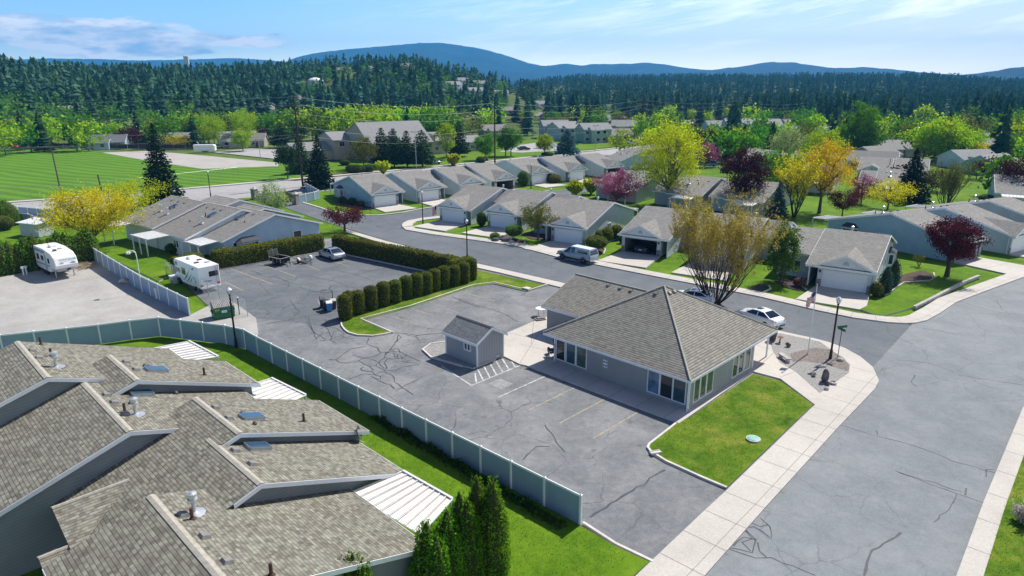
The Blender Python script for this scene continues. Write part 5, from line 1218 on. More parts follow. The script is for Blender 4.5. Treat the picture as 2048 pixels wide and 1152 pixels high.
for x in (15, 19, 23): window(sen, (x, 4.44, 1.2), (1, 0, 0), 1.8, 1.4, (0, -1, 0), None, 1)
for x in range(32, 50, 4): window(sen, (x, 6.44, .9), (1, 0, 0), 1.8, 1.3, (0, -1, 0), None, 1)
for y in (-4, 1, 6): window(sen, (-15.66, y + 2, 3.6), (0, -1, 0), 2.0, 1.6, (-1, 0, 0), None, 1)
# ------------------------------------------------------------------ fences
def fence_run(name, label, pts, h=1.83, step=2.44, z0=.0, group=None, closed_end=True):
    """white vinyl privacy fence: posts with caps, board panels with blue shade put into their colour, and a bright top rail"""
    P = [Vector((p[0], p[1], z0)) for p in pts]; o = P[0].copy(); root = thing(name, label, 'fence', o, 0, group); P = [p - o for p in P]
    L = sum((b - a).length for a, b in zip(P, P[1:])); n = max(1, round(L / step)); stp = L / n
    def at(d):
        for a, b in zip(P, P[1:]):
            l = (b - a).length
            if d <= l + 1e-6: return a.lerp(b, d / l)
            d -= l
        return P[-1].copy()
    Q = [at(i * stp) for i in range(n + 1)]
    for i, q in enumerate(Q):
        d = (Q[min(i + 1, n)] - Q[max(i - 1, 0)]).normalized(); a = math.atan2(d.y, d.x)
        m = MB(Matrix.Translation(q) @ Matrix.Rotation(a, 4, 'Z')); m.box(-.064, .064, -.064, .064, 0, h + .05)
        m.mesh([(-.08, -.08, h + .05), (.08, -.08, h + .05), (.08, .08, h + .05), (-.08, .08, h + .05), (0, 0, h + .13)], [(3, 2, 1, 0), (0, 1, 4), (1, 2, 4), (2, 3, 4), (3, 0, 4)]); m.build('post', 'vinyl_top', root)
    for a, b in zip(Q, Q[1:]):
        d = (b - a).normalized(); a2, b2 = a + d * .066, b - d * .066; z = Vector((0, 0, 1))
        m = MB(); m.bar(a2 + z * (h * .5), b2 + z * (h * .5), .03, h - .12)
        k = 12
        for j in range(1, k):
            c = a2.lerp(b2, j / k); s = Vector((-d.y, d.x, 0)) * .0165
            for sg in (-1, 1): m.bar(c + s * sg + z * .1, c + s * sg + z * (h - .12), .010, .006, up=(d.x, d.y, 0))
        m.bar(a2 + z * .09, b2 + z * .09, .05, .14); pn = m.build('panel', 'vinyl', root)
        m = MB(); m.bar(a2 + z * (h - .03), b2 + z * (h - .03), .055, .13); m.build('rail', 'vinyl_top', pn)
    return root
fence_run('vinyl_fence', 'long white vinyl fence between the near townhouse lawn and the parking lot', [G(-60, 718), G(198, 688.6), G(316, 671.5), G(400, 682), G(486, 693.7), W(-53.8, 22.54), W(-41, 22.95), W(-18.24, 23.79)])
fence_run('vinyl_fence', 'pale vinyl fence separating the gravel lot from the mown strip', [G(186.5, 520), G(284, 582), G(379.8, 631.5)])
fence_run('vinyl_fence', 'short blue shaded vinyl fence beside the stone gate pillar', [G(594, 408), G(641, 398), G(612, 381)], h=1.7)
fence_run('vinyl_fence', 'vinyl fence enclosing the yard beyond the arborvitae hedge', [G(8, 447), G(56, 446), G(92, 462), G(118, 440), G(40, 448 - 16)], h=1.7)
def chain_fence(label, pts, h=1.8, step=2.6, post='galv', mesh='chain', gap=.22):
    P = [G(*p) for p in pts]; o = P[0].copy(); root = thing('chain_link_fence', label, 'fence', o); P = [p - o for p in P]
    m = MB(); r = MB(); pr = []
    for a, b in zip(P, P[1:]):
        L = (b - a).length; n = max(1, round(L / step)); d = (b - a) / L
        pr += [a.lerp(b, i / n) for i in range(n + (1 if b is P[-1] else 0))]
        k = int((L + h) / gap)
        for i in range(k + 1):
            for sg in (0, 1):
                x0 = i * gap - h if sg == 0 else i * gap; x1 = x0 + h if sg == 0 else x0 - h; z0, z1 = 0, h
                lo, hi = min(x0, x1), max(x0, x1)
                f = lambda x: z0 + (z1 - z0) * (x - x0) / (x1 - x0)
                xa, xb = max(0, min(L, x0)), max(0, min(L, x1))
                if abs(xa - xb) < .05: continue
                m.bar(a + d * xa + Vector((0, 0, f(xa))), a + d * xb + Vector((0, 0, f(xb))), .012, .012)
        r.tube([a + Vector((0, 0, h)), b + Vector((0, 0, h))], .025, 5)
    for q in pr:
        t = MB(); t.tube([q, q + Vector((0, 0, h + .05))], .035, 6); t.build('post', post, root)
    m.build('wire_mesh', mesh, root); r.build('rail', post, root); return root
chain_fence('chain link fence around the motorhome stall beside the dumpster', [(333, 551), (396.6, 583), (440, 604), (467.6, 618), (496, 632)], post='galv', gap=.3)
chain_fence('tall chain link fence along the near edge of the sports field', [(-60, 402), (120, 391), (280, 377), (478, 353)], h=2.4, step=5, gap=.9)

bf = thing('board_fence', 'long dark board fence along the far end of the sports field', 'fence', G(60, 297)); P_ = [G(*q) - bf.location for q in ((60, 297), (170, 296.5), (300, 299), (420, 300))]
for a, b in zip(P_, P_[1:]):
    n = max(1, int((b - a).length / 4))
    for i in range(n):
        m = MB(); m.bar(a.lerp(b, i / n) + Vector((0, 0, 1)), a.lerp(b, (i + .97) / n) + Vector((0, 0, 1)), .06, 1.7); m.build('panel', 'pole_dark', bf)
ys = thing('garden_shed', 'low shed with a bright white flat roof beyond the arborvitae hedge', 'shed', G(76, 470), R(-20)); m = MB(); m.box(-2.0, 2.0, -1.2, 1.2, 0, 2.0); m.build('wall', 'siding_grey', ys); m = MB(); m.mesh([(-2.3, -1.5, 2.0), (2.3, -1.5, 2.0), (2.3, 1.5, 2.3), (-2.3, 1.5, 2.3), (-2.3, -1.5, 2.1), (2.3, -1.5, 2.1), (2.3, 1.5, 2.4), (-2.3, 1.5, 2.4)], [(4, 5, 6, 7), (0, 1, 5, 4), (1, 2, 6, 5), (2, 3, 7, 6), (3, 0, 4, 7)]); m.build('roof', 'patio_white', ys)
# ------------------------------------------------------------------ lamps, poles, signs
def lamp_post(label, at, h=5.6):
    root = thing('street_lamp', label, 'street lamp', at, R(20), 'black street lamps')
    m = MB(); m.lathe([(.17, 0), (.17, .08), (.13, .12), (.12, .9), (.085, 1.0), (.075, h - 1.0), (.055, h - .75), (.10, h - .7), (.06, h - .62), (.12, h - .58)], (0, 0, 0), 12); m.build('pole', 'black_metal', root, smooth=False)
    m = MB(); m.lathe([(.10, h - .57), (.20, h - .22)], (0, 0, 0), 6); g = m.build('lantern', 'lamp_clear', root)
    m = MB()
    for k in range(6):
        a = math.pi / 3 * k; m.bar((.105 * math.cos(a), .105 * math.sin(a), h - .57), (.205 * math.cos(a), .205 * math.sin(a), h - .22), .02, .02)
    m.build('lantern_frame', 'black_metal', g)
    m = MB(); m.lathe([(.25, h - .22), (.24, h - .19), (.12, h - .06), (.05, h - .02), (.03, h + .04), (0, h + .06)], (0, 0, 0), 6); m.build('lantern_roof', 'sign_white', root); return root
lamp_post('black street lamp with a white lantern in the brown gravel corner bed', G(1660, 720))
lamp_post('black street lamp standing behind the hedge columns by the street', G(934.5, 522))
lamp_post('black street lamp on the lawn at the curve beside the flagged house', G(846, 448.5))
lamp_post('black street lamp rising from the lawn just behind the long vinyl fence', W(*ST(473, 697)))
lamp_post('black street lamp before the house with the lit white garage and yellow bushes', G(1062, 377))
lamp_post('black street lamp beside the collector road near the big spruce', G(422, 396))
lamp_post('black street lamp by the far row houses left of the orange tree', G(1441, 345))
lamp_post('black street lamp in front of the white gable behind the park', G(1774, 362))
def wood_pole(label, base, h, lean=(0, 0), arms=1, mat='pole_wood', r=.16, armrot=0.3, arm=1.2, steel=False):
    root = thing('utility_pole', label, 'utility pole', base, armrot); m = MB(); top = Vector((lean[0], lean[1], h))
    m.tube([(0, 0, -.1), top * .5, top], [r, r * .86, r * .66], 9); m.build('pole', mat, root)
    for k in range(arms):
        z = h - .35 - k * 1.6; c = top * (z / h); m = MB(); m.bar(c + Vector((-arm, .14, 0)), c + Vector((arm, .14, 0)), .10, .12); m.bar(c + Vector((-arm * .5, .16, 0)), c + Vector((0, .14, -.55)), .04, .04); m.bar(c + Vector((arm * .5, .16, 0)), c + Vector((0, .14, -.55)), .04, .04); a = m.build('crossarm', mat, root)
        for x in (-arm * .92, -arm * .35, arm * .92):
            m = MB(); m.lathe([(.03, 0), (.05, .06), (.03, .12), (.05, .18), (.01, .24)], c + Vector((x, .14, .06)), 7); m.build('insulator', 'stone_light', a)
    return root, top
POLES = {}
POLES['wood'] = wood_pole('leaning brown wooden utility pole at the edge of the sports field', G(125, 400), 11.0, (-.2, 0), 1, armrot=R(20), arm=2.4)
def plain_pole(label, base, h, r=.22, mat='pole_dark', arms=3, rot=.5, lean=(0, 0)): return wood_pole(label, base, h, lean, arms, mat, r, rot, 1.1)
plain_pole('tallest dark power pole standing between the two spruces', G(606, 373), 20.3, .24, rot=R(10), lean=(-.3, 0))
plain_pole('tall dark power pole behind the row houses near the lawn', G(990, 336), 18.2, .24, rot=R(10))
plain_pole('dark power pole above the yellow green tree near the far car park', G(1281, 285), 17.4, .22, rot=R(10))
plain_pole('dark power pole in front of the long school building', G(1469, 262), 15.8, .22, rot=R(10))
plain_pole('far dark power pole right of the school building', G(1607, 252), 13.5, .2, rot=R(10))
m_ = thing('utility_pole', 'short dark wooden stub pole beside the sports field fence', 'utility pole', G(203, 380)); mb = MB(); mb.tube([(0, 0, -.1), (-.25, 0, 3.4)], [.17, .15], 9); mb.build('pole', 'pole_wood', m_)
def area_light(label, base, h):
    root = thing('area_light', label, 'light pole', base, R(30)); m = MB(); m.tube([(0, 0, 0), (0, 0, h)], [.10, .07], 8); m.build('pole', 'galv', root); m = MB(); m.box(-1.0, 1.0, -.06, .06, h - .05, h + .05); m.box(-1.25, -.8, -.16, .16, h - .04, h + .12); m.box(.8, 1.25, -.16, .16, h - .04, h + .12); m.build('lamp_head', 'lead', root)
area_light('grey twin headed light pole before the residence hall pines', G(833, 338), 10.2); area_light('grey light pole by the far lawn beside the blue spruce', G(1190, 303), 9.0)
area_light('grey light pole by the church car park', G(521, 318), 6)
# wires
def wire(name, label, pts, sag):
    m = MB(); P = [Vector(p) for p in pts]; o = P[0].copy()
    for a, b in zip(P, P[1:]):
        q = [a.lerp(b, i / 14) - Vector((0, 0, sag * 4 * (i / 14) * (1 - i / 14))) - o for i in range(15)]; m.tube(q, .022, 4, cap=False)
    w = m.build(name, 'wire', origin=None); w.location = o; tag(w, label, 'cable', 'overhead cables'); return w
def top_of(px, h): p = G(*px); p.z = h; return p
tp = [top_of((606, 373), 20.0), top_of((990, 336), 17.9), top_of((1281, 285), 17.1), top_of((1469, 262), 15.5), top_of((1607, 252), 13.2)]
lft = Vector((-190, 118, 21))
wire('power_line', 'topmost overhead cable strung between the dark power poles', [lft] + tp, 1.6)
for k, (dz, dx) in enumerate(((1.7, .9), (3.3, -.9), (6.5, .3), (8.2, -.2))):
    wire('power_line', ('second overhead cable below the topmost on the dark power poles', 'third overhead cable on the dark power poles', 'lower slack overhead cable on the dark power poles', 'lowest overhead cable on the dark power poles')[k], [lft + Vector((0, dx, -dz))] + [p + Vector((dx, 0, -dz)) for p in tp], 1.8 + .2 * k)
wb = G(125, 400) + Vector((-.2, 0, 10.8))
wire('power_line', 'slack overhead cable from the leaning wooden pole out over the field', [Vector((-190, 150, 11)), wb, top_of((606, 373), 9.5)], 1.5)
wire('power_line', 'overhead cable from the leaning wooden pole towards the big spruce', [Vector((-185, 148, 12)), wb + Vector((2.2, .8, 0)), top_of((606, 373), 11.5)], 1.6)
# flag poles
def flag_mesh(root, M, w, h, canton=True, seed=0):
    """drooping striped flag: W along the fly, H down the hoist"""
    rn = random.Random(seed); nx, nz = 10, 13
    pt = lambda i, j: (w * i / nx * .8, .10 * math.sin(i * .9 + seed) * (i / nx) * 1.4 + .03 * math.sin(j * .6), -h * j / nz - w * .55 * (i / nx) ** 1.4)
    for name, mat, test in (('red_stripes', 'flag_red', lambda i, j: j % 2 == 0), ('white_stripes', 'flag_white', lambda i, j: j % 2 == 1), ('canton', 'flag_blue', None)):
        m = MB(M)
        for i in range(nx):
            for j in range(nz):
                can = i < 4 and j < 7
                if (test is None and can) or (test is not None and not can and test(i, j)): m.face([pt(i, j), pt(i + 1, j), pt(i + 1, j + 1), pt(i, j + 1)])
        m.build(name, mat, root)
fp = thing('flagpole', 'slim white flagpole on a round footing in the brown gravel bed', 'flagpole', G(1615, 711)); m = MB(); m.lathe([(.05, 0), (.045, 3), (.03, 6.5)], (0, 0, 0), 8); m.build('pole', 'trim', fp); m = MB(); m.lathe([(0, 6.42), (.08, 6.5), (0, 6.6)], (0, 0, 0), 10); m.build('finial', 'black_metal', fp); m = MB(); m.lathe([(.28, -.02), (.28, .06), (.08, .10)], (0, 0, 0), 12); m.build('footing', 'stone_light', fp)
fl = thing('flag', 'striped red white and blue flag hanging from the slim flagpole', 'flag', G(1615, 711) + Vector((-.05, 0, 5.75)), R(200)); flag_mesh(fl, None, .95, .85, True, 1)
fl = thing('flag', 'striped flag hanging by the garage of the house at the curve', 'flag', V2(-12.9, 112.6) + Vector((0, 0, 2.75)), R(190)); flag_mesh(fl, None, .9, 1.4, True, 2); m = MB(); m.bar((.5, 0, -.4), (-.1, 0, .1), .03, .03); m.build('staff', 'trim', fl)
ss = thing('street_sign', 'green street name sign on a thin dark post at the corner', 'street sign', G(1675, 717), R(15)); m = MB(); m.tube([(0, 0, 0), (0, 0, 2.75)], .03, 7); m.build('post', 'black_metal', ss); m = MB(); m.box(-.48, .48, -.015, .015, 2.76, 2.98); m.build('name_plate', 'sign_green', ss); m = MB(); m.box(-.015, .015, -.42, .42, 2.52, 2.74); m.build('name_plate', 'sign_green', ss)
for px, lab in (((513, 520), 'small white stall sign against the hedge left of the utility trailer'), ((611, 504), 'small white stall sign against the hedge behind the flat trailer')):
    s_ = thing('stall_sign', lab, 'sign', G(*px), R(60)); m = MB(); m.tube([(0, 0, 0), (0, 0, 1.0)], .02, 5); m.build('post', 'galv', s_); m = MB(); m.box(-.2, .2, -.035, -.022, .75, 1.05); m.build('plate', 'sign_white', s_)
s_ = thing('street_sign', 'small dark sign post on the lawn corner by the blue end wall', 'street sign', G(741.5, 429), R(30)); m = MB(); m.tube([(0, 0, 0), (0, 0, 2.3)], .025, 6); m.build('post', 'black_metal', s_); m = MB(); m.box(-.3, .3, -.012, .012, 2.2, 2.35); m.build('name_plate', 'sign_green', s_)
gl = thing('gooseneck_lamp', 'white gooseneck lamp on a tall thin pole behind the pale fence', 'lamp', G(285, 585), 0); m = MB(); m.tube([(0, 0, 0), (0, 0, 4.2), (-.05, 0, 4.6), (-.3, 0, 4.85), (-.65, 0, 4.85), (-.8, 0, 4.7)], [.05, .05, .045, .04, .04, .04], 7); m.build('pole', 'trim', gl); m = MB(); m.lathe([(.06, .15), (.25, .02), (.22, -.16), (0, -.22)], (-.85, 0, 4.6), 12); m.build('lamp_head', 'sign_white', gl)
for i, px in enumerate(((641, 614), (665.5, 601))):
    p_ = thing('post', ('thin dark steel post beside the dark refuse bin', 'thin dark steel post behind the brown refuse bin')[i], 'post', G(*px)); m = MB(); m.tube([(0, 0, 0), (0, 0, 1.15)], .04, 7); m.build('shaft', 'black_metal', p_)
p_ = thing('bollard_light', 'slim black post with a pale cap by the chain link fence', 'bollard', G(479, 629)); m = MB(); m.tube([(0, 0, 0), (0, 0, 1.75)], .045, 7); m.build('shaft', 'black_metal', p_); m = MB(); m.lathe([(.06, 1.75), (.09, 1.8), (0, 1.9)], (0, 0, 0), 8); m.build('cap', 'sign_white', p_)
for i, px in enumerate(((48, 551), (54, 549))):
    p_ = thing('hookup_post', ('short white utility post by the hedge, left of a pair', 'short white utility post by the hedge, right of a pair')[i], 'post', G(*px)); m = MB(); m.box(-.06, .06, -.06, .06, 0, 1.0); m.box(-.16, .16, -.1, .1, .85, 1.1); m.build('body', 'trim', p_)
# gate pillars
for lab, px in (('stone gate pillar with a pale cap left of the pale green tree', (510, 398)), ('stone gate pillar at the end of the short vinyl fence', (592, 409))):
    g_ = thing('gate_pillar', lab, 'pillar', G(*px), R(-20)); m = MB(); m.box(-.5, .5, -.5, .5, 0, 2.0); m.build('shaft', 'brick_stone', g_); m = MB(); m.box(-.6, .6, -.6, .6, 2.0, 2.15); m.mesh([(-.5, -.5, 2.15), (.5, -.5, 2.15), (.5, .5, 2.15), (-.5, .5, 2.15), (0, 0, 2.55)], [(0, 1, 4), (1, 2, 4), (2, 3, 4), (3, 0, 4)]); m.build('cap', 'stone_light', g_)

# ------------------------------------------------------------------ corner bed furniture
bn = thing('garden_bench', 'backless concrete garden bench beside the gravel bed', 'bench', G(1568, 722), math.atan2(*(lambda a, b: (b.y - a.y, b.x - a.x))(G(1560, 712), G(1577, 724)))); m = MB(); m.box(-.72, .72, -.21, .21, .40, .49); m.build('seat', 'stone_light', bn, bevel=.02)
for sx in (-1, 1): m = MB(); m.prism([(sx * .5 - .06, -.17), (sx * .5 + .06, -.17), (sx * .5 + .06, .17), (sx * .5 - .06, .17)], 0, .40); m.build('leg', 'stone_light', bn)
def rock(label, px, r, seed, mat='stone_light', z=0.13, sub=3, rot=0):
    m = MB(); m.rock((0, 0, r[2] * .75), r, seed, 0, sub); o = m.build('rock', mat, smooth=False); o.location = G(*px) + Vector((0, 0, z)); o.rotation_euler = (0, 0, rot); tag(o, label, 'rock'); return o
rock('tall brown standing stone at the corner of the hip roof', (1545, 683), (.42, .30, .78), 3, 'stone_dark'); rock('small pale stone on top of the tall brown standing stone', (1552, 684), (.16, .14, .14), 4, 'stone_light', 1.38)
rock('rounded grey boulder in the white gravel behind the bench', (1575, 696), (.27, .22, .24), 5, 'stone_dark'); rock('pale flat stone lying across the gravel edge below the lamp', (1640, 737), (.55, .16, .13), 6, 'stone_light')
rock('large dark upright slate in the white gravel bed', (1648, 766), (.28, .30, .62), 8, 'stone_dark', rot=.8); rock('pale pointed stone left of the dark slate', (1627, 755), (.20, .18, .24), 9, 'stone_light'); rock('dark small stone right below the dark slate', (1654, 773), (.18, .16, .20), 10, 'stone_dark'); rock('pale stone at the lowest tip of the gravel bed', (1652, 782), (.22, .15, .12), 12, 'stone_light'); rock('grey flat stone in the brown gravel beside the street sign', (1679, 724), (.32, .24, .15), 13, 'stone_light')
m = MB(); m.lathe([(.26, 0), (.30, .06), (.30, .14), (.2, .17), (.16, .08)], (0, 0, 0), 14); o = m.build('stone_ring', 'stone_light'); o.location = G(1665, 770) + Vector((0, 0, .13)); tag(o, 'small ring shaped stone planter beside the dark slate', 'planter')
bb = thing('bird_bath', 'small rusty bird bath beside the tall standing stone', 'bird bath', G(1559, 688) + Vector((0, 0, .13))); m = MB(); m.lathe([(.13, 0), (.06, .08), (.05, .42)], (0, 0, 0), 9); m.build('stem', 'wood_brown', bb); m = MB(); m.lathe([(.05, .42), (.24, .5), (.26, .54), (.1, .50), (0, .49)], (0, 0, 0), 14); m.build('bowl', 'wood_brown', bb)
ml = thing('manhole', 'green round utility lid in a concrete ring on the club lawn', 'manhole', G(1506, 882) + Vector((0, 0, .10))); m = MB(); m.lathe([(.46, 0), (.46, .10), (.36, .10), (.36, .04)], (0, 0, 0), 24); m.build('ring', 'stone_light', ml); m = MB(); m.lathe([(.36, .02), (.36, .11), (.30, .135), (0, .14)], (.0, 0, 0), 24); m.build('lid', 'lid_green', ml)
m = MB(); m.box(-.35, .35, -.16, .16, 0, .09); m.box(-.35, .35, -.16, -.12, .09, .13); m.box(-.35, .35, .12, .16, .09, .13); o = m.build('splash_block', 'concrete_edge'); o.location = G(1311, 909) + Vector((0, 0, .10)); o.rotation_euler = (0, 0, R(18)); tag(o, 'concrete splash block at the kerb corner of the club lawn', 'splash block')
m = MB(); m.prism([(-.5, -.35), (.5, -.35), (.35, .35), (-.35, .35)], 0, .28); o = m.build('concrete_block', 'concrete_edge'); o.location = G(1054, 580); o.rotation_euler = (0, 0, R(-40)); tag(o, 'pale concrete block at the kerb tip of the driveway', 'concrete block')
tb = thing('patio_table', 'white round patio table against the annex wall of the club house', 'table', G(1082, 632) + Vector((0, 0, .10))); m = MB(); m.lathe([(.0, .70), (.56, .70), (.58, .72), (.56, .74), (0, .745)], (0, 0, 0), 20); m.build('table_top', 'sign_white', tb)
for k in range(4): a = math.pi / 4 + k * math.pi / 2; m = MB(); m.tube([(.4 * math.cos(a), .4 * math.sin(a), 0), (.34 * math.cos(a), .34 * math.sin(a), .7)], .025, 6); m.build('leg', 'trim', tb)
m = MB(); m.box(-.5, .5, -.35, .35, 0, .12); m.box(-.3, .45, -.2, .25, .12, .22); o = m.build('paver_stack', 'brick_stone'); o.location = W(*ST(1080, 641)) + Vector((0, 0, .10)); o.rotation_euler = (0, 0, .4); tag(o, 'low stack of brown pavers under the patio table edge', 'pavers')
wb_ = thing('wheelbarrow', 'dark wheelbarrow with one large wheel parked by the club house corner', 'wheelbarrow', W(-34.3, 39.9, .10), TH + R(150)); m = MB(); m.lathe([(.17, -.05), (.30, -.05), (.32, 0), (.30, .05), (.17, .05), (.17, -.05)], (.55, 0, .32), 16, axis='y'); m.build('wheel', 'tyre', wb_); m = MB(); m.mesh([(-.5, -.3, .62), (.3, -.3, .62), (.3, .3, .62), (-.5, .3, .62), (-.3, -.18, .36), (.2, -.18, .36), (.2, .18, .36), (-.3, .18, .36)], [(4, 5, 6, 7), (0, 1, 5, 4), (1, 2, 6, 5), (2, 3, 7, 6), (3, 0, 4, 7)]); m.build('tray', 'lead', wb_)
for sg in (-1, 1): m = MB(); m.tube([(.55, sg * .08, .32), (-.3, sg * .24, .42), (-1.0, sg * .28, .6)], .022, 6); m.tube([(-.3, sg * .24, .42), (-.35, sg * .26, 0)], .02, 6); m.build('handle', 'silver_pipe', wb_)

# refuse
def wheel_bin(label, px, mat, lidm, rot):
    b = thing('refuse_bin', label, 'bin', G(*px), rot, 'wheeled refuse bins'); m = MB(); m.mesh([(-.24, -.26, .06), (.24, -.26, .06), (.24, .26, .06), (-.24, .26, .06), (-.3, -.34, .95), (.3, -.34, .95), (.3, .34, .95), (-.3, .34, .95)], [(3, 2, 1, 0), (0, 1, 5, 4), (1, 2, 6, 5), (2, 3, 7, 6), (3, 0, 4, 7)]); m.build('body', mat, b, bevel=.03)
    m = MB(); m.mesh([(-.33, -.38, .95), (.33, -.38, .95), (.33, .38, .98), (-.33, .38, .98), (-.27, -.30, 1.03), (.27, -.30, 1.03), (.27, .3, 1.06), (-.27, .3, 1.06)], [(4, 5, 6, 7), (0, 1, 5, 4), (1, 2, 6, 5), (2, 3, 7, 6), (3, 0, 4, 7)]); m.build('lid', lidm, b)
    for sg in (-1, 1): m = MB(); m.lathe([(.0, -.03), (.12, -.03), (.12, .03), (0, .03)], (sg * .26, .27, .12), 10, axis='x'); m.build('wheel', 'tyre', b)
wheel_bin('dark grey refuse bin beside a thin steel post, leftmost of four', (646, 615), 'bin_black', 'lead', .3); wheel_bin('black refuse bin squeezed between the blue and grey ones', (653, 620), 'bin_black', 'bin_black', .5); wheel_bin('bright blue refuse bin with a pale lid', (659, 622.5), 'bin_blue', 'sign_white', .4); wheel_bin('brown refuse bin with a cream lid behind the blue one', (667, 618), 'bin_brown', 'stone_light', .4)
dp = thing('dumpster', 'green steel dumpster with a ribbed brown lid behind the fence', 'dumpster', (-29.3, 61.9, 0), R(35)); m = MB(); prof = [(0, .08), (0, 1.12), (.18, 1.18), (1.35, 1.55), (1.48, 1.5), (1.48, .08)]; w = 1.9
m.mesh([(0, y, z) for y, z in prof] + [(w, y, z) for y, z in prof], [(0, 1, 2, 3, 4, 5), (11, 10, 9, 8, 7, 6)] + [(i, i + 6, (i + 1) % 6 + 6, (i + 1) % 6) for i in (0, 4, 5)] + [(1, 7, 8, 2)]); m.bar((-.03, -.02, .55), (w + .03, -.02, .55), .06, .1); m.bar((-.03, -.02, 1.1), (w + .03, -.02, 1.1), .08, .08); m.build('body', 'bin_green', dp)
for sg in (-.07, w + .07): m = MB(); m.box(sg - .06, sg + .06, .35, 1.1, .62, .82); m.build('fork_pocket', 'bin_green', dp)
m = MB(); n = 12
cv = [(.05 + 1.4 * i / 8, 1.14 + .44 * (i / 8) - .10 * math.cos(math.pi * (i / 8 - .5)) * -1.0) for i in range(9)]
m.mesh([(x, y, z + .03) for x in (-.03, w + .03) for y, z in cv], [(i, i + 9, i + 10, i + 1) for i in range(8)]); ldm = m.build('lid', 'bin_lid', dp)
m = MB()
for k in range(12):
    x = .08 + k * (w - .16) / 11; m.mesh([(x + d_, y, z + .035 + (.05 if abs(d_) < .03 else 0)) for d_ in (-.05, -.02, .02, .05) for y, z in cv], [(j * 9 + i, (j + 1) * 9 + i, (j + 1) * 9 + i + 1, j * 9 + i + 1) for j in range(3) for i in range(8)])
m.build('lid_ribs', 'stone_light', ldm)
for (xa, xb, za, zb, mt, nm) in ((.12, .5, .92, 1.06, 'sign_yellow', 'warning_label'), (1.3, 1.62, .88, 1.08, 'sign_blue', 'label_plate'), (.72, 1.2, .62, .86, 'sign_white', 'label_plate')):
    m = MB(); m.box(xa, xb, -.012 if za > .6 else -.06, -.002, za, zb); lp_ = m.build(nm, mt, dp)
    m = MB()
    for r_ in range(2): m.box(xa + .05, xb - .07, -.018, -.012, za + .05 + r_ * .06, za + .075 + r_ * .06)
    m.build('print_lines', 'car_dark', lp_)
sp_ = thing('salt_bin', 'small white lidded box on legs beside the chain link fence', 'box', G(349, 566), R(-40)); m = MB(); m.box(-.45, .45, -.35, .35, .42, .85); m.build('body', 'rv_grey', sp_); m = MB(); m.box(-.5, .5, -.4, .4, .85, .92); m.build('lid', 'sign_white', sp_)
for x in (-.35, .35): m = MB(); m.box(x - .05, x + .05, -.3, .3, 0, .42); m.build('leg', 'rv_grey', sp_)
rock('round grey boulder against the pale fence in the gravel lot', (250, 566), (.75, .55, .42), 21, 'stone_light', 0)
for i, px in enumerate(((310, 592), (314, 598))):
    p_ = thing('meter_pedestal', ('white electric pedestal by the pale fence, farther of two', 'white electric pedestal by the pale fence, nearer of two')[i], 'pedestal', G(*px)); m = MB(); m.box(-.09, .09, -.07, .07, 0, 1.25); m.build('body', 'trim', p_); m = MB(); m.box(-.14, .14, -.1, .1, .9, 1.3); m.build('meter_box', 'galv', p_)
# brush pile of dead branches near the trailer
m = MB(); rn = random.Random(5)
for i in range(46):
    a = rn.uniform(0, 6.28); c = Vector((rn.gauss(0, .6), rn.gauss(0, .6), rn.uniform(.05, .45))); d_ = Vector((math.cos(a), math.sin(a), rn.uniform(-.2, .35))) * rn.uniform(.4, 1.1); m.tube([c - d_, c + d_ * .2 + Vector((0, 0, .08)), c + d_], [.035, .03, .01], 4)
o = m.build('brush_pile', 'wood_tan'); o.location = G(170, 535); tag(o, 'loose pile of cut dead branches at the edge of the gravel lot', 'brush pile')

# ------------------------------------------------------------------ vehicles (x forward, y left, origin on the ground under the middle)
def wheels(root, xs, y, r, w=.22, rimm='rim', dual=False):
    for x in xs:
        for sg in (-1, 1):
            m = MB(); m.lathe([(r * .62, -w / 2), (r * .96, -w / 2), (r, -w / 3), (r, w / 3), (r * .96, w / 2), (r * .62, w / 2)], (x, sg * y, r), 20, axis='y'); wh = m.build('wheel', 'tyre', root)
            m = MB(); yy = sg * (y + sg * 0) + sg * (w / 2 - .015)
            for k in range(5):
                a = 2 * math.pi * k / 5; m.bar((x, yy, r), (x + math.cos(a) * r * .6, yy, r + math.sin(a) * r * .6), .09, .03, up=(0, 1, 0))
            m.lathe([(r * .52, yy - sg * .05), (r * .64, yy - sg * .05), (r * .64, yy), (r * .54, yy)], (x, 0, r), 18, axis='y'); m.lathe([(0, yy - .01), (r * .18, yy)], (x, 0, r), 8, axis='y'); m.build('rim', rimm, wh)
def loft(mb, secs, cap=True):
    """sections: list of equal rings of points"""
    n = len(secs[0]); vs = [p for s in secs for p in s]
    fs = [(i * n + k, i * n + (k + 1) % n, (i + 1) * n + (k + 1) % n, (i + 1) * n + k) for i in range(len(secs) - 1) for k in range(n)]
    if cap: fs += [tuple(range(n))[::-1], tuple((len(secs) - 1) * n + k for k in range(n))]
    mb.mesh(vs, fs)
def car_ring(x, w, zb, zs, zt, tum=.06, inset=.1):
    """one cross section of a body: sill, shoulder, top"""
    half = [(w * .90, zb), (w, zb + .12), (w, zs - .08), (w * .965, zs), (w - inset, zt)]
    return [(x, -y, z) for y, z in half] + [(x, y, z) for y, z in half[::-1]]
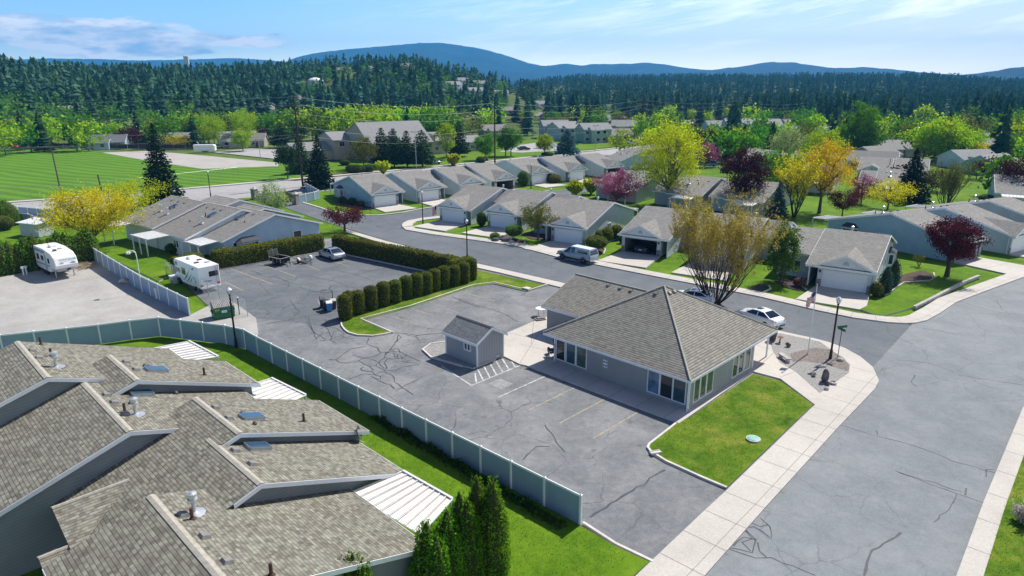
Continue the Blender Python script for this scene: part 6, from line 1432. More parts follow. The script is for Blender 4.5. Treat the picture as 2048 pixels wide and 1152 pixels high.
def sedan(label, at, rz, paint, cat='car', group=None, L=4.85, Wd=1.84, H=1.46, parts=True, hatch=False):
    root = thing('parked_car', label, cat, at, rz, group); w = Wd / 2; f = L / 4.85
    st = [(-2.42, .72, .42, .62, .70), (-2.36, .86, .30, .74, .84), (-2.2, .90, .24, .86, .99), (-1.75, .92, .22, .93, 1.03), (-1.2, .92, .20, .93, 1.0), (0, .92, .20, .92, .98), (.75, .92, .20, .90, .97), (1.2, .92, .22, .86, .93), (1.8, .90, .24, .78, .84), (2.15, .84, .28, .70, .75), (2.36, .72, .36, .60, .64), (2.42, .6, .42, .54, .57)]
    m = MB(); loft(m, [car_ring(x * f, k * w / .92, zb, zs, zt) for x, k, zb, zs, zt in st]); m.build('body', paint, root, smooth=False, bevel=.02)
    def cab(x, wb, wt, zb, zt): return [(x[0] * f, -wb, zb), (x[1] * f, -wt, zt), (x[1] * f, wt, zt), (x[0] * f, wb, zb)]
    g = MB(); rz0, rz1 = (-1.85, -1.0) if not hatch else (-2.25, -1.85)
    xb = [rz0, -.2, 1.12]; wB, wT = w * .93, w * .70
    low = [(rz0 * f, .97), (.0, .96), (1.12 * f, .93)]; top = [(rz1 * f, H - .03), (-.2 * f, H), (.28 * f, H - .05)]
    pts = [(rz0 * f, -wB * .95, .99), (1.15 * f, -wB * .96, .90), (.25 * f, -wT, H - .06), (rz1 * f, -wT, H - .06)]
    mir = [(x, -y, z) for x, y, z in pts]
    g.mesh(pts + mir, [(0, 1, 2, 3), (7, 6, 5, 4), (1, 5, 6, 2), (4, 0, 3, 7)]); gl_ = g.build('windows', 'glass_dark', root)
    r_ = MB(); a = [(.30 * f, -wT - .015, H - .07), (.30 * f, wT + .015, H - .07), (-.3 * f, wT + .02, H), (rz1 * f, wT + .015, H - .05), (rz1 * f, -wT - .015, H - .05), (-.3 * f, -wT - .02, H)]
    r_.mesh(a + [(x, y, z - .05) for x, y, z in a], [(0, 1, 2, 5), (5, 2, 3, 4), (0, 6, 7, 1), (1, 7, 8, 2), (2, 8, 9, 3), (3, 9, 10, 4), (4, 10, 11, 5), (5, 11, 6, 0)])
    for sg in (-1, 1):
        for p, q in (((1.15 * f, sg * wB * .96, .90), (.25 * f, sg * wT, H - .06)), ((-.35 * f, sg * wB, .97), (-.4 * f, sg * wT, H - .06)), ((rz0 * f, sg * wB * .95, .99), (rz1 * f, sg * wT, H - .06))): r_.bar(p, q, .07, .05)
    r_.build('roof', paint, root)
    wheels(root, (-1.38 * f, 1.42 * f), w - .10, .33)
    if parts:
        for sg in (-1, 1):
            m = MB(); m.bar((-2.40 * f, sg * .62, .80), (-2.18 * f, sg * .87, .82), .06, .15); m.build('tail_light', 'tail_red', root)
            m = MB(); m.bar((2.34 * f, sg * .55, .62), (2.02 * f, sg * .82, .68), .06, .12); m.build('headlight', 'lamp_clear', root)
            m = MB(); m.box(.78 * f, .95 * f, sg * (w + .02) - .08, sg * (w + .02) + .08, .92, 1.04); m.build('mirror', paint, root)
        m = MB(); m.box(-2.44 * f, -2.42 * f, -.26, .26, .55, .68); m.build('licence_plate', 'plate', root)
        m = MB(); m.box(-2.445 * f, -2.35 * f, -.75, .75, .28, .42); m.build('bumper', 'car_dark', root)
        m = MB(); m.box(-.35, .15, -.32, .32, H + .003, H + .012); m.build('sunroof', 'glass_dark', root) if not hatch else None
    return root
def pxdir(a, b): p, q = G(*a), G(*b); return math.atan2(q.y - p.y, q.x - p.x)
sd1 = sedan('white sedan parked by the kerb with its sunroof showing', (24.1, 61.35, .01), pxdir((1560, 662), (1487, 637)) + R(0), 'car_white')
sd2 = sedan('silver blue sedan backed against the clipped hedge in the upper court', (-24.35, 87.1, .01), pxdir((664, 520), (648, 514)) + R(0), 'car_silver')
sedan('white car mostly hidden beneath the big budding tree', G(1384, 604) + Vector((0, 0, .01)), R(150), 'car_white')
sedan('dark sedan inside the open garage left of the big budding tree', V2(15.32, 90.53) + Vector((3.6, .5, .03)), R(57), 'car_dark', parts=True)
sedan('pale car inside the open garage at the far end of the row', V2(28.5, 174.5) + Vector((-.4, 4.0, .03)), R(128), 'car_silver')
sedan('silver hatchback on the collector road behind the yellow shrubs', G(868, 328), R(30), 'car_silver', hatch=True, L=4.3)
sedan('red car on the far road beyond the sports field', G(25, 296), R(170), 'car_red'); sedan('dark car beside the shrubs in the round car park', G(1048, 300), R(20), 'car_dark')
sedan('blue car in the shade of the far row houses above the pink tree', G(1243, 351), R(10), 'car_blue'); sedan('white car parked on the far road, left of two', G(1298, 250), R(5), 'car_white'); sedan('silver car parked on the far road, right of two', G(1308, 249.5), R(5), 'car_silver')
sedan('dark green van parked beside the pink crab apple', G(1416, 333), R(170), 'rv_teal', 'van', L=5.1, H=1.85, hatch=True)
def pickup(label, at, rz, paint, topper=True, L=5.8):
    root = thing('pickup_truck', label, 'pickup truck', at, rz); w = .99; f = L / 5.8
    st = [(-2.86, .90, .55, .98, 1.12), (-2.78, .97, .48, 1.10, 1.18), (-1.0, .99, .46, 1.12, 1.18), (-.3, .99, .44, 1.12, 1.18), (1.1, .99, .44, 1.12, 1.16), (1.35, .98, .46, 1.08, 1.14), (2.5, .95, .48, 1.02, 1.08), (2.75, .90, .50, .94, .98), (2.86, .84, .55, .84, .86)]
    m = MB(); loft(m, [car_ring(x * f, k, zb, zs, zt, inset=.06) for x, k, zb, zs, zt in st]); m.build('body', paint, root, bevel=.02)
    c = MB(); a = [(-.35, -.93, 1.15), (1.5, -.93, 1.13), (.75, -.74, 1.86), (-.35, -.76, 1.88)]; b = [(x, -y, z) for x, y, z in a]; c.mesh(a + b, [(0, 1, 2, 3), (7, 6, 5, 4), (1, 5, 6, 2), (4, 0, 3, 7)]); c.build('windows', 'glass_dark', root)
    r_ = MB(); r_.mesh([(.8, -.77, 1.84), (.8, .77, 1.84), (-.38, .80, 1.86), (-.38, -.80, 1.86), (.6, -.68, 1.93), (.6, .68, 1.93), (-.38, .70, 1.95), (-.38, -.70, 1.95)], [(4, 5, 6, 7), (0, 1, 5, 4), (1, 2, 6, 5), (2, 3, 7, 6), (3, 0, 4, 7)])
    for sg in (-1, 1):
        for p, q in (((1.5, sg * .93, 1.13), (.75, sg * .75, 1.86)), ((.42, sg * .94, 1.15), (.38, sg * .78, 1.86)), ((-.33, sg * .94, 1.15), (-.33, sg * .79, 1.87))): r_.bar(p, q, .09, .06)
    r_.build('roof', paint, root)
    if topper:
        t = MB(); ring = lambda x, k: [(x, -.95 * k, 1.17), (x, -.86 * k, 1.80), (x, -.70 * k, 1.93), (x, .70 * k, 1.93), (x, .86 * k, 1.80), (x, .95 * k, 1.17)]
        loft(t, [ring(-.42, 1), ring(-2.55, 1), [(-2.84 if z < 1.5 else -2.62, y, z) for _, y, z in ring(0, .98)]]); tp_ = t.build('canopy_shell', 'car_white' if False else paint, root, bevel=.02)
        for sg in (-1, 1): q = MB(); q.mesh([(-.7, sg * .955, 1.32), (-2.4, sg * .955, 1.32), (-2.35, sg * .885, 1.70), (-.75, sg * .885, 1.70)], [(0, 1, 2, 3)]); q.build('window', 'glass_dark', tp_)
        q = MB(); q.mesh([(-2.83, -.78, 1.26), (-2.83, .78, 1.26), (-2.66, .66, 1.78), (-2.66, -.66, 1.78)], [(0, 1, 2, 3)]); q.build('rear_window', 'glass_dark', tp_)
        q = MB(); q.box(-2.5, .6, -.6, .6, 1.935, 1.955); q.build('roof_panel', 'car_white', tp_)
    wheels(root, (-1.75, 1.85), .86, .40, .27)
    for sg in (-1, 1):
        for x in (-1.75, 1.85):
            m = MB(); n = 9; m.mesh([(x + math.cos(math.pi * k / n) * r, sg * (.985 + (.02 if r > .45 else 0)), .42 + math.sin(math.pi * k / n) * r) for k in range(n + 1) for r in (.44, .52)], [(2 * k, 2 * k + 1, 2 * k + 3, 2 * k + 2) for k in range(n)]); m.build('wheel_arch', 'car_dark', root)
        m = MB(); m.box(-2.87, -2.80, sg * .90 - .07, sg * .90 + .07, .78, 1.08); m.build('tail_light', 'tail_red', root)
        m = MB(); m.box(2.76, 2.85, sg * .72 - .15, sg * .72 + .15, .78, .92); m.build('headlight', 'lamp_clear', root); m = MB(); m.box(1.15, 1.32, sg * 1.1 - .1, sg * 1.1 + .1, 1.12, 1.34); m.build('mirror', 'car_dark', root)
    m = MB(); m.box(-3.0, -2.86, -.92, .92, .48, .62); m.build('bumper', 'chrome', root); m = MB(); m.box(2.84, 2.94, -.92, .92, .46, .64); m.build('bumper', 'chrome', root); m = MB(); m.box(-3.005, -3.0, -.2, .2, .5, .61); m.build('licence_plate', 'plate', root)
    for sg in (-1, 1): m = MB(); m.box(.55, .7, sg * .995 - .015, sg * .995 + .015, .95, 1.02); m.build('door_handle', 'car_dark', root)
    return root
pickup('silver blue pickup truck with a matching bed topper parked at the kerb', G(1150, 522) + Vector((.35, .4, .01)), pxdir((1178, 533), (1125, 520.5)) + R(0), 'car_truck')
pickup('white pickup truck parked by the far houses beyond the collector road', G(1265, 289), R(185), 'car_white', False)
def prof_body(root, name, prof, w, mat, bevel=.12, y0=None):
    m = MB(); n = len(prof); m.mesh([(x, -w, z) for x, z in prof] + [(x, w, z) for x, z in prof], [tuple(range(n)), tuple(range(2 * n - 1, n - 1, -1))] + [(i, i + n, (i + 1) % n + n, (i + 1) % n) for i in range(n)])
    m.f = [f[::-1] for f in m.f]; return m.build(name, mat, root, bevel=bevel)
def lettering(root, txt, loc, rot, size, mat):
    cu = bpy.data.curves.new('lettering', 'FONT'); cu.body = txt; cu.size = size; cu.align_x = 'CENTER'; cu.align_y = 'CENTER'; cu.extrude = .004; cu.materials.append(MAT[mat])
    o_ = bpy.data.objects.new('lettering', cu); me_ = bpy.data.meshes.new_from_object(o_); o = bpy.data.objects.new('lettering', me_); bpy.data.objects.remove(o_); COL.objects.link(o); o.location = loc; o.rotation_euler = rot; o.parent = root; KIDS.setdefault(root.name, []).append(o); return o
# motorhome (x forward; rear at x = -3.1)
rv = thing('motorhome', 'white motorhome with dark swoosh stripes and cab overhang by the chain link fence', 'motorhome', tuple((Vector((-33.9, 71.6, .01)) + Vector((math.cos(R(138)), math.sin(R(138)), 0)) * 2.9)), R(138)); w = 1.2
prof_body(rv, 'coach_body', [(-3.05, .55), (-3.05, 3.02), (3.15, 3.06), (3.35, 2.85), (3.35, 2.35), (3.1, 2.1), (1.9, 1.95), (1.75, .5), (-1.2, .5), (-1.9, .62)], w, 'rv_white', .10)
prof_body(rv, 'cab', [(1.7, .5), (1.7, 2.0), (2.35, 2.0), (2.95, 1.45), (3.75, 1.25), (3.9, 1.0), (3.9, .5)], .96, 'rv_white', .08)
m = MB(); m.mesh([(2.4, -.86, 1.94), (2.4, .86, 1.94), (2.95, .88, 1.47), (2.95, -.88, 1.47)], [(0, 1, 2, 3)]); m.v = [(x + .03, y, z + .03) for x, y, z in m.v]; m.build('windscreen', 'glass_dark', rv)
for sg in (-1, 1): m = MB(); m.mesh([(1.8, sg * .97, 1.4), (2.75, sg * .97, 1.4), (2.35, sg * .97, 1.92), (1.8, sg * .97, 1.92)], [(0, 1, 2, 3)]); m.build('window', 'glass_dark', rv)
for sg in (-1, 1):
    for xa, xb, za, zb in ((.35, 1.35, 1.55, 2.35), (2.4, 3.0, 2.35, 2.75)): m = MB(); m.box(xa, xb, sg * (w + .008) - .008, sg * (w + .008) + .008, za, zb); m.build('window', 'glass_dark', rv)
    for (x0, z0, x1, z1, wd) in ((1.2, .75, -1.0, 2.55, .16), (.5, .62, -1.5, 2.25, .13), (-.3, .75, -1.6, 1.75, .10), (-1.2, 2.55, -2.1, 2.85, .16), (-1.7, 1.9, -2.3, 1.35, .12), (-2.3, 1.4, -1.8, .9, .09)):
        m = MB(); d_ = Vector((x1 - x0, 0, z1 - z0)); n_ = Vector((-d_.z, 0, d_.x)).normalized() * wd; a, b = Vector((x0, sg * (w + .006), z0)), Vector((x1, sg * (w + .006), z1)); c_ = a.lerp(b, .45) + n_ * .4
        m.face([a, c_ + n_, b, c_ - n_ * .3]); m.build('stripe', 'rv_stripe', rv)
m = MB(); m.box(-3.075, -3.055, -.95, .05, 1.75, 2.35); m.build('rear_window', 'glass_dark', rv)
m = MB(); m.box(-3.18, -3.05, -1.12, 1.12, .5, .68); m.build('bumper', 'rv_white', rv)
for sg in (-1, 1): m = MB(); m.box(-3.085, -3.05, sg * .95 - .16, sg * .95 + .16, .78, .98); m.build('tail_light', 'tail_red', rv)
m = MB()
for k in range(7): m.box(-3.075, -3.06, -.15 + k * .13, -.06 + k * .13 + .02, 1.22 + .012 * k, 1.31 + .012 * k)
m.build('lettering', 'rv_stripe', rv)
m = MB()
for y in (-1.0, -.72): m.tube([(-3.14, y, .8), (-3.14, y, 3.05), (-2.9, y, 3.1)], .02, 5)
for z in (1.1, 1.45, 1.8, 2.15, 2.5, 2.85): m.tube([(-3.14, -1.0, z), (-3.14, -.72, z)], .018, 5)
m.build('ladder', 'galv', rv)
m = MB(); m.mesh([(1.0, -.35, 3.03), (2.0, -.35, 3.03), (2.0, .35, 3.03), (1.0, .35, 3.03), (1.12, -.28, 3.32), (1.75, -.28, 3.32), (1.75, .28, 3.32), (1.12, .28, 3.32)], [(4, 5, 6, 7), (0, 1, 5, 4), (1, 2, 6, 5), (2, 3, 7, 6), (3, 0, 4, 7)]); m.build('air_conditioner', 'rv_white', rv, bevel=.04)
for x, y, mt in ((-.9, .35, 'lead'), (.2, -.45, 'wood_brown'), (-1.5, -.6, 'rv_grey')): m = MB(); m.box(x - .22, x + .22, y - .22, y + .22, 3.04, 3.14); m.build('roof_hatch', mt, rv)
wheels(rv, (-1.35, 2.85), 1.0, .38, .26)
# fifth-wheel trailer (x forward, nose at x = 3.6)
d5 = R(-40); fw = thing('travel_trailer', 'white travel trailer with a raised nose parked before the arborvitae hedge', 'travel trailer', tuple(Vector((-53.35, 77.0, .011)) - Vector((math.cos(d5), math.sin(d5), 0)) * 3.2), d5)
prof_body(fw, 'body', [(-3.8, .75), (-3.8, 3.25), (-.2, 3.30), (2.3, 3.05), (3.15, 2.62), (3.5, 1.75), (3.42, 1.4), (2.9, 1.22), (1.5, 1.2), (1.2, .62), (-2.9, .6)], 1.21, 'rv_white', .09)
m = MB(); m.mesh([(2.9, -1.0, 1.23), (2.9, 1.0, 1.23), (1.5, 1.0, 1.2), (1.5, -1.0, 1.2), (2.7, -.9, .85), (2.7, .9, .85), (1.5, .9, .8), (1.5, -.9, .8)], [(4, 5, 6, 7), (0, 1, 5, 4), (1, 2, 6, 5), (3, 0, 4, 7)]); m.build('nose_skirt', 'rv_grey', fw)
th5 = math.atan2(3.5 - 3.15, 2.62 - 1.75); nrm = Vector((math.cos(-th5) * 1, 0, .0)); 
def nose(y, v, off=.10): # point on the sloping nose, V metres up from its lower edge
    t = v / .94; return Vector((3.5 - .35 * t + off * .93, y, 1.75 + .87 * t + off * .37))
lettering(fw, 'MONTANA', nose(.1, .62, .012), (R(90) - th5, 0, R(90)), .30, 'rv_teal')
m = MB(); p = nose(-.0, 0, .02); q = [nose(y, v, .02) for y, v in ((.86, .55), (.99, .78), (1.12, .55))]; m.face(q); m.build('peak_mark', 'rv_teal', fw)
for (ya, yb, va, vb, mt) in ((-.85, -.3, .15, .24, 'rv_teal'), (.25, .95, .14, .27, 'rv_blue'), (-.8, -.35, .30, .35, 'rv_red'), (.4, 1.0, .09, .13, 'rv_red'), (-.9, .9, .40, .425, 'rv_grey')):
    m = MB(); m.face([nose(ya, va, .014), nose(yb, (va + vb) / 2 - .02, .014), nose(yb * .9, vb, .014), nose((ya + yb) / 2, vb + .01, .014)]); m.build('stripe', mt, fw)
m = MB(); m.box(2.86, 2.93, .1, .5, .95, 1.15); m.build('hitch_plate', 'car_dark', fw); m = MB(); m.tube([(2.6, .2, 1.1), (2.6, .2, .75)], .08, 8); m.build('king_pin', 'lead', fw)
for sg in (-1, 1): m = MB(); m.box(2.05, 2.15, sg * .95 - .05, sg * .95 + .05, .04, 1.0); m.box(1.98, 2.22, sg * .95 - .12, sg * .95 + .12, 0, .05); m.build('landing_leg', 'galv', fw)
for xa, xb, za, zb in ((.9, 1.5, 1.75, 2.35), (-1.4, -.6, 1.8, 2.4), (-3.0, -2.2, 1.7, 2.4)):
    for sg in (-1, 1): m = MB(); m.box(xa, xb, sg * 1.218 - .008, sg * 1.218 + .008, za, zb); m.build('window', 'glass_dark', fw)
m = MB(); m.box(-.2, .45, -1.232, -1.212, .75, 2.6); m.build('door', 'rv_grey', fw); m = MB(); m.box(-3.4, .3, -1.34, -1.22, 2.86, 2.98); m.build('awning', 'rv_teal', fw)
m = MB(); m.mesh([(-3.5, -1.22, 1.15), (1.6, -1.22, 1.35), (1.3, -1.22, 1.52), (-3.5, -1.22, 1.3)], [(0, 1, 2, 3)]); m.build('stripe', 'rv_teal', fw); m = MB(); m.mesh([(-3.5, 1.22, 1.15), (1.6, 1.22, 1.35), (1.3, 1.22, 1.52), (-3.5, 1.22, 1.3)], [(0, 1, 2, 3)]); m.build('stripe', 'rv_teal', fw)
m = MB(); m.box(-1.2, -.2, -.35, .35, 3.28, 3.58); m.build('air_conditioner', 'rv_white', fw, bevel=.05)
for x, y in ((.8, .3), (1.3, -.4), (-2.4, .2)): m = MB(); m.box(x - .18, x + .18, y - .18, y + .18, 3.12, 3.34); m.build('roof_hatch', 'lead' if x > 1 else 'rv_grey', fw)
for sg in (-1, 1): m = MB(); m.box(3.1, 3.14, sg * 1.0 - .04, sg * 1.0 + .04, 2.66, 2.72); m.build('marker_light', 'sign_yellow', fw)
wheels(fw, (-1.6, -.75), 1.0, .36, .22)
# utility trailer, flat trailer
ut = thing('utility_trailer', 'dark high sided utility trailer with its ramp gate raised', 'trailer', (-30.15, 83.7, .012), R(-33)); m = MB()
for (xa, xb, ya, yb) in ((-1.1, 1.1, -.75, -.70), (-1.1, 1.1, .70, .75), (1.05, 1.1, -.7, .7)): m.box(xa, xb, ya, yb, .5, .98)
m.box(-1.1, 1.1, -.75, .75, .45, .5); m.build('box_body', 'black_metal', ut)
m = MB()
for ya in (-.76, .76): m.bar((-1.12, ya, 1.0), (1.12, ya, 1.0), .06, .05); [m.bar((x, ya, .45), (x, ya, 1.0), .05, .05) for x in (-1.1, -.4, .4, 1.1)]
m.bar((1.12, -.76, 1.0), (1.12, .76, 1.0), .06, .05); m.build('rail_frame', 'stone_light', ut)
m = MB(); m.bar((1.1, -.5, .45), (2.1, 0, .45), .07, .07); m.bar((1.1, .5, .45), (2.1, 0, .45), .07, .07); m.tube([(2.0, 0, .5), (2.0, 0, .05)], .035, 6); m.build('drawbar', 'black_metal', ut)
m = MB()
for k in range(9): m.bar((-1.12 - .02 * k, -.7, 1.0 + .1 * k), (-1.12 - .02 * k, .7, 1.0 + .1 * k), .02, .03)
for y in (-.7, 0, .7): m.bar((-1.12, y, .5), (-1.3, y, 1.85), .04, .04)
m.build('ramp_gate', 'galv', ut); wheels(ut, (0,), .88, .32, .18)
ft = thing('flat_trailer', 'low open motorcycle trailer with white wheels beside the silver sedan', 'trailer', (-27.3, 84.8, .012), R(-40)); m = MB()
for y in (-.75, -.25, .25, .75): m.bar((-1.2, y, .42), (1.1, y, .42), .10, .06)
for x in (-1.2, -.3, .5, 1.1): m.bar((x, -.8, .40), (x, .8, .40), .07, .07)
m.bar((1.1, -.5, .4), (2.1, 0, .4), .06, .06); m.bar((1.1, .5, .4), (2.1, 0, .4), .06, .06); m.build('frame', 'galv', ft)
for sg in (-1, 1): m = MB(); m.mesh([(x, sg * .9 + d_, z) for d_ in (-.13, .13) for x, z in ((-.4, .45), (-.3, .68), (.0, .76), (.3, .68), (.4, .45))], [(i, i + 1, i + 6, i + 5) for i in range(4)]); m.build('mudguard', 'trim', ft)
m = MB(); m.box(-.9, .4, -.18, .18, .46, .5); m.build('wheel_channel', 'wood_brown', ft); m = MB(); m.box(.45, .95, -.3, .3, .46, .75); m.build('tool_box', 'galv', ft); wheels(ft, (0,), .9, .28, .16, 'trim')
bs = thing('minibus', 'white minibus parked in the round car park', 'bus', G(1091, 296), R(6)); prof_body(bs, 'body', [(-3.2, .5), (-3.2, 2.7), (2.3, 2.75), (2.9, 2.2), (3.7, 1.5), (3.8, .5)], 1.1, 'rv_white', .1)
for sg in (-1, 1): m = MB(); m.box(-3.0, 2.4, sg * 1.105 - .01, sg * 1.105 + .01, 1.6, 2.3); m.build('side_windows', 'glass', bs)
wheels(bs, (-1.9, 2.4), .95, .38)
ct = thing('cargo_trailer', 'white box trailer standing by the far church road', 'trailer', G(411, 304), R(8)); prof_body(ct, 'body', [(-3.6, .5), (-3.6, 2.6), (3.2, 2.6), (3.6, 2.2), (3.6, .5)], 1.15, 'rv_white', .06); m = MB(); m.bar((3.6, 0, .5), (4.8, 0, .5), .1, .1); m.build('drawbar', 'lead', ct); wheels(ct, (-.5, .4), 1.0, .36)
# ------------------------------------------------------------------ beds and small landscape
sheet('mulch_bed', [(977, 481), (990, 471), (1018, 470), (1046, 482), (1036, 490), (1005, 489)], .02, 'mulch')
sheet('mulch_bed', [(1040, 466), (1075, 462), (1100, 470), (1098, 480), (1062, 478)], .02, 'mulch')
sheet('mulch_bed', [(1746, 594), (1775, 562), (1810, 548), (1845, 540), (1866, 549), (1862, 559), (1805, 563), (1768, 590)], .02, 'mulch')
sheet('mulch_bed', [(1548, 560), (1590, 556), (1612, 572), (1600, 582), (1570, 574)], .02, 'mulch')
sheet('mulch_bed', [(1500, 574), (1525, 566), (1536, 574), (1522, 583), (1500, 585)], .02, 'mulch')
sheet('mulch_bed', [(668, 404), (690, 402), (748, 413), (744, 420), (690, 412)], .02, 'mulch')
sheet('mulch_bed', [(1180, 498), (1198, 494), (1208, 500), (1204, 508), (1186, 508)], .02, 'mulch')
sheet('mulch_bed', [(560, 360), (640, 350), (760, 340), (760, 345), (640, 357), (590, 362)], .0, 'mulch')
eb = MB()
for pts in ([(1046, 478), (1049, 486), (1040, 491), (1030, 492)], [(1866, 546), (1868, 556), (1860, 561), (1806, 565), (1768, 592)], [(1198, 492), (1210, 499), (1206, 508)], [(1536, 572), (1540, 578), (1525, 585)], [(1555, 556), (1590, 566), (1612, 580)], [(1206, 489), (1226, 481), (1250, 474)]): kerb(eb, pts, .10, .14)
struct(eb.build('bed_edging', 'concrete_edge'))
rw = thing('retaining_wall', 'low curved grey block wall edging the corner lawn', 'wall', G(1828, 619)); o_ = rw.location.copy(); P = [G(*p) - o_ for p in ((1828, 619), (1860, 603), (1900, 582), (1930, 567), (1957, 556))]
for a, b in zip(P, P[1:]):
    n = max(1, int((b - a).length / .45))
    for i in range(n):
        m = MB(); m.bar(a.lerp(b, (i + .04) / n) + Vector((0, 0, .20)), a.lerp(b, (i + .96) / n) + Vector((0, 0, .20)), .30, .36); m.build('block', 'stone_light', rw)
slab('lawn', [(1835, 612), (1862, 598), (1900, 577), (1957, 553), (1900, 535), (1860, 562), (1806, 567), (1770, 594), (1720, 618), (1760, 632)], .12, 'lawn')
for i, (px, r, sd) in enumerate((((992, 483), (.7, .4, .35), 31), ((1003, 479), (.5, .4, .4), 32), ((1013, 484), (.9, .5, .5), 33), ((1022, 487), (.5, .3, .3), 34))):
    rock(('grey boulder in the rock garden before the second curve house, leftmost', 'pale boulder at the back of the rock garden by the topiary', 'largest grey boulder of the rock garden by the topiary', 'small boulder in the rock garden nearest the kerb')[i], px, r, sd, 'stone_light' if i % 2 else 'stone_dark', 0.0)
# ------------------------------------------------------------------ hedges and clipped shrubs
hedge_run('hedge', 'long clipped hedge in front of the blue gable wall at the head of the court', [G(440, 541) + Vector((-.9, .6, 0)), G(655, 503) + Vector((-.9, .6, 0))], 1.5, 2.35, 11, 60, .19)
hedge_run('hedge', 'long clipped hedge along the street side of the upper court', [G(663, 505) + Vector((.55, .8, 0)), G(831, 539.5) + Vector((.6, .7, 0)), G(905, 555.5) + Vector((.6, .7, 0))], 1.4, 2.3, 12, 60, .19)
hedge_run('hedge', 'short clipped hedge block behind the motorhome', [G(345, 553) + Vector((.3, .3, 0)), G(400, 541) + Vector((0, .4, 0))], 1.6, 2.2, 13, 60, .19)
cols = [(692, 643), (699, 637), (718, 632), (744, 624), (769, 616), (792, 609), (815, 601), (836, 596), (855, 591), (871, 585.5), (890, 580), (911, 575), (930, 570), (945, 563)]
words = ['nearest free standing', 'second, half hidden', 'third', 'fourth', 'fifth', 'sixth', 'seventh', 'eighth', 'ninth', 'tenth', 'eleventh', 'twelfth', 'thirteenth', 'last, by the street lamp,']
for i, px in enumerate(cols):
    arborvitae('clipped_column', f'{words[i]} clipped column of the evergreen row between the two courts', G(*px) + Vector((-.15, .55, .08)), 2.55 + .1 * math.sin(i * 2.1), .50 if i == 1 else .66, 100 + i, 110, .13, 'leaf_column', 'hedge column', 'clipped evergreen columns', 1, 'col')
hedge_run('hedge', 'last stretch of clipped hedge joining the columns by the street lamp', [G(900, 566) + Vector((0, .9, 0)), G(944, 552) + Vector((-.2, .3, 0))], 1.3, 2.4, 14, 60, .19)
for i in range(13):
    f = i / 12; p = G(-12, 556).lerp(G(183, 524), f); p.z = 0
    arborvitae('arborvitae', f'{("far left", "second", "third", "fourth", "fifth", "sixth", "seventh", "eighth", "ninth", "tenth", "eleventh", "twelfth", "last")[i]} tall shaggy arborvitae of the hedge behind the travel trailer', p + Vector((-.5, .9, 0)), 4.1 + .5 * math.sin(i * 1.7), 1.0, 200 + i, 42, .24, 'leaf_arb', 'shrub', 'arborvitae hedge by the gravel lot', 2)
# near arborvitae at the lower edge
for i, (px, h_, r_) in enumerate((((852, 1045), 4.3, .62), ((872, 1075), 4.0, .5), ((893, 1020), 4.7, .60), ((918, 985), 5.2, .60), ((934, 1000), 5.0, .5), ((953, 955), 5.6, .62), ((984, 957), 5.7, .66))):
    p = G(*px, h_); p.z = .08
    arborvitae('arborvitae', ('tall near arborvitae at the lower edge, leftmost of its clump', 'tall near arborvitae, small one tucked right of the leftmost', 'tall near arborvitae, third from the left in its clump', 'tall near arborvitae in the middle of its clump', 'slim near arborvitae just right of the clump middle', 'tall near arborvitae, second from the right in its clump', 'tallest near arborvitae at the right end of its clump')[i], p, h_, r_, 300 + i, 320, .115, 'leaf_arb', 'shrub', 'near arborvitae clump', 2)
for i, (px, h_) in enumerate((((668, 1130), 3.6), ((688, 1120), 3.8), ((704, 1107), 4.0), ((722, 1122), 3.7))):
    p = G(*px, h_); p.z = .08
    arborvitae('arborvitae', ('small arborvitae top at the lower edge, leftmost of four', 'small arborvitae top at the lower edge, second of four', 'small arborvitae top at the lower edge, highest of four', 'small arborvitae top at the lower edge, rightmost of four')[i], p, h_, .42, 320 + i, 320, .115, 'leaf_arb', 'shrub', 'small arborvitae at the gable', 1)
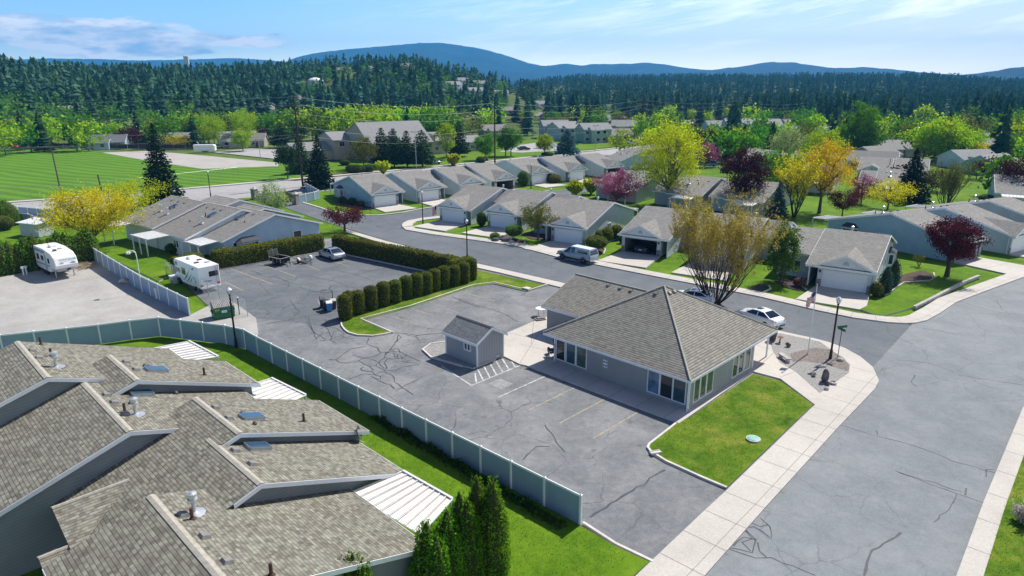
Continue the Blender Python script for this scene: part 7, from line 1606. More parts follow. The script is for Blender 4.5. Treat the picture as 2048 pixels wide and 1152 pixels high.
for lab, px, r, h_, stem, mt in (
    ('round clipped topiary beside the rock garden of the second curve house', (1028, 478), 1.35, 1.5, .55, 'leaf_arb'), ('round clipped topiary beside the pickup truck', (1192, 503), 1.55, 1.7, .5, 'leaf_column'),
    ('globe shrub against the grey end wall, nearest the garage', (1196, 482), .95, 1.7, 0, 'leaf_hedge'), ('globe shrub against the grey end wall, middle of three', (1213, 481), 1.0, 1.9, 0, 'leaf_hedge'), ('tall globe shrub against the grey end wall, farthest back', (1232, 478), 1.0, 2.1, 0, 'leaf_hedge'),
    ('small green globe shrub at the left of the rock garden', (990, 478), .8, .9, 0, 'leaf_arb'), ('rounded clipped shrub at the corner house garage', (1751, 592), .62, 1.55, 0, 'leaf_column'),
    ('dark round shrub by the garage of the second curve house', (963, 452), .8, 2.3, 0, 'leaf_shrub'), ('first ball shrub along the blue end wall by the entrance, nearest its bay', (686, 405), .7, 1.2, 0, 'leaf_shrub'), ('second ball shrub along the blue end wall by the entrance', (694, 408), .55, .9, 0, 'leaf_shrub'), ('third ball shrub along the blue end wall, largest of its row', (705, 409), .8, 1.3, 0, 'leaf_shrub'), ('fourth ball shrub along the blue end wall by the entrance', (714, 411), .5, .8, 0, 'leaf_shrub'), ('last ball shrub along the blue end wall, nearest the garage', (724, 414), .6, 1.2, 0, 'leaf_shrub'),
    ('round roadside shrub by the residence hall, leftmost of four', (703, 346), 1.5, 2.2, 0, 'leaf_shrub'), ('round roadside shrub by the residence hall, second of four', (714, 346), 1.5, 2.2, 0, 'leaf_shrub'), ('round roadside shrub by the residence hall, third of four', (724, 345), 1.3, 1.8, 0, 'leaf_shrub'), ('round roadside shrub by the residence hall, rightmost of four', (738, 344), 1.5, 2.0, 0, 'leaf_shrub'),
    ('pale green shrub beside the porch post above the yellow bushes', (1107, 366), 1.8, 2.0, 0, 'leaf_olive'), ('dark shrub by the side wall left of the white garage', (1046, 372), 1.4, 3.4, 0, 'leaf_mid'),
    ('clipped round shrub in the yard beyond the arborvitae hedge', (10, 459), 1.4, 2.2, 0, 'leaf_column'), ('dark pruned shrub at the gate pillar by the entrance lane', (576, 402), 1.5, 1.6, 0, 'leaf_shrub'),
    ('low green shrub at the driveway of the far row houses', (1450, 345), 1.1, 1.3, 0, 'leaf_shrub'), ('clipped shrub under the park side patio roof', (1972, 404), 1.4, 1.4, 0, 'leaf_shrub'), ('dark shrub at the end of the first globe row by the street wall', (1244, 486), .5, 1.1, 0, 'leaf_shrub'),
    ('olive shrub under the patio roof of the middle hedge row house', (352, 505), 1.3, 1.3, 0, 'leaf_shrub'), ('low dark shrub beside the residence hall front gable', (690, 330), 1.6, 1.6, 0, 'leaf_shrub'), ('rust coloured low shrub by the far lawn edge', (968, 322), 1.3, 1.1, 0, 'leaf_ochre'), ('dark round shrub at the far lawn edge', (962, 325), 1.5, 1.7, 0, 'leaf_shrub'), ('pink azalea by the porch of the corner house', (1598, 573), .7, 1.0, 0, 'leaf_pink'), ('olive shrub row along the far car park', (1095, 311), 2.2, 1.0, 0, 'leaf_mid')):
    ball_shrub('shrub', lab, G(*px), r, h_, hash(px) % 999, mt, 60 if r < 1.2 else 40, .15 if r < 1 else .2, None, 'shrub', stem)
for lab, px, h_, r_ in (('slim dark cone evergreen by the corner house, nearer of two', (1768, 586), 3.1, .62), ('slim dark cone evergreen by the corner house, farther of two', (1785, 571), 3.2, .58), ('square dark arborvitae block in the yard beyond the hedge', (16, 450), 4.2, 1.9)):
    arborvitae('cone_evergreen', lab, G(*px), h_, r_, int(px[0]), 90, .16, 'leaf_bluespruce' if h_ < 3.5 else 'leaf_arb', 'shrub')
for i, (px, w_, h_, lab) in enumerate((((766, 349), 5.0, 4.0, 'yellow green spreading bush by the collector road, left of two'), ((908, 331), 6.0, 3.6, 'yellow green spreading bush by the collector road, right of two'), ((1150, 392), 5.4, 3.4, 'wide yellow green bush left of the pink blossom tree'), ((1182, 388), 4.6, 3.6, 'yellow bush touching the pink blossom tree'), ((1958, 318), 4.0, 2.2, 'yellow shrub by the blue house near the right edge'))):
    t = stem_tree('spreading_bush', lab, G(*px), h_, w_ * .8, 400 + i, 'leaf_yellowgreen', stems=16, depth=3, size=.5, per=12, cat='shrub', base_r=.06, wide=.5)
# white blossom shrub at the right edge
stem_tree('blossom_shrub', 'white blossoming shrub on the grass at the right edge', G(2060, 1052), 1.5, 1.3, 77, 'flower_white', stems=9, depth=3, size=.12, per=16, cat='shrub', base_r=.025, wide=.6)
stem_tree('bare_shrub', 'bare twiggy shrub in the corner house flower bed', G(1838, 532), 1.9, 1.2, 78, 'leaf_olive', stems=8, depth=3, size=.10, per=4, cat='shrub', base_r=.025)
# ------------------------------------------------------------------ near trees
broadleaf('tree', 'wide yellow leafing tree behind the pale fence by the gravel lot', G(192, 502), 8.6, 5.9, 2.6, 41, 'leaf_yellow', nclump=190, per=40, size=.26, limbs=18, trunk_r=.24, spread=.11, fork=2.0, lump=.5, squash=.9)
broadleaf('tree', 'golden green tree between the yellow tree and the big spruce', G(268, 436), 6.8, 4.6, 1.6, 42, 'leaf_yellowgreen', nclump=90, per=36, size=.26, limbs=12, trunk_r=.18, spread=.13, lump=.5)
conifer('spruce', 'big dark spruce beside the sports field and hedge row houses', G(327, 405), 15.4, 4.1, 51, 'leaf_spruce', 'spruce', nb=420, spray=.75, base=.04, droop=.3)
conifer('spruce', 'blue grey spruce in front of the tallest power pole', G(641, 376), 11.8, 3.9, 52, 'leaf_spruce', 'spruce', nb=360, spray=.75, base=.03, droop=.3)
conifer('spruce', 'rusty topped spruce behind the tallest power pole', G(603, 346), 11.2, 3.5, 53, 'leaf_pine', 'spruce', nb=260, spray=.8, base=.05)
broadleaf('tree', 'small pale green tree beside the stone gate pillar', G(543, 420), 5.1, 2.3, .7, 43, 'leaf_pale', nclump=60, per=40, size=.22, limbs=8, trunk_r=.09, lump=.4); broadleaf('tree', 'low pale green tree leaning right of the taller pale one', G(562, 424), 3.4, 1.6, .5, 44, 'leaf_pale', nclump=30, per=40, size=.22, limbs=6, trunk_r=.07)
broadleaf('crab_apple_tree', 'low spreading red leaved tree behind the court hedge', G(690, 464), 3.9, 3.1, 1.5, 45, 'leaf_red', nclump=70, per=34, size=.22, limbs=12, trunk_r=.17, spread=.13, fork=1.2, bark='bark_dark')
stem_tree('budding_tree', 'huge budding street tree with ochre young leaves behind the club house', G(1428, 607), 14.4, 12.0, 46, 'leaf_ochre', stems=34, depth=6, size=.13, per=15, start=.5, base_r=.075, wide=.40, kids=2, first=.25)
broadleaf('tree', 'tall glowing yellow green tree standing above the row houses', G(1334, 410), 15.2, 6.0, 3.6, 47, 'leaf_yellowgreen', nclump=170, per=52, size=.34, limbs=18, trunk_r=.28, spread=.13, lump=.35)
broadleaf('blossom_tree', 'pink blossoming tree behind the grey row house roofs', G(1232, 410), 6.8, 4.3, 1.2, 48, 'leaf_pink', nclump=120, per=44, size=.24, limbs=14, trunk_r=.2, spread=.12, vase=.3, lump=.5)
broadleaf('tree', 'dark maroon tree at the edge of the park lawn', G(1487, 421), 11.2, 4.1, 3.0, 49, 'leaf_maroon', nclump=120, per=52, size=.3, limbs=12, trunk_r=.2, spread=.14, lump=.35, bark='bark_dark')
conifer('blue_spruce', 'small blue spruce on the park lawn', G(1553, 433), 6.3, 2.0, 54, 'leaf_bluespruce', 'spruce', nb=260, spray=.5, base=.03)
broadleaf('tree', 'glowing orange leafed tree over the park lawn', G(1638, 426), 12.9, 5.2, 4.0, 50, 'leaf_orange', nclump=130, per=46, size=.30, limbs=14, trunk_r=.26, spread=.14, lump=.4)
stem_tree('budding_tree', 'open yellow budding tree left of the orange tree', G(1588, 434), 9.8, 4.6, 56, 'leaf_yellow', stems=7, depth=5, size=.22, per=7, start=.15, base_r=.13, wide=.42, kids=3)
broadleaf('tree', 'fresh green tree behind the small blue spruce', G(1572, 400), 8.5, 3.4, 1.5, 57, 'leaf_green', nclump=70, per=40, size=.32, limbs=8, trunk_r=.15)
broadleaf('tree', 'small wine red tree on the park lawn before the pink one', G(1683, 439), 5.0, 2.8, 1.9, 58, 'leaf_red', nclump=80, per=36, size=.2, limbs=10, trunk_r=.12, spread=.13, vase=.2, bark='bark_dark')
broadleaf('crab_apple_tree', 'dusky pink crab apple behind the small wine red tree', G(1722, 407), 5.6, 2.7, 1.6, 59, 'leaf_pink', nclump=60, per=34, size=.22, limbs=10, trunk_r=.12, spread=.14, vase=.3, bark='bark_dark')
conifer('spruce', 'dark spruce between the park roofs', G(1818, 402), 10.6, 4.0, 55, 'leaf_spruce', 'spruce', nb=360, spray=.7, base=.04, droop=.28)
broadleaf('tree', 'low spreading ochre tree left of the dark park spruce', G(1775, 419), 5.4, 4.2, 1.3, 60, 'leaf_yellow', nclump=80, per=32, size=.24, limbs=14, trunk_r=.15, spread=.13, lump=.5)
stem_tree('budding_tree', 'olive brown bare budding tree right of the dark park spruce', G(1890, 422), 8.0, 5.0, 61, 'leaf_olive', stems=9, depth=5, size=.16, per=6, start=.15, base_r=.12, wide=.42, kids=3)
broadleaf('tree', 'round maroon tree with a dark trunk on the corner lawn', G(1893, 554), 7.3, 2.75, 2.3, 62, 'leaf_red', nclump=130, per=60, size=.2, limbs=16, trunk_r=.24, spread=.13, lump=.3, fork=2.2, vase=.15, bark='bark_dark')
broadleaf('tree', 'massive fresh green tree beyond the park roofs', G(1715, 314), 16.5, 6.4, 1.0, 63, 'leaf_green', nclump=150, per=50, size=.5, limbs=12, trunk_r=.3, spread=.13)
broadleaf('tree', 'very wide lime green tree beyond the park roofs', G(1872, 322), 12.5, 7.4, 1.5, 64, 'leaf_lime', nclump=150, per=50, size=.5, limbs=12, trunk_r=.3, spread=.14, lump=.4); broadleaf('tree', 'lime green tree merging with the very wide one at its right side', G(1912, 322), 11.0, 6.0, 1.5, 65, 'leaf_lime', nclump=110, per=50, size=.5, limbs=12, trunk_r=.26, spread=.14, lump=.4)
broadleaf('evergreen_tree', 'dark bushy evergreen beside the corner house porch', G(1560, 562), 7.1, 1.75, .4, 66, 'leaf_mid', nclump=80, per=70, size=.2, limbs=6, trunk_r=.14, vase=-.3)
broadleaf('tree', 'olive young tree between the second curve house and pickup house', G(1076, 480), 5.6, 2.6, 1.8, 67, 'leaf_olive', nclump=60, per=40, size=.22, limbs=10, trunk_r=.13, spread=.14)
broadleaf('tree', 'dark maroon tree at the right edge behind the row roofs', G(2030, 402), 8.6, 3.9, 1.8, 68, 'leaf_maroon', nclump=100, per=48, size=.28, limbs=10, trunk_r=.2, bark='bark_dark')
broadleaf('tree', 'pale yellow green tree behind the orange tree', G(1640, 338), 11.0, 4.8, 2.0, 69, 'leaf_lime', nclump=90, per=40, size=.4, limbs=10, trunk_r=.2)
broadleaf('tree', 'soft olive green tree left of the massive fresh green tree', G(1575, 330), 10.5, 5.5, 1.5, 70, 'leaf_pale', nclump=100, per=40, size=.4, limbs=10, trunk_r=.2); broadleaf('tree', 'tall olive tree directly behind the pale yellow green one', G(1608, 322), 11.5, 4.0, 1.5, 71, 'leaf_olive', nclump=80, per=40, size=.4, limbs=10, trunk_r=.2)
broadleaf('tree', 'maroon tree above the pink crab apple at the far houses', G(1414, 320), 9.0, 4.2, 1.5, 72, 'leaf_maroon', nclump=60, per=40, size=.4, limbs=8, trunk_r=.2); broadleaf('crab_apple_tree', 'bright pink crab apple beside the dark green van', G(1408, 333), 6.5, 4.2, 1.8, 73, 'leaf_pink', nclump=70, per=40, size=.36, limbs=8, trunk_r=.2)
broadleaf('tree', 'dark maroon shrubby tree under the row roof behind the brown tree', G(1865, 382), 4.5, 3.6, .5, 74, 'leaf_maroon', nclump=50, per=36, size=.28, limbs=8, trunk_r=.1)
for lab, px, h_, r_, mt, kind in (('dark pine before the residence hall, leftmost of the row', (765, 331), 10.8, 3.4, 'leaf_pine', 'c'), ('dark pine before the residence hall, second of the row', (789, 334), 10.8, 3.8, 'leaf_pine', 'c'), ('dark pine before the residence hall, third of the row', (815, 334), 10.2, 3.0, 'leaf_pine', 'c'), ('dark pine before the residence hall, right of the light pole', (845, 334), 10.4, 4.0, 'leaf_pine', 'c'), ('dark rounded pine at the right end of the residence hall', (918, 313), 11.5, 3.8, 'leaf_pine', 'c'), ('silvery blue spruce on the far lawn', (1134, 313), 9.0, 4.4, 'leaf_bluespruce', 'c'),
        ('light green slender tree by the residence hall pines', (893, 318), 11.2, 3.2, 'leaf_lime', 'b'), ('thin green young tree in front of the residence hall window', (728, 338), 8.6, 3.6, 'leaf_olive', 'b'), ('round dark green tree on the far lawn, left of a pair', (1011, 312), 9.2, 3.8, 'leaf_mid', 'b'), ('round dark green tree on the far lawn, right of a pair', (1022, 312), 9.6, 3.6, 'leaf_mid', 'b'), ('small leafy green tree left of the dark power pole', (972, 320), 8.4, 3.4, 'leaf_green', 'b'), ('thin lime tree at the round car park', (1089, 311), 7.0, 2.6, 'leaf_lime', 'b'), ('sparse young tree by the field edge shrubs', (576, 357), 8.5, 2.8, 'leaf_pine', 'b'), ('round lime tree by the church car park, left of two', (430, 294), 12.5, 5.4, 'leaf_lime', 'b'), ('round lime tree by the church car park, right of two', (493, 292), 13.5, 5.0, 'leaf_lime', 'b'), ('small lime tree on the car park island', (486, 302), 7.2, 3.4, 'leaf_lime', 'b'), ('bright yellow bush tree beyond the ball diamond', (356, 296), 4.6, 4.6, 'leaf_yellow', 'b'), ('maroon tree beside the teal roofed house past the field', (258, 293), 7.0, 5.2, 'leaf_maroon', 'b'), ('dark green conifer clump left of the residence hall', (563, 294), 9.5, 4.6, 'leaf_pine', 'c')):
    p = G(*px)
    if kind == 'c': conifer('pine', lab, p, h_, r_, int(px[0]), mt, 'pine', nb=200, spray=.95, base=.10, droop=.12, power=.6)
    else: broadleaf('tree', lab, p, h_, r_, h_ * .22, int(px[0]), mt, nclump=70, per=34, size=.42, limbs=8, trunk_r=.16, spread=.15)

# ------------------------------------------------------------------ town and hillside: many trees, houses
rnd = random.Random(2024)
PROTO = {}
def far_proto(kind, mat, seed):
    k = (kind, mat, seed)
    if k not in PROTO:
        if kind == 'c':
            T = far_conifer_soup(seed, r=.19 + .03 * (seed % 3), layers=13, per=10); o = fast_mesh('conifer_mesh', T.reshape(-1, 3), 3, mat)
        else:
            q, tr = far_broad_soup(seed, r=.40 + .05 * (seed % 3), n=300 if kind == 'b' else 420, size=.095); o = fast_mesh('tree_mesh', q.reshape(-1, 3), 4, mat, None, tr, 'bark')
        PROTO[k] = o.data; bpy.data.objects.remove(o)
    return PROTO[k]
def place_far(name, label, cat, group, kind, mat, x, y, h, wscale=1.0, z=None):
    o = bpy.data.objects.new(name, far_proto(kind, mat, rnd.randrange(3))); COL.objects.link(o)
    o.location = (x, y, (terrain(x, y) if z is None else z) - .25); o.rotation_euler = (0, 0, rnd.uniform(0, 6.28)); o.scale = (h * wscale, h * wscale, h)
    return tag(o, label, cat, group)
def polar(px, r):
    a = math.atan((px - 1024) * CP / F_PX); return r * math.sin(a), r * math.cos(a)
OCC = []    # discs kept free for houses
def free(x, y, m=0): return all((x - a) ** 2 + (y - b) ** 2 > (c + m) ** 2 for a, b, c in OCC)
def small_house(label, px, r, rz, w=13, d=10, hw=2.9, hr=2.6, roof='shingle_ash', wall='siding_light', group=None, storeys=1, keep=True):
    x, y = polar(px, r); z = terrain(x, y) - .2; root = thing('house', label, 'house', (x, y, z), rz, group); h = House(root); H0 = hw * storeys
    h.gable(-w / 2, w / 2, -d / 2, H0, 0, H0 + hr, d / 2, H0, cap=False)
    h.gable(-w * .32, w * .12, -d / 2 - 2.4, H0 - .1, -d / 2 - .2, H0 + .9, d / 2 - 1, H0 - .2, cap=False, ends=(1, 1))
    h.done(roof, wall)
    for k in range(3):
        for s_ in range(storeys): window(root, (-w * .42 + k * w * .3, -d / 2 - (2.0 if 0 < k < 2 else -.42), 1.0 + s_ * 2.8), (1, 0, 0), 1.4, 1.2, (0, -1, 0), None, 0, 'glass_dark')
    m = MB(); m.box(w * .28, w * .28 + 1, -d / 2 + .40, -d / 2 + .43, 0, 2.1); m.build('door', 'wood_brown', root)
    OCC.append((x, y, w * .62)); return root
HOUSES = [('teal roofed single house past the sports field', 200, 300, .3, 'shingle_shed', 'siding_blue', 1), ('grey house behind the bright yellow bush tree', 345, 300, .1, 'shingle_ash', 'siding_light', 1), ('pale house between the two round lime trees', 462, 300, .5, 'shingle_ash', 'siding_white', 1), ('dark porch building right of the round lime trees', 478, 285, .2, 'shingle_club', 'siding_tan', 1), ('dark roofed cabin low on the wooded slope', 175, 470, .2, 'shingle_club', 'siding_tan', 1), ('pale house peeping from the wooded slope', 240, 500, .6, 'shingle_ash', 'siding_light', 1), ('tan house on the slope under the maroon tree', 130, 440, 1.2, 'shingle_house', 'siding_tan', 1), ('long low house on the slope below the water tank', 590, 500, .1, 'shingle_house', 'siding_light', 1), ('white trimmed house on the slope left of the water tank', 460, 520, .4, 'shingle_ash', 'siding_white', 1), ('house with a dark roof under the grassy slope', 520, 470, -.3, 'shingle_club', 'siding_light', 1),
    ('long dark house on the crest of the left hill, left of three', 690, 655, .0, 'shingle_club', 'siding_dark', 1), ('wide tan house on the crest of the left hill, middle of three', 745, 640, .1, 'shingle_ash', 'siding_tan', 1), ('tall tan house on the crest of the left hill, right of three', 808, 640, .2, 'shingle_club', 'siding_tan', 2), ('white house on the saddle right of the left hill, topmost', 930, 590, .2, 'shingle_ash', 'siding_white', 2), ('white house on the saddle, left and lower', 905, 540, .5, 'shingle_ash', 'siding_white', 2), ('pale blue house on the saddle, right of the topmost', 962, 590, -.1, 'shingle_ash', 'siding_blue', 2), ('white house on the saddle, lowest of the cluster', 950, 530, .4, 'shingle_ash', 'siding_light', 2), ('grey house on the saddle towards the forest', 1000, 560, .2, 'shingle_ash', 'siding_white', 1), ('long pale house at the forest edge past the saddle', 1075, 560, .1, 'shingle_ash', 'siding_white', 1),
    ('grey house above the residence hall roof', 720, 430, .3, 'shingle_ash', 'siding_white', 1), ('blue roofed house right of the poplar', 905, 400, -.5, 'shingle_shed', 'siding_blue', 2), ('white house left of the poplar', 835, 400, .2, 'shingle_ash', 'siding_white', 2), ('tan house above the round car park, left of the maroon tree', 985, 330, .4, 'shingle_house', 'siding_tan', 1), ('grey house with two gables above the round car park', 1110, 315, .2, 'shingle_ash', 'siding_grey', 2), ('grey two storey house right of the two gabled one', 1130, 300, .6, 'shingle_ash', 'siding_grey', 2), ('pale green house by the white pickup truck', 1190, 290, .3, 'shingle_ash', 'siding_green', 2), ('tan house with a white garage by the dark power pole', 1235, 300, .2, 'shingle_house', 'siding_tan', 1), ('tall grey house left of the dark power pole', 1255, 318, -.2, 'shingle_ash', 'siding_tan', 2), ('dark roofed house behind the pale green one', 1215, 330, .9, 'shingle_club', 'siding_light', 1), ('long low house under the forest with a brown roof', 1010, 480, .1, 'shingle_house', 'siding_tan', 1), ('white house under the forest near the saddle', 1080, 470, .2, 'shingle_ash', 'siding_white', 1), ('pale house in the trees left of the far car park', 1205, 440, .4, 'shingle_ash', 'siding_white', 1), ('pale house in the trees above the far car park', 1235, 430, .1, 'shingle_house', 'siding_white', 1), ('brown house at the forest foot', 1320, 500, .2, 'shingle_club', 'siding_tan', 1),
    ('dark roofed house above the yellow green tree', 1325, 325, .1, 'shingle_club', 'siding_tan', 1), ('grey roofed house right of the yellow green tree top', 1395, 300, .3, 'shingle_ash', 'siding_grey', 1), ('white house left of the school roof', 1440, 385, .1, 'shingle_ash', 'siding_white', 1), ('white house in the trees above the school', 1590, 420, .3, 'shingle_ash', 'siding_white', 1), ('brown roofed house right of the massive green tree', 1770, 235, .5, 'shingle_house', 'siding_tan', 1), ('grey roofed house behind the brown roofed one', 1790, 262, .2, 'shingle_ash', 'siding_white', 1), ('mauve roofed house right of the massive green tree, nearer', 1765, 215, -.4, 'shingle_house', 'siding_tan', 1), ('large grey roofed house behind the wide lime tree', 1830, 268, .1, 'shingle_ash', 'siding_light', 1), ('blue walled house near the right edge', 2015, 222, .5, 'shingle_ash', 'siding_blue', 1), ('white walled house left of the blue walled one', 1965, 235, .2, 'shingle_ash', 'siding_white', 1), ('pale house in the trees at the right edge', 2010, 330, .2, 'shingle_ash', 'siding_light', 1), ('house with a grey roof past the right edge conifers', 1985, 285, .4, 'shingle_house', 'siding_tan', 1)]
for lab, px, r, rz, rf, wl, st_ in HOUSES: small_house(lab, px, r, rz, 13 + (px % 5), 10, 2.8, 2.4, rf, wl, None, st_)
# school, long sheds, tank, tower
sx, sy = polar(1515, 352); sch = thing('school_building', 'long grey school building with a low pitched roof', 'school', (sx, sy, 0), R(-8)); hsx = House(sch); hsx.gable(-14, 12, -8, 5.0, 0, 7.6, 8, 5.0, cap=False); hsx.gable(10, 40, -7, 3.4, 0, 4.3, 7, 3.4, cap=False); hsx.done('shingle_ash', 'siding_white')
for k in range(9): window(sch, (-12 + k * 2.6 if k < 4 else 2 + k * 4.2, -7.56 if k < 4 else -6.56, 1), (1, 0, 0), 2, 1.3, (0, -1, 0), None, 1, 'glass_dark')
OCC.append((sx + 8, sy, 26))
for i, (px, r) in enumerate(((1785, 375), (1845, 380), (1725, 380))):
    x, y = polar(px, r); g = thing('long_shed', ('long white roofed shed beyond the lime tree, middle of three', 'long white roofed shed beyond the lime tree, right of three', 'long white roofed shed beyond the lime tree, left of three')[i], 'shed', (x, y, 0), R(-6)); hh_ = House(g); hh_.gable(-9, 9, -4, 2.8, 0, 3.9, 4, 2.8, cap=False); hh_.done('patio_white', 'siding_blue', 'trim'); OCC.append((x, y, 10))
x, y = polar(632, 560); z = terrain(x, y); wt_ = thing('water_tank', 'white domed water tank on the wooded hillside', 'water tank', (x, y, z)); m = MB(); m.lathe([(6.2, -1), (6.2, 5.0)], (0, 0, 0), 28); m.build('wall', 'siding_white', wt_); m = MB(); m.lathe([(6.4, 5.0), (5.6, 6.2), (3.6, 7.3), (1.5, 7.9), (0, 8.0)], (0, 0, 0), 28); m.build('dome', 'rv_white', wt_, smooth=True); OCC.append((x, y, 13))
x, y = polar(380, 820); tw = thing('tower_block', 'distant pale tower rising above the hill skyline', 'tower', (x, y, terrain(x, y)), R(12)); m = MB(); tz = 53 - terrain(x, y); m.box(-2.2, 2.2, -2.2, 2.2, -2, tz); m.build('shaft', 'siding_grey', tw); m = MB(); m.box(-2.35, 2.35, -2.35, 2.35, tz, tz + .8); m.build('parapet', 'siding_white', tw)
for i, px in enumerate((1240, 1270, 1330, 1385)):
    x, y = polar(px, 372 + 6 * (i % 2))
    OCC.append((x, y, 9))

def scatter(n, px0, px1, r0, r1, chooser, hmin, hmax, lab, group, margin=2.0, bias=1.0):
    c = 0
    for _ in range(n * 6):
        if c >= n: break
        px = rnd.uniform(px0, px1); r = r0 + (r1 - r0) * rnd.random() ** bias; x, y = polar(px, r)
        if not free(x, y, margin): continue
        kind, mat, word, cat, hs, ws = chooser(rnd)
        place_far('conifer' if kind == 'c' else 'leafy_tree', f'{word} {lab}', cat, group, kind, mat, x, y, rnd.uniform(hmin, hmax) * hs, ws); c += 1
def pick(table):
    tot = sum(t[0] for t in table)
    def f(rn):
        u = rn.uniform(0, tot)
        for t in table:
            u -= t[0]
            if u <= 0: return t[1:]
        return table[-1][1:]
    return f
LIME = ('B', 'leaf_lime', 'bright lime leafy tree', 'tree', 1, 1.0); GREEN = ('B', 'leaf_green', 'fresh green leafy tree', 'tree', 1, 1.0); MID = ('b', 'leaf_mid', 'mid green leafy tree', 'tree', 1, 1.0); OLIVE = ('b', 'leaf_olive', 'olive budding tree', 'tree', .9, 1.0); PALE = ('b', 'leaf_pale', 'pale blossoming tree', 'tree', .8, 1.1); MAR = ('b', 'leaf_maroon', 'maroon leaved tree', 'tree', .7, 1.0); YEL = ('b', 'leaf_yellow', 'yellow leaved tree', 'tree', .7, 1.0); PINK = ('b', 'leaf_pink', 'pink blossoming tree', 'tree', .55, 1.2); CON = ('c', 'leaf_forest', 'dark conifer', 'conifer', 1.45, .95); CON2 = ('c', 'leaf_pine', 'green conifer', 'conifer', 1.2, 1.0)
def W8(*p): return [(w, *t) for w, t in p]
scatter(52, -80, 430, 283, 345, pick(W8((5, LIME), (3, GREEN), (3, MID), (3, OLIVE), (2, PALE), (1, CON2), (1, YEL))), 8, 12.5, 'in the belt beyond the sports field', 'trees beyond the sports field')
scatter(30, 280, 620, 300, 360, pick(W8((6, LIME), (3, GREEN), (2, MID), (1, MAR), (1, OLIVE))), 8, 12, 'beyond the ball diamond', 'trees beyond the ball diamond')
scatter(40, 560, 900, 285, 385, pick(W8((8, LIME), (3, GREEN), (2, MID), (1, CON2), (.6, MAR))), 10, 14.5, 'behind the residence hall', 'trees behind the residence hall')
scatter(50, 900, 1330, 290, 470, pick(W8((5, GREEN), (4, MID), (4, LIME), (3, OLIVE), (2, CON), (2, MAR), (1, PALE), (.6, PINK))), 8, 13, 'among the houses beyond the round car park', 'trees among the middle houses')
scatter(42, 1330, 1720, 265, 460, pick(W8((5, GREEN), (4, MID), (3, LIME), (3, CON), (2, OLIVE), (2, MAR), (1, YEL), (1, PALE))), 8, 13, 'around the school building', 'trees around the school')
scatter(44, 1740, 2120, 240, 460, pick(W8((5, GREEN), (5, MID), (4, LIME), (4, CON), (3, OLIVE), (1, MAR), (1, YEL), (1, PINK))), 8, 14, 'in the town on the right', 'trees in the right hand town')
scatter(12, 1380, 1560, 225, 262, pick(W8((3, CON2), (1, GREEN))), 7, 9, 'in the screen behind the far row houses', 'trees behind the far row houses')
scatter(150, -80, 1000, 380, 560, pick([(1, *CON)]), 10, 15, 'on the lower slope of the wooded left hill', 'conifers on the left hill', 3)
scatter(90, 960, 2120, 430, 520, pick([(1, *CON)]), 10.5, 15, 'along the front edge of the great forest', 'conifers at the forest edge', 3)

def tree_mass(name, pts, mat, seeds, lay, per):
    """one body of woodland: every tree of it a bundle of drooping boughs"""
    protos = [far_conifer_soup(s, r=.18 + .03 * (s % 3), layers=lay, per=per) for s in seeds]; out = []
    for (x, y, z, h, w) in pts:
        T = protos[rnd.randrange(len(protos))]; a = rnd.uniform(0, 6.28); c, s = math.cos(a), math.sin(a)
        out.append(T @ np.array([[c * h * w, s * h * w, 0], [-s * h * w, c * h * w, 0], [0, 0, h]]) + np.array([x, y, z]))
    T = np.concatenate(out); return fast_mesh(name, T.reshape(-1, 3), 3, mat)
pts = []
while len(pts) < 2300:
    px = rnd.uniform(-150, 1010); r = rnd.uniform(440, 840); x, y = polar(px, r)
    if 660 < px < 840 and 585 < r < 665: continue
    if 660 < px < 840 and 520 < r < 585 and rnd.random() < .7: continue
    if 600 < px < 662 and 470 < r < 575: continue
    if px > 600 and math.sin(x * .031 + 1) + math.sin(y * .027) > .1 and rnd.random() < .75: continue
    if px > 840 and rnd.random() < .5: continue
    if r < 520 and rnd.random() < .45: continue
    if free(x, y, 5): pts.append((x, y, terrain(x, y) - .5, rnd.uniform(13, 21), rnd.uniform(.95, 1.35)))
o = tree_mass('forest', pts, 'leaf_forest', (61, 62, 63, 64), 9, 7); tag(o, 'dense conifer wood covering the left hill', 'forest', None, 'stuff')
pts = []
while len(pts) < 3600:
    px = rnd.uniform(980, 2200); r = 500 + 1300 * rnd.random() ** .8; x, y = polar(px, r)
    if rnd.random() > (px - 990) / 170 + (.25 if r < 700 else 0): continue
    if free(x, y, 6): pts.append((x, y, terrain(x, y) - .5, rnd.uniform(13, 20), rnd.uniform(.95, 1.35)))
o = tree_mass('forest', pts, 'leaf_forest', (71, 72, 73, 74), 7, 6); tag(o, 'great dark conifer forest stretching below the far mountains', 'forest', None, 'stuff')

def leafy_mass(name, pts, mat, seeds):
    protos = [far_broad_soup(s, r=.45, cz=.05, n=150, size=.13)[0] for s in seeds]; out = []
    for (x, y, z, h, w) in pts:
        T = protos[rnd.randrange(len(protos))]; a = rnd.uniform(0, 6.28); c, s = math.cos(a), math.sin(a)
        out.append(T @ np.array([[c * h * w, s * h * w, 0], [-s * h * w, c * h * w, 0], [0, 0, h]]) + np.array([x, y, z]))
    return fast_mesh(name, np.concatenate(out).reshape(-1, 3), 4, mat)
pts = []
while len(pts) < 560:
    px = rnd.uniform(-150, 1010); r = 360 + 340 * rnd.random() ** 1.5; x, y = polar(px, r)
    if free(x, y, 4) and math.sin(x * .02) + math.sin(y * .025 + 1) > -.6: pts.append((x, y, terrain(x, y) - .6, rnd.uniform(7, 12), rnd.uniform(.8, 1.2)))
tag(leafy_mass('woodland', pts, 'leaf_wood', (81, 82, 83)), 'soft green leafy woodland mixed through the foot of the left hill', 'woodland', None, 'stuff')
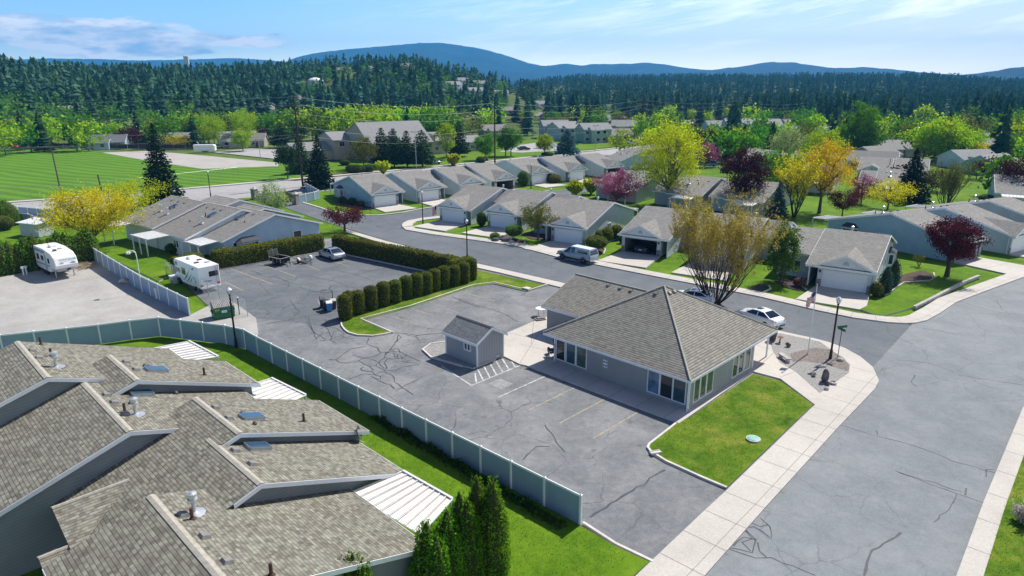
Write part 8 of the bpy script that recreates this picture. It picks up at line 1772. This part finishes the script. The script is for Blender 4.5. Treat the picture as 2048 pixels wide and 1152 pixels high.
scatter(16, 1560, 2100, 168, 235, pick(W8((3, GREEN), (2, LIME), (2, OLIVE), (2, MAR), (1, PINK), (1, YEL))), 6, 9, 'between the park row roofs', 'trees between the park roofs', 4)
scatter(26, 1240, 1560, 215, 300, pick(W8((3, GREEN), (3, LIME), (2, MID), (1, MAR), (1, PINK), (2, CON2))), 7, 11, 'behind the tall yellow green tree', 'trees behind the yellow green tree', 3)
scatter(30, 1700, 2120, 225, 330, pick(W8((4, GREEN), (4, LIME), (3, MID), (2, OLIVE), (1, MAR), (2, CON2), (1, YEL))), 8, 13, 'behind the park houses on the right', 'trees behind the park houses', 2)

# ------------------------------------------------------------------ grass tufts on the near lawns, ivy at the fence foot
def tufts(name, polys, dens, size, mat, label, z=.10, seed=1):
    rg = np.random.default_rng(seed); C = []
    for poly in polys:
        P = np.array([(p.x, p.y) for p in poly]); lo, hi = P.min(0), P.max(0); n = int((hi - lo).prod() * dens); q = rg.uniform(lo, hi, (n, 2)); ins = np.zeros(n, bool); j = len(P) - 1
        for i in range(len(P)):
            c = ((P[i, 1] > q[:, 1]) != (P[j, 1] > q[:, 1])) & (q[:, 0] < (P[j, 0] - P[i, 0]) * (q[:, 1] - P[i, 1]) / (P[j, 1] - P[i, 1] + 1e-12) + P[i, 0]); ins ^= c; j = i
        C.append(q[ins])
    C = np.vstack(C); n = len(C); c = np.column_stack([C, np.full(n, z + size * .3)]); d = unit(rg.normal(size=(n, 3)) * .5 + np.array([0, 0, 1.0])); L = size * rg.uniform(.6, 1.4, n)
    o = fast_mesh(name, diamonds(c, d, L, L * .5, rg), 4, mat); return tag(o, label, 'grass', None, 'stuff')
tufts('grass', [[G(*p) for p in ((1382, 836), (1507, 750), (1560, 763), (1622, 809), (1452, 972), (1400, 950), (1332, 920), (1302, 903), (1348, 854))], [W(-56, 20), W(-54, 22.2), W(-41, 22.7), W(-18.3, 23.5), W(-15, 23.6), W(-15, 14), W(-20, 16), W(-24, 17.5), W(-40, 18)], [G(*p) for p in ((686, 648), (698, 663), (745, 669), (776, 664), (722, 642), (821, 616), (948, 574), (945, 545), (930, 560), (700, 635))], [G(*p) for p in ((1960, 1152), (2010, 1005), (2080, 835), (2150, 900), (2100, 1152))]], 90, .055, 'grass_blade', 'short grass tufts of the near lawns')
rg = np.random.default_rng(9); n = 5200; s_ = rg.uniform(-36, -18.6, n); tt = 23.2 - np.abs(rg.normal(0, .26, n)) + .25 * (s_ + 18.6) / 17 * -.0
base = np.column_stack([AX.x * s_ + BX.x * tt, AX.y * s_ + BX.y * tt, .12 + np.abs(rg.normal(0, .13, n)) * (1 + .6 * np.sin(s_ * 2.3))])
tag(fast_mesh('ivy', random_leaves(base, .15, rg), 4, 'leaf_shrub'), 'low ivy creeping along the foot of the long vinyl fence', 'ivy', None, 'stuff')

# ------------------------------------------------------------------ air
hz = MB(); hz.box(-6500, 6500, -200, 7000, -1.3, 480); ho = hz.build('haze', simple('haze_dummy', (1, 1, 1)))
hm = bpy.data.materials.new('haze_air'); hm.use_nodes = True; ht = NT(hm.node_tree); ht.n.remove(ht.n['Principled BSDF'])
pv = ht.new('ShaderNodeVolumePrincipled'); pv.inputs['Color'].default_value = (.10, .48, 1.0, 1); pv.inputs['Density'].default_value = 0.00015; pv.inputs['Anisotropy'].default_value = .0
ht.l.new(pv.outputs[0], ht.n['Material Output'].inputs['Volume']); ho.data.materials[0] = hm; ho['kind'] = 'stuff'; ho['label'] = 'thin blue haze in the distance'
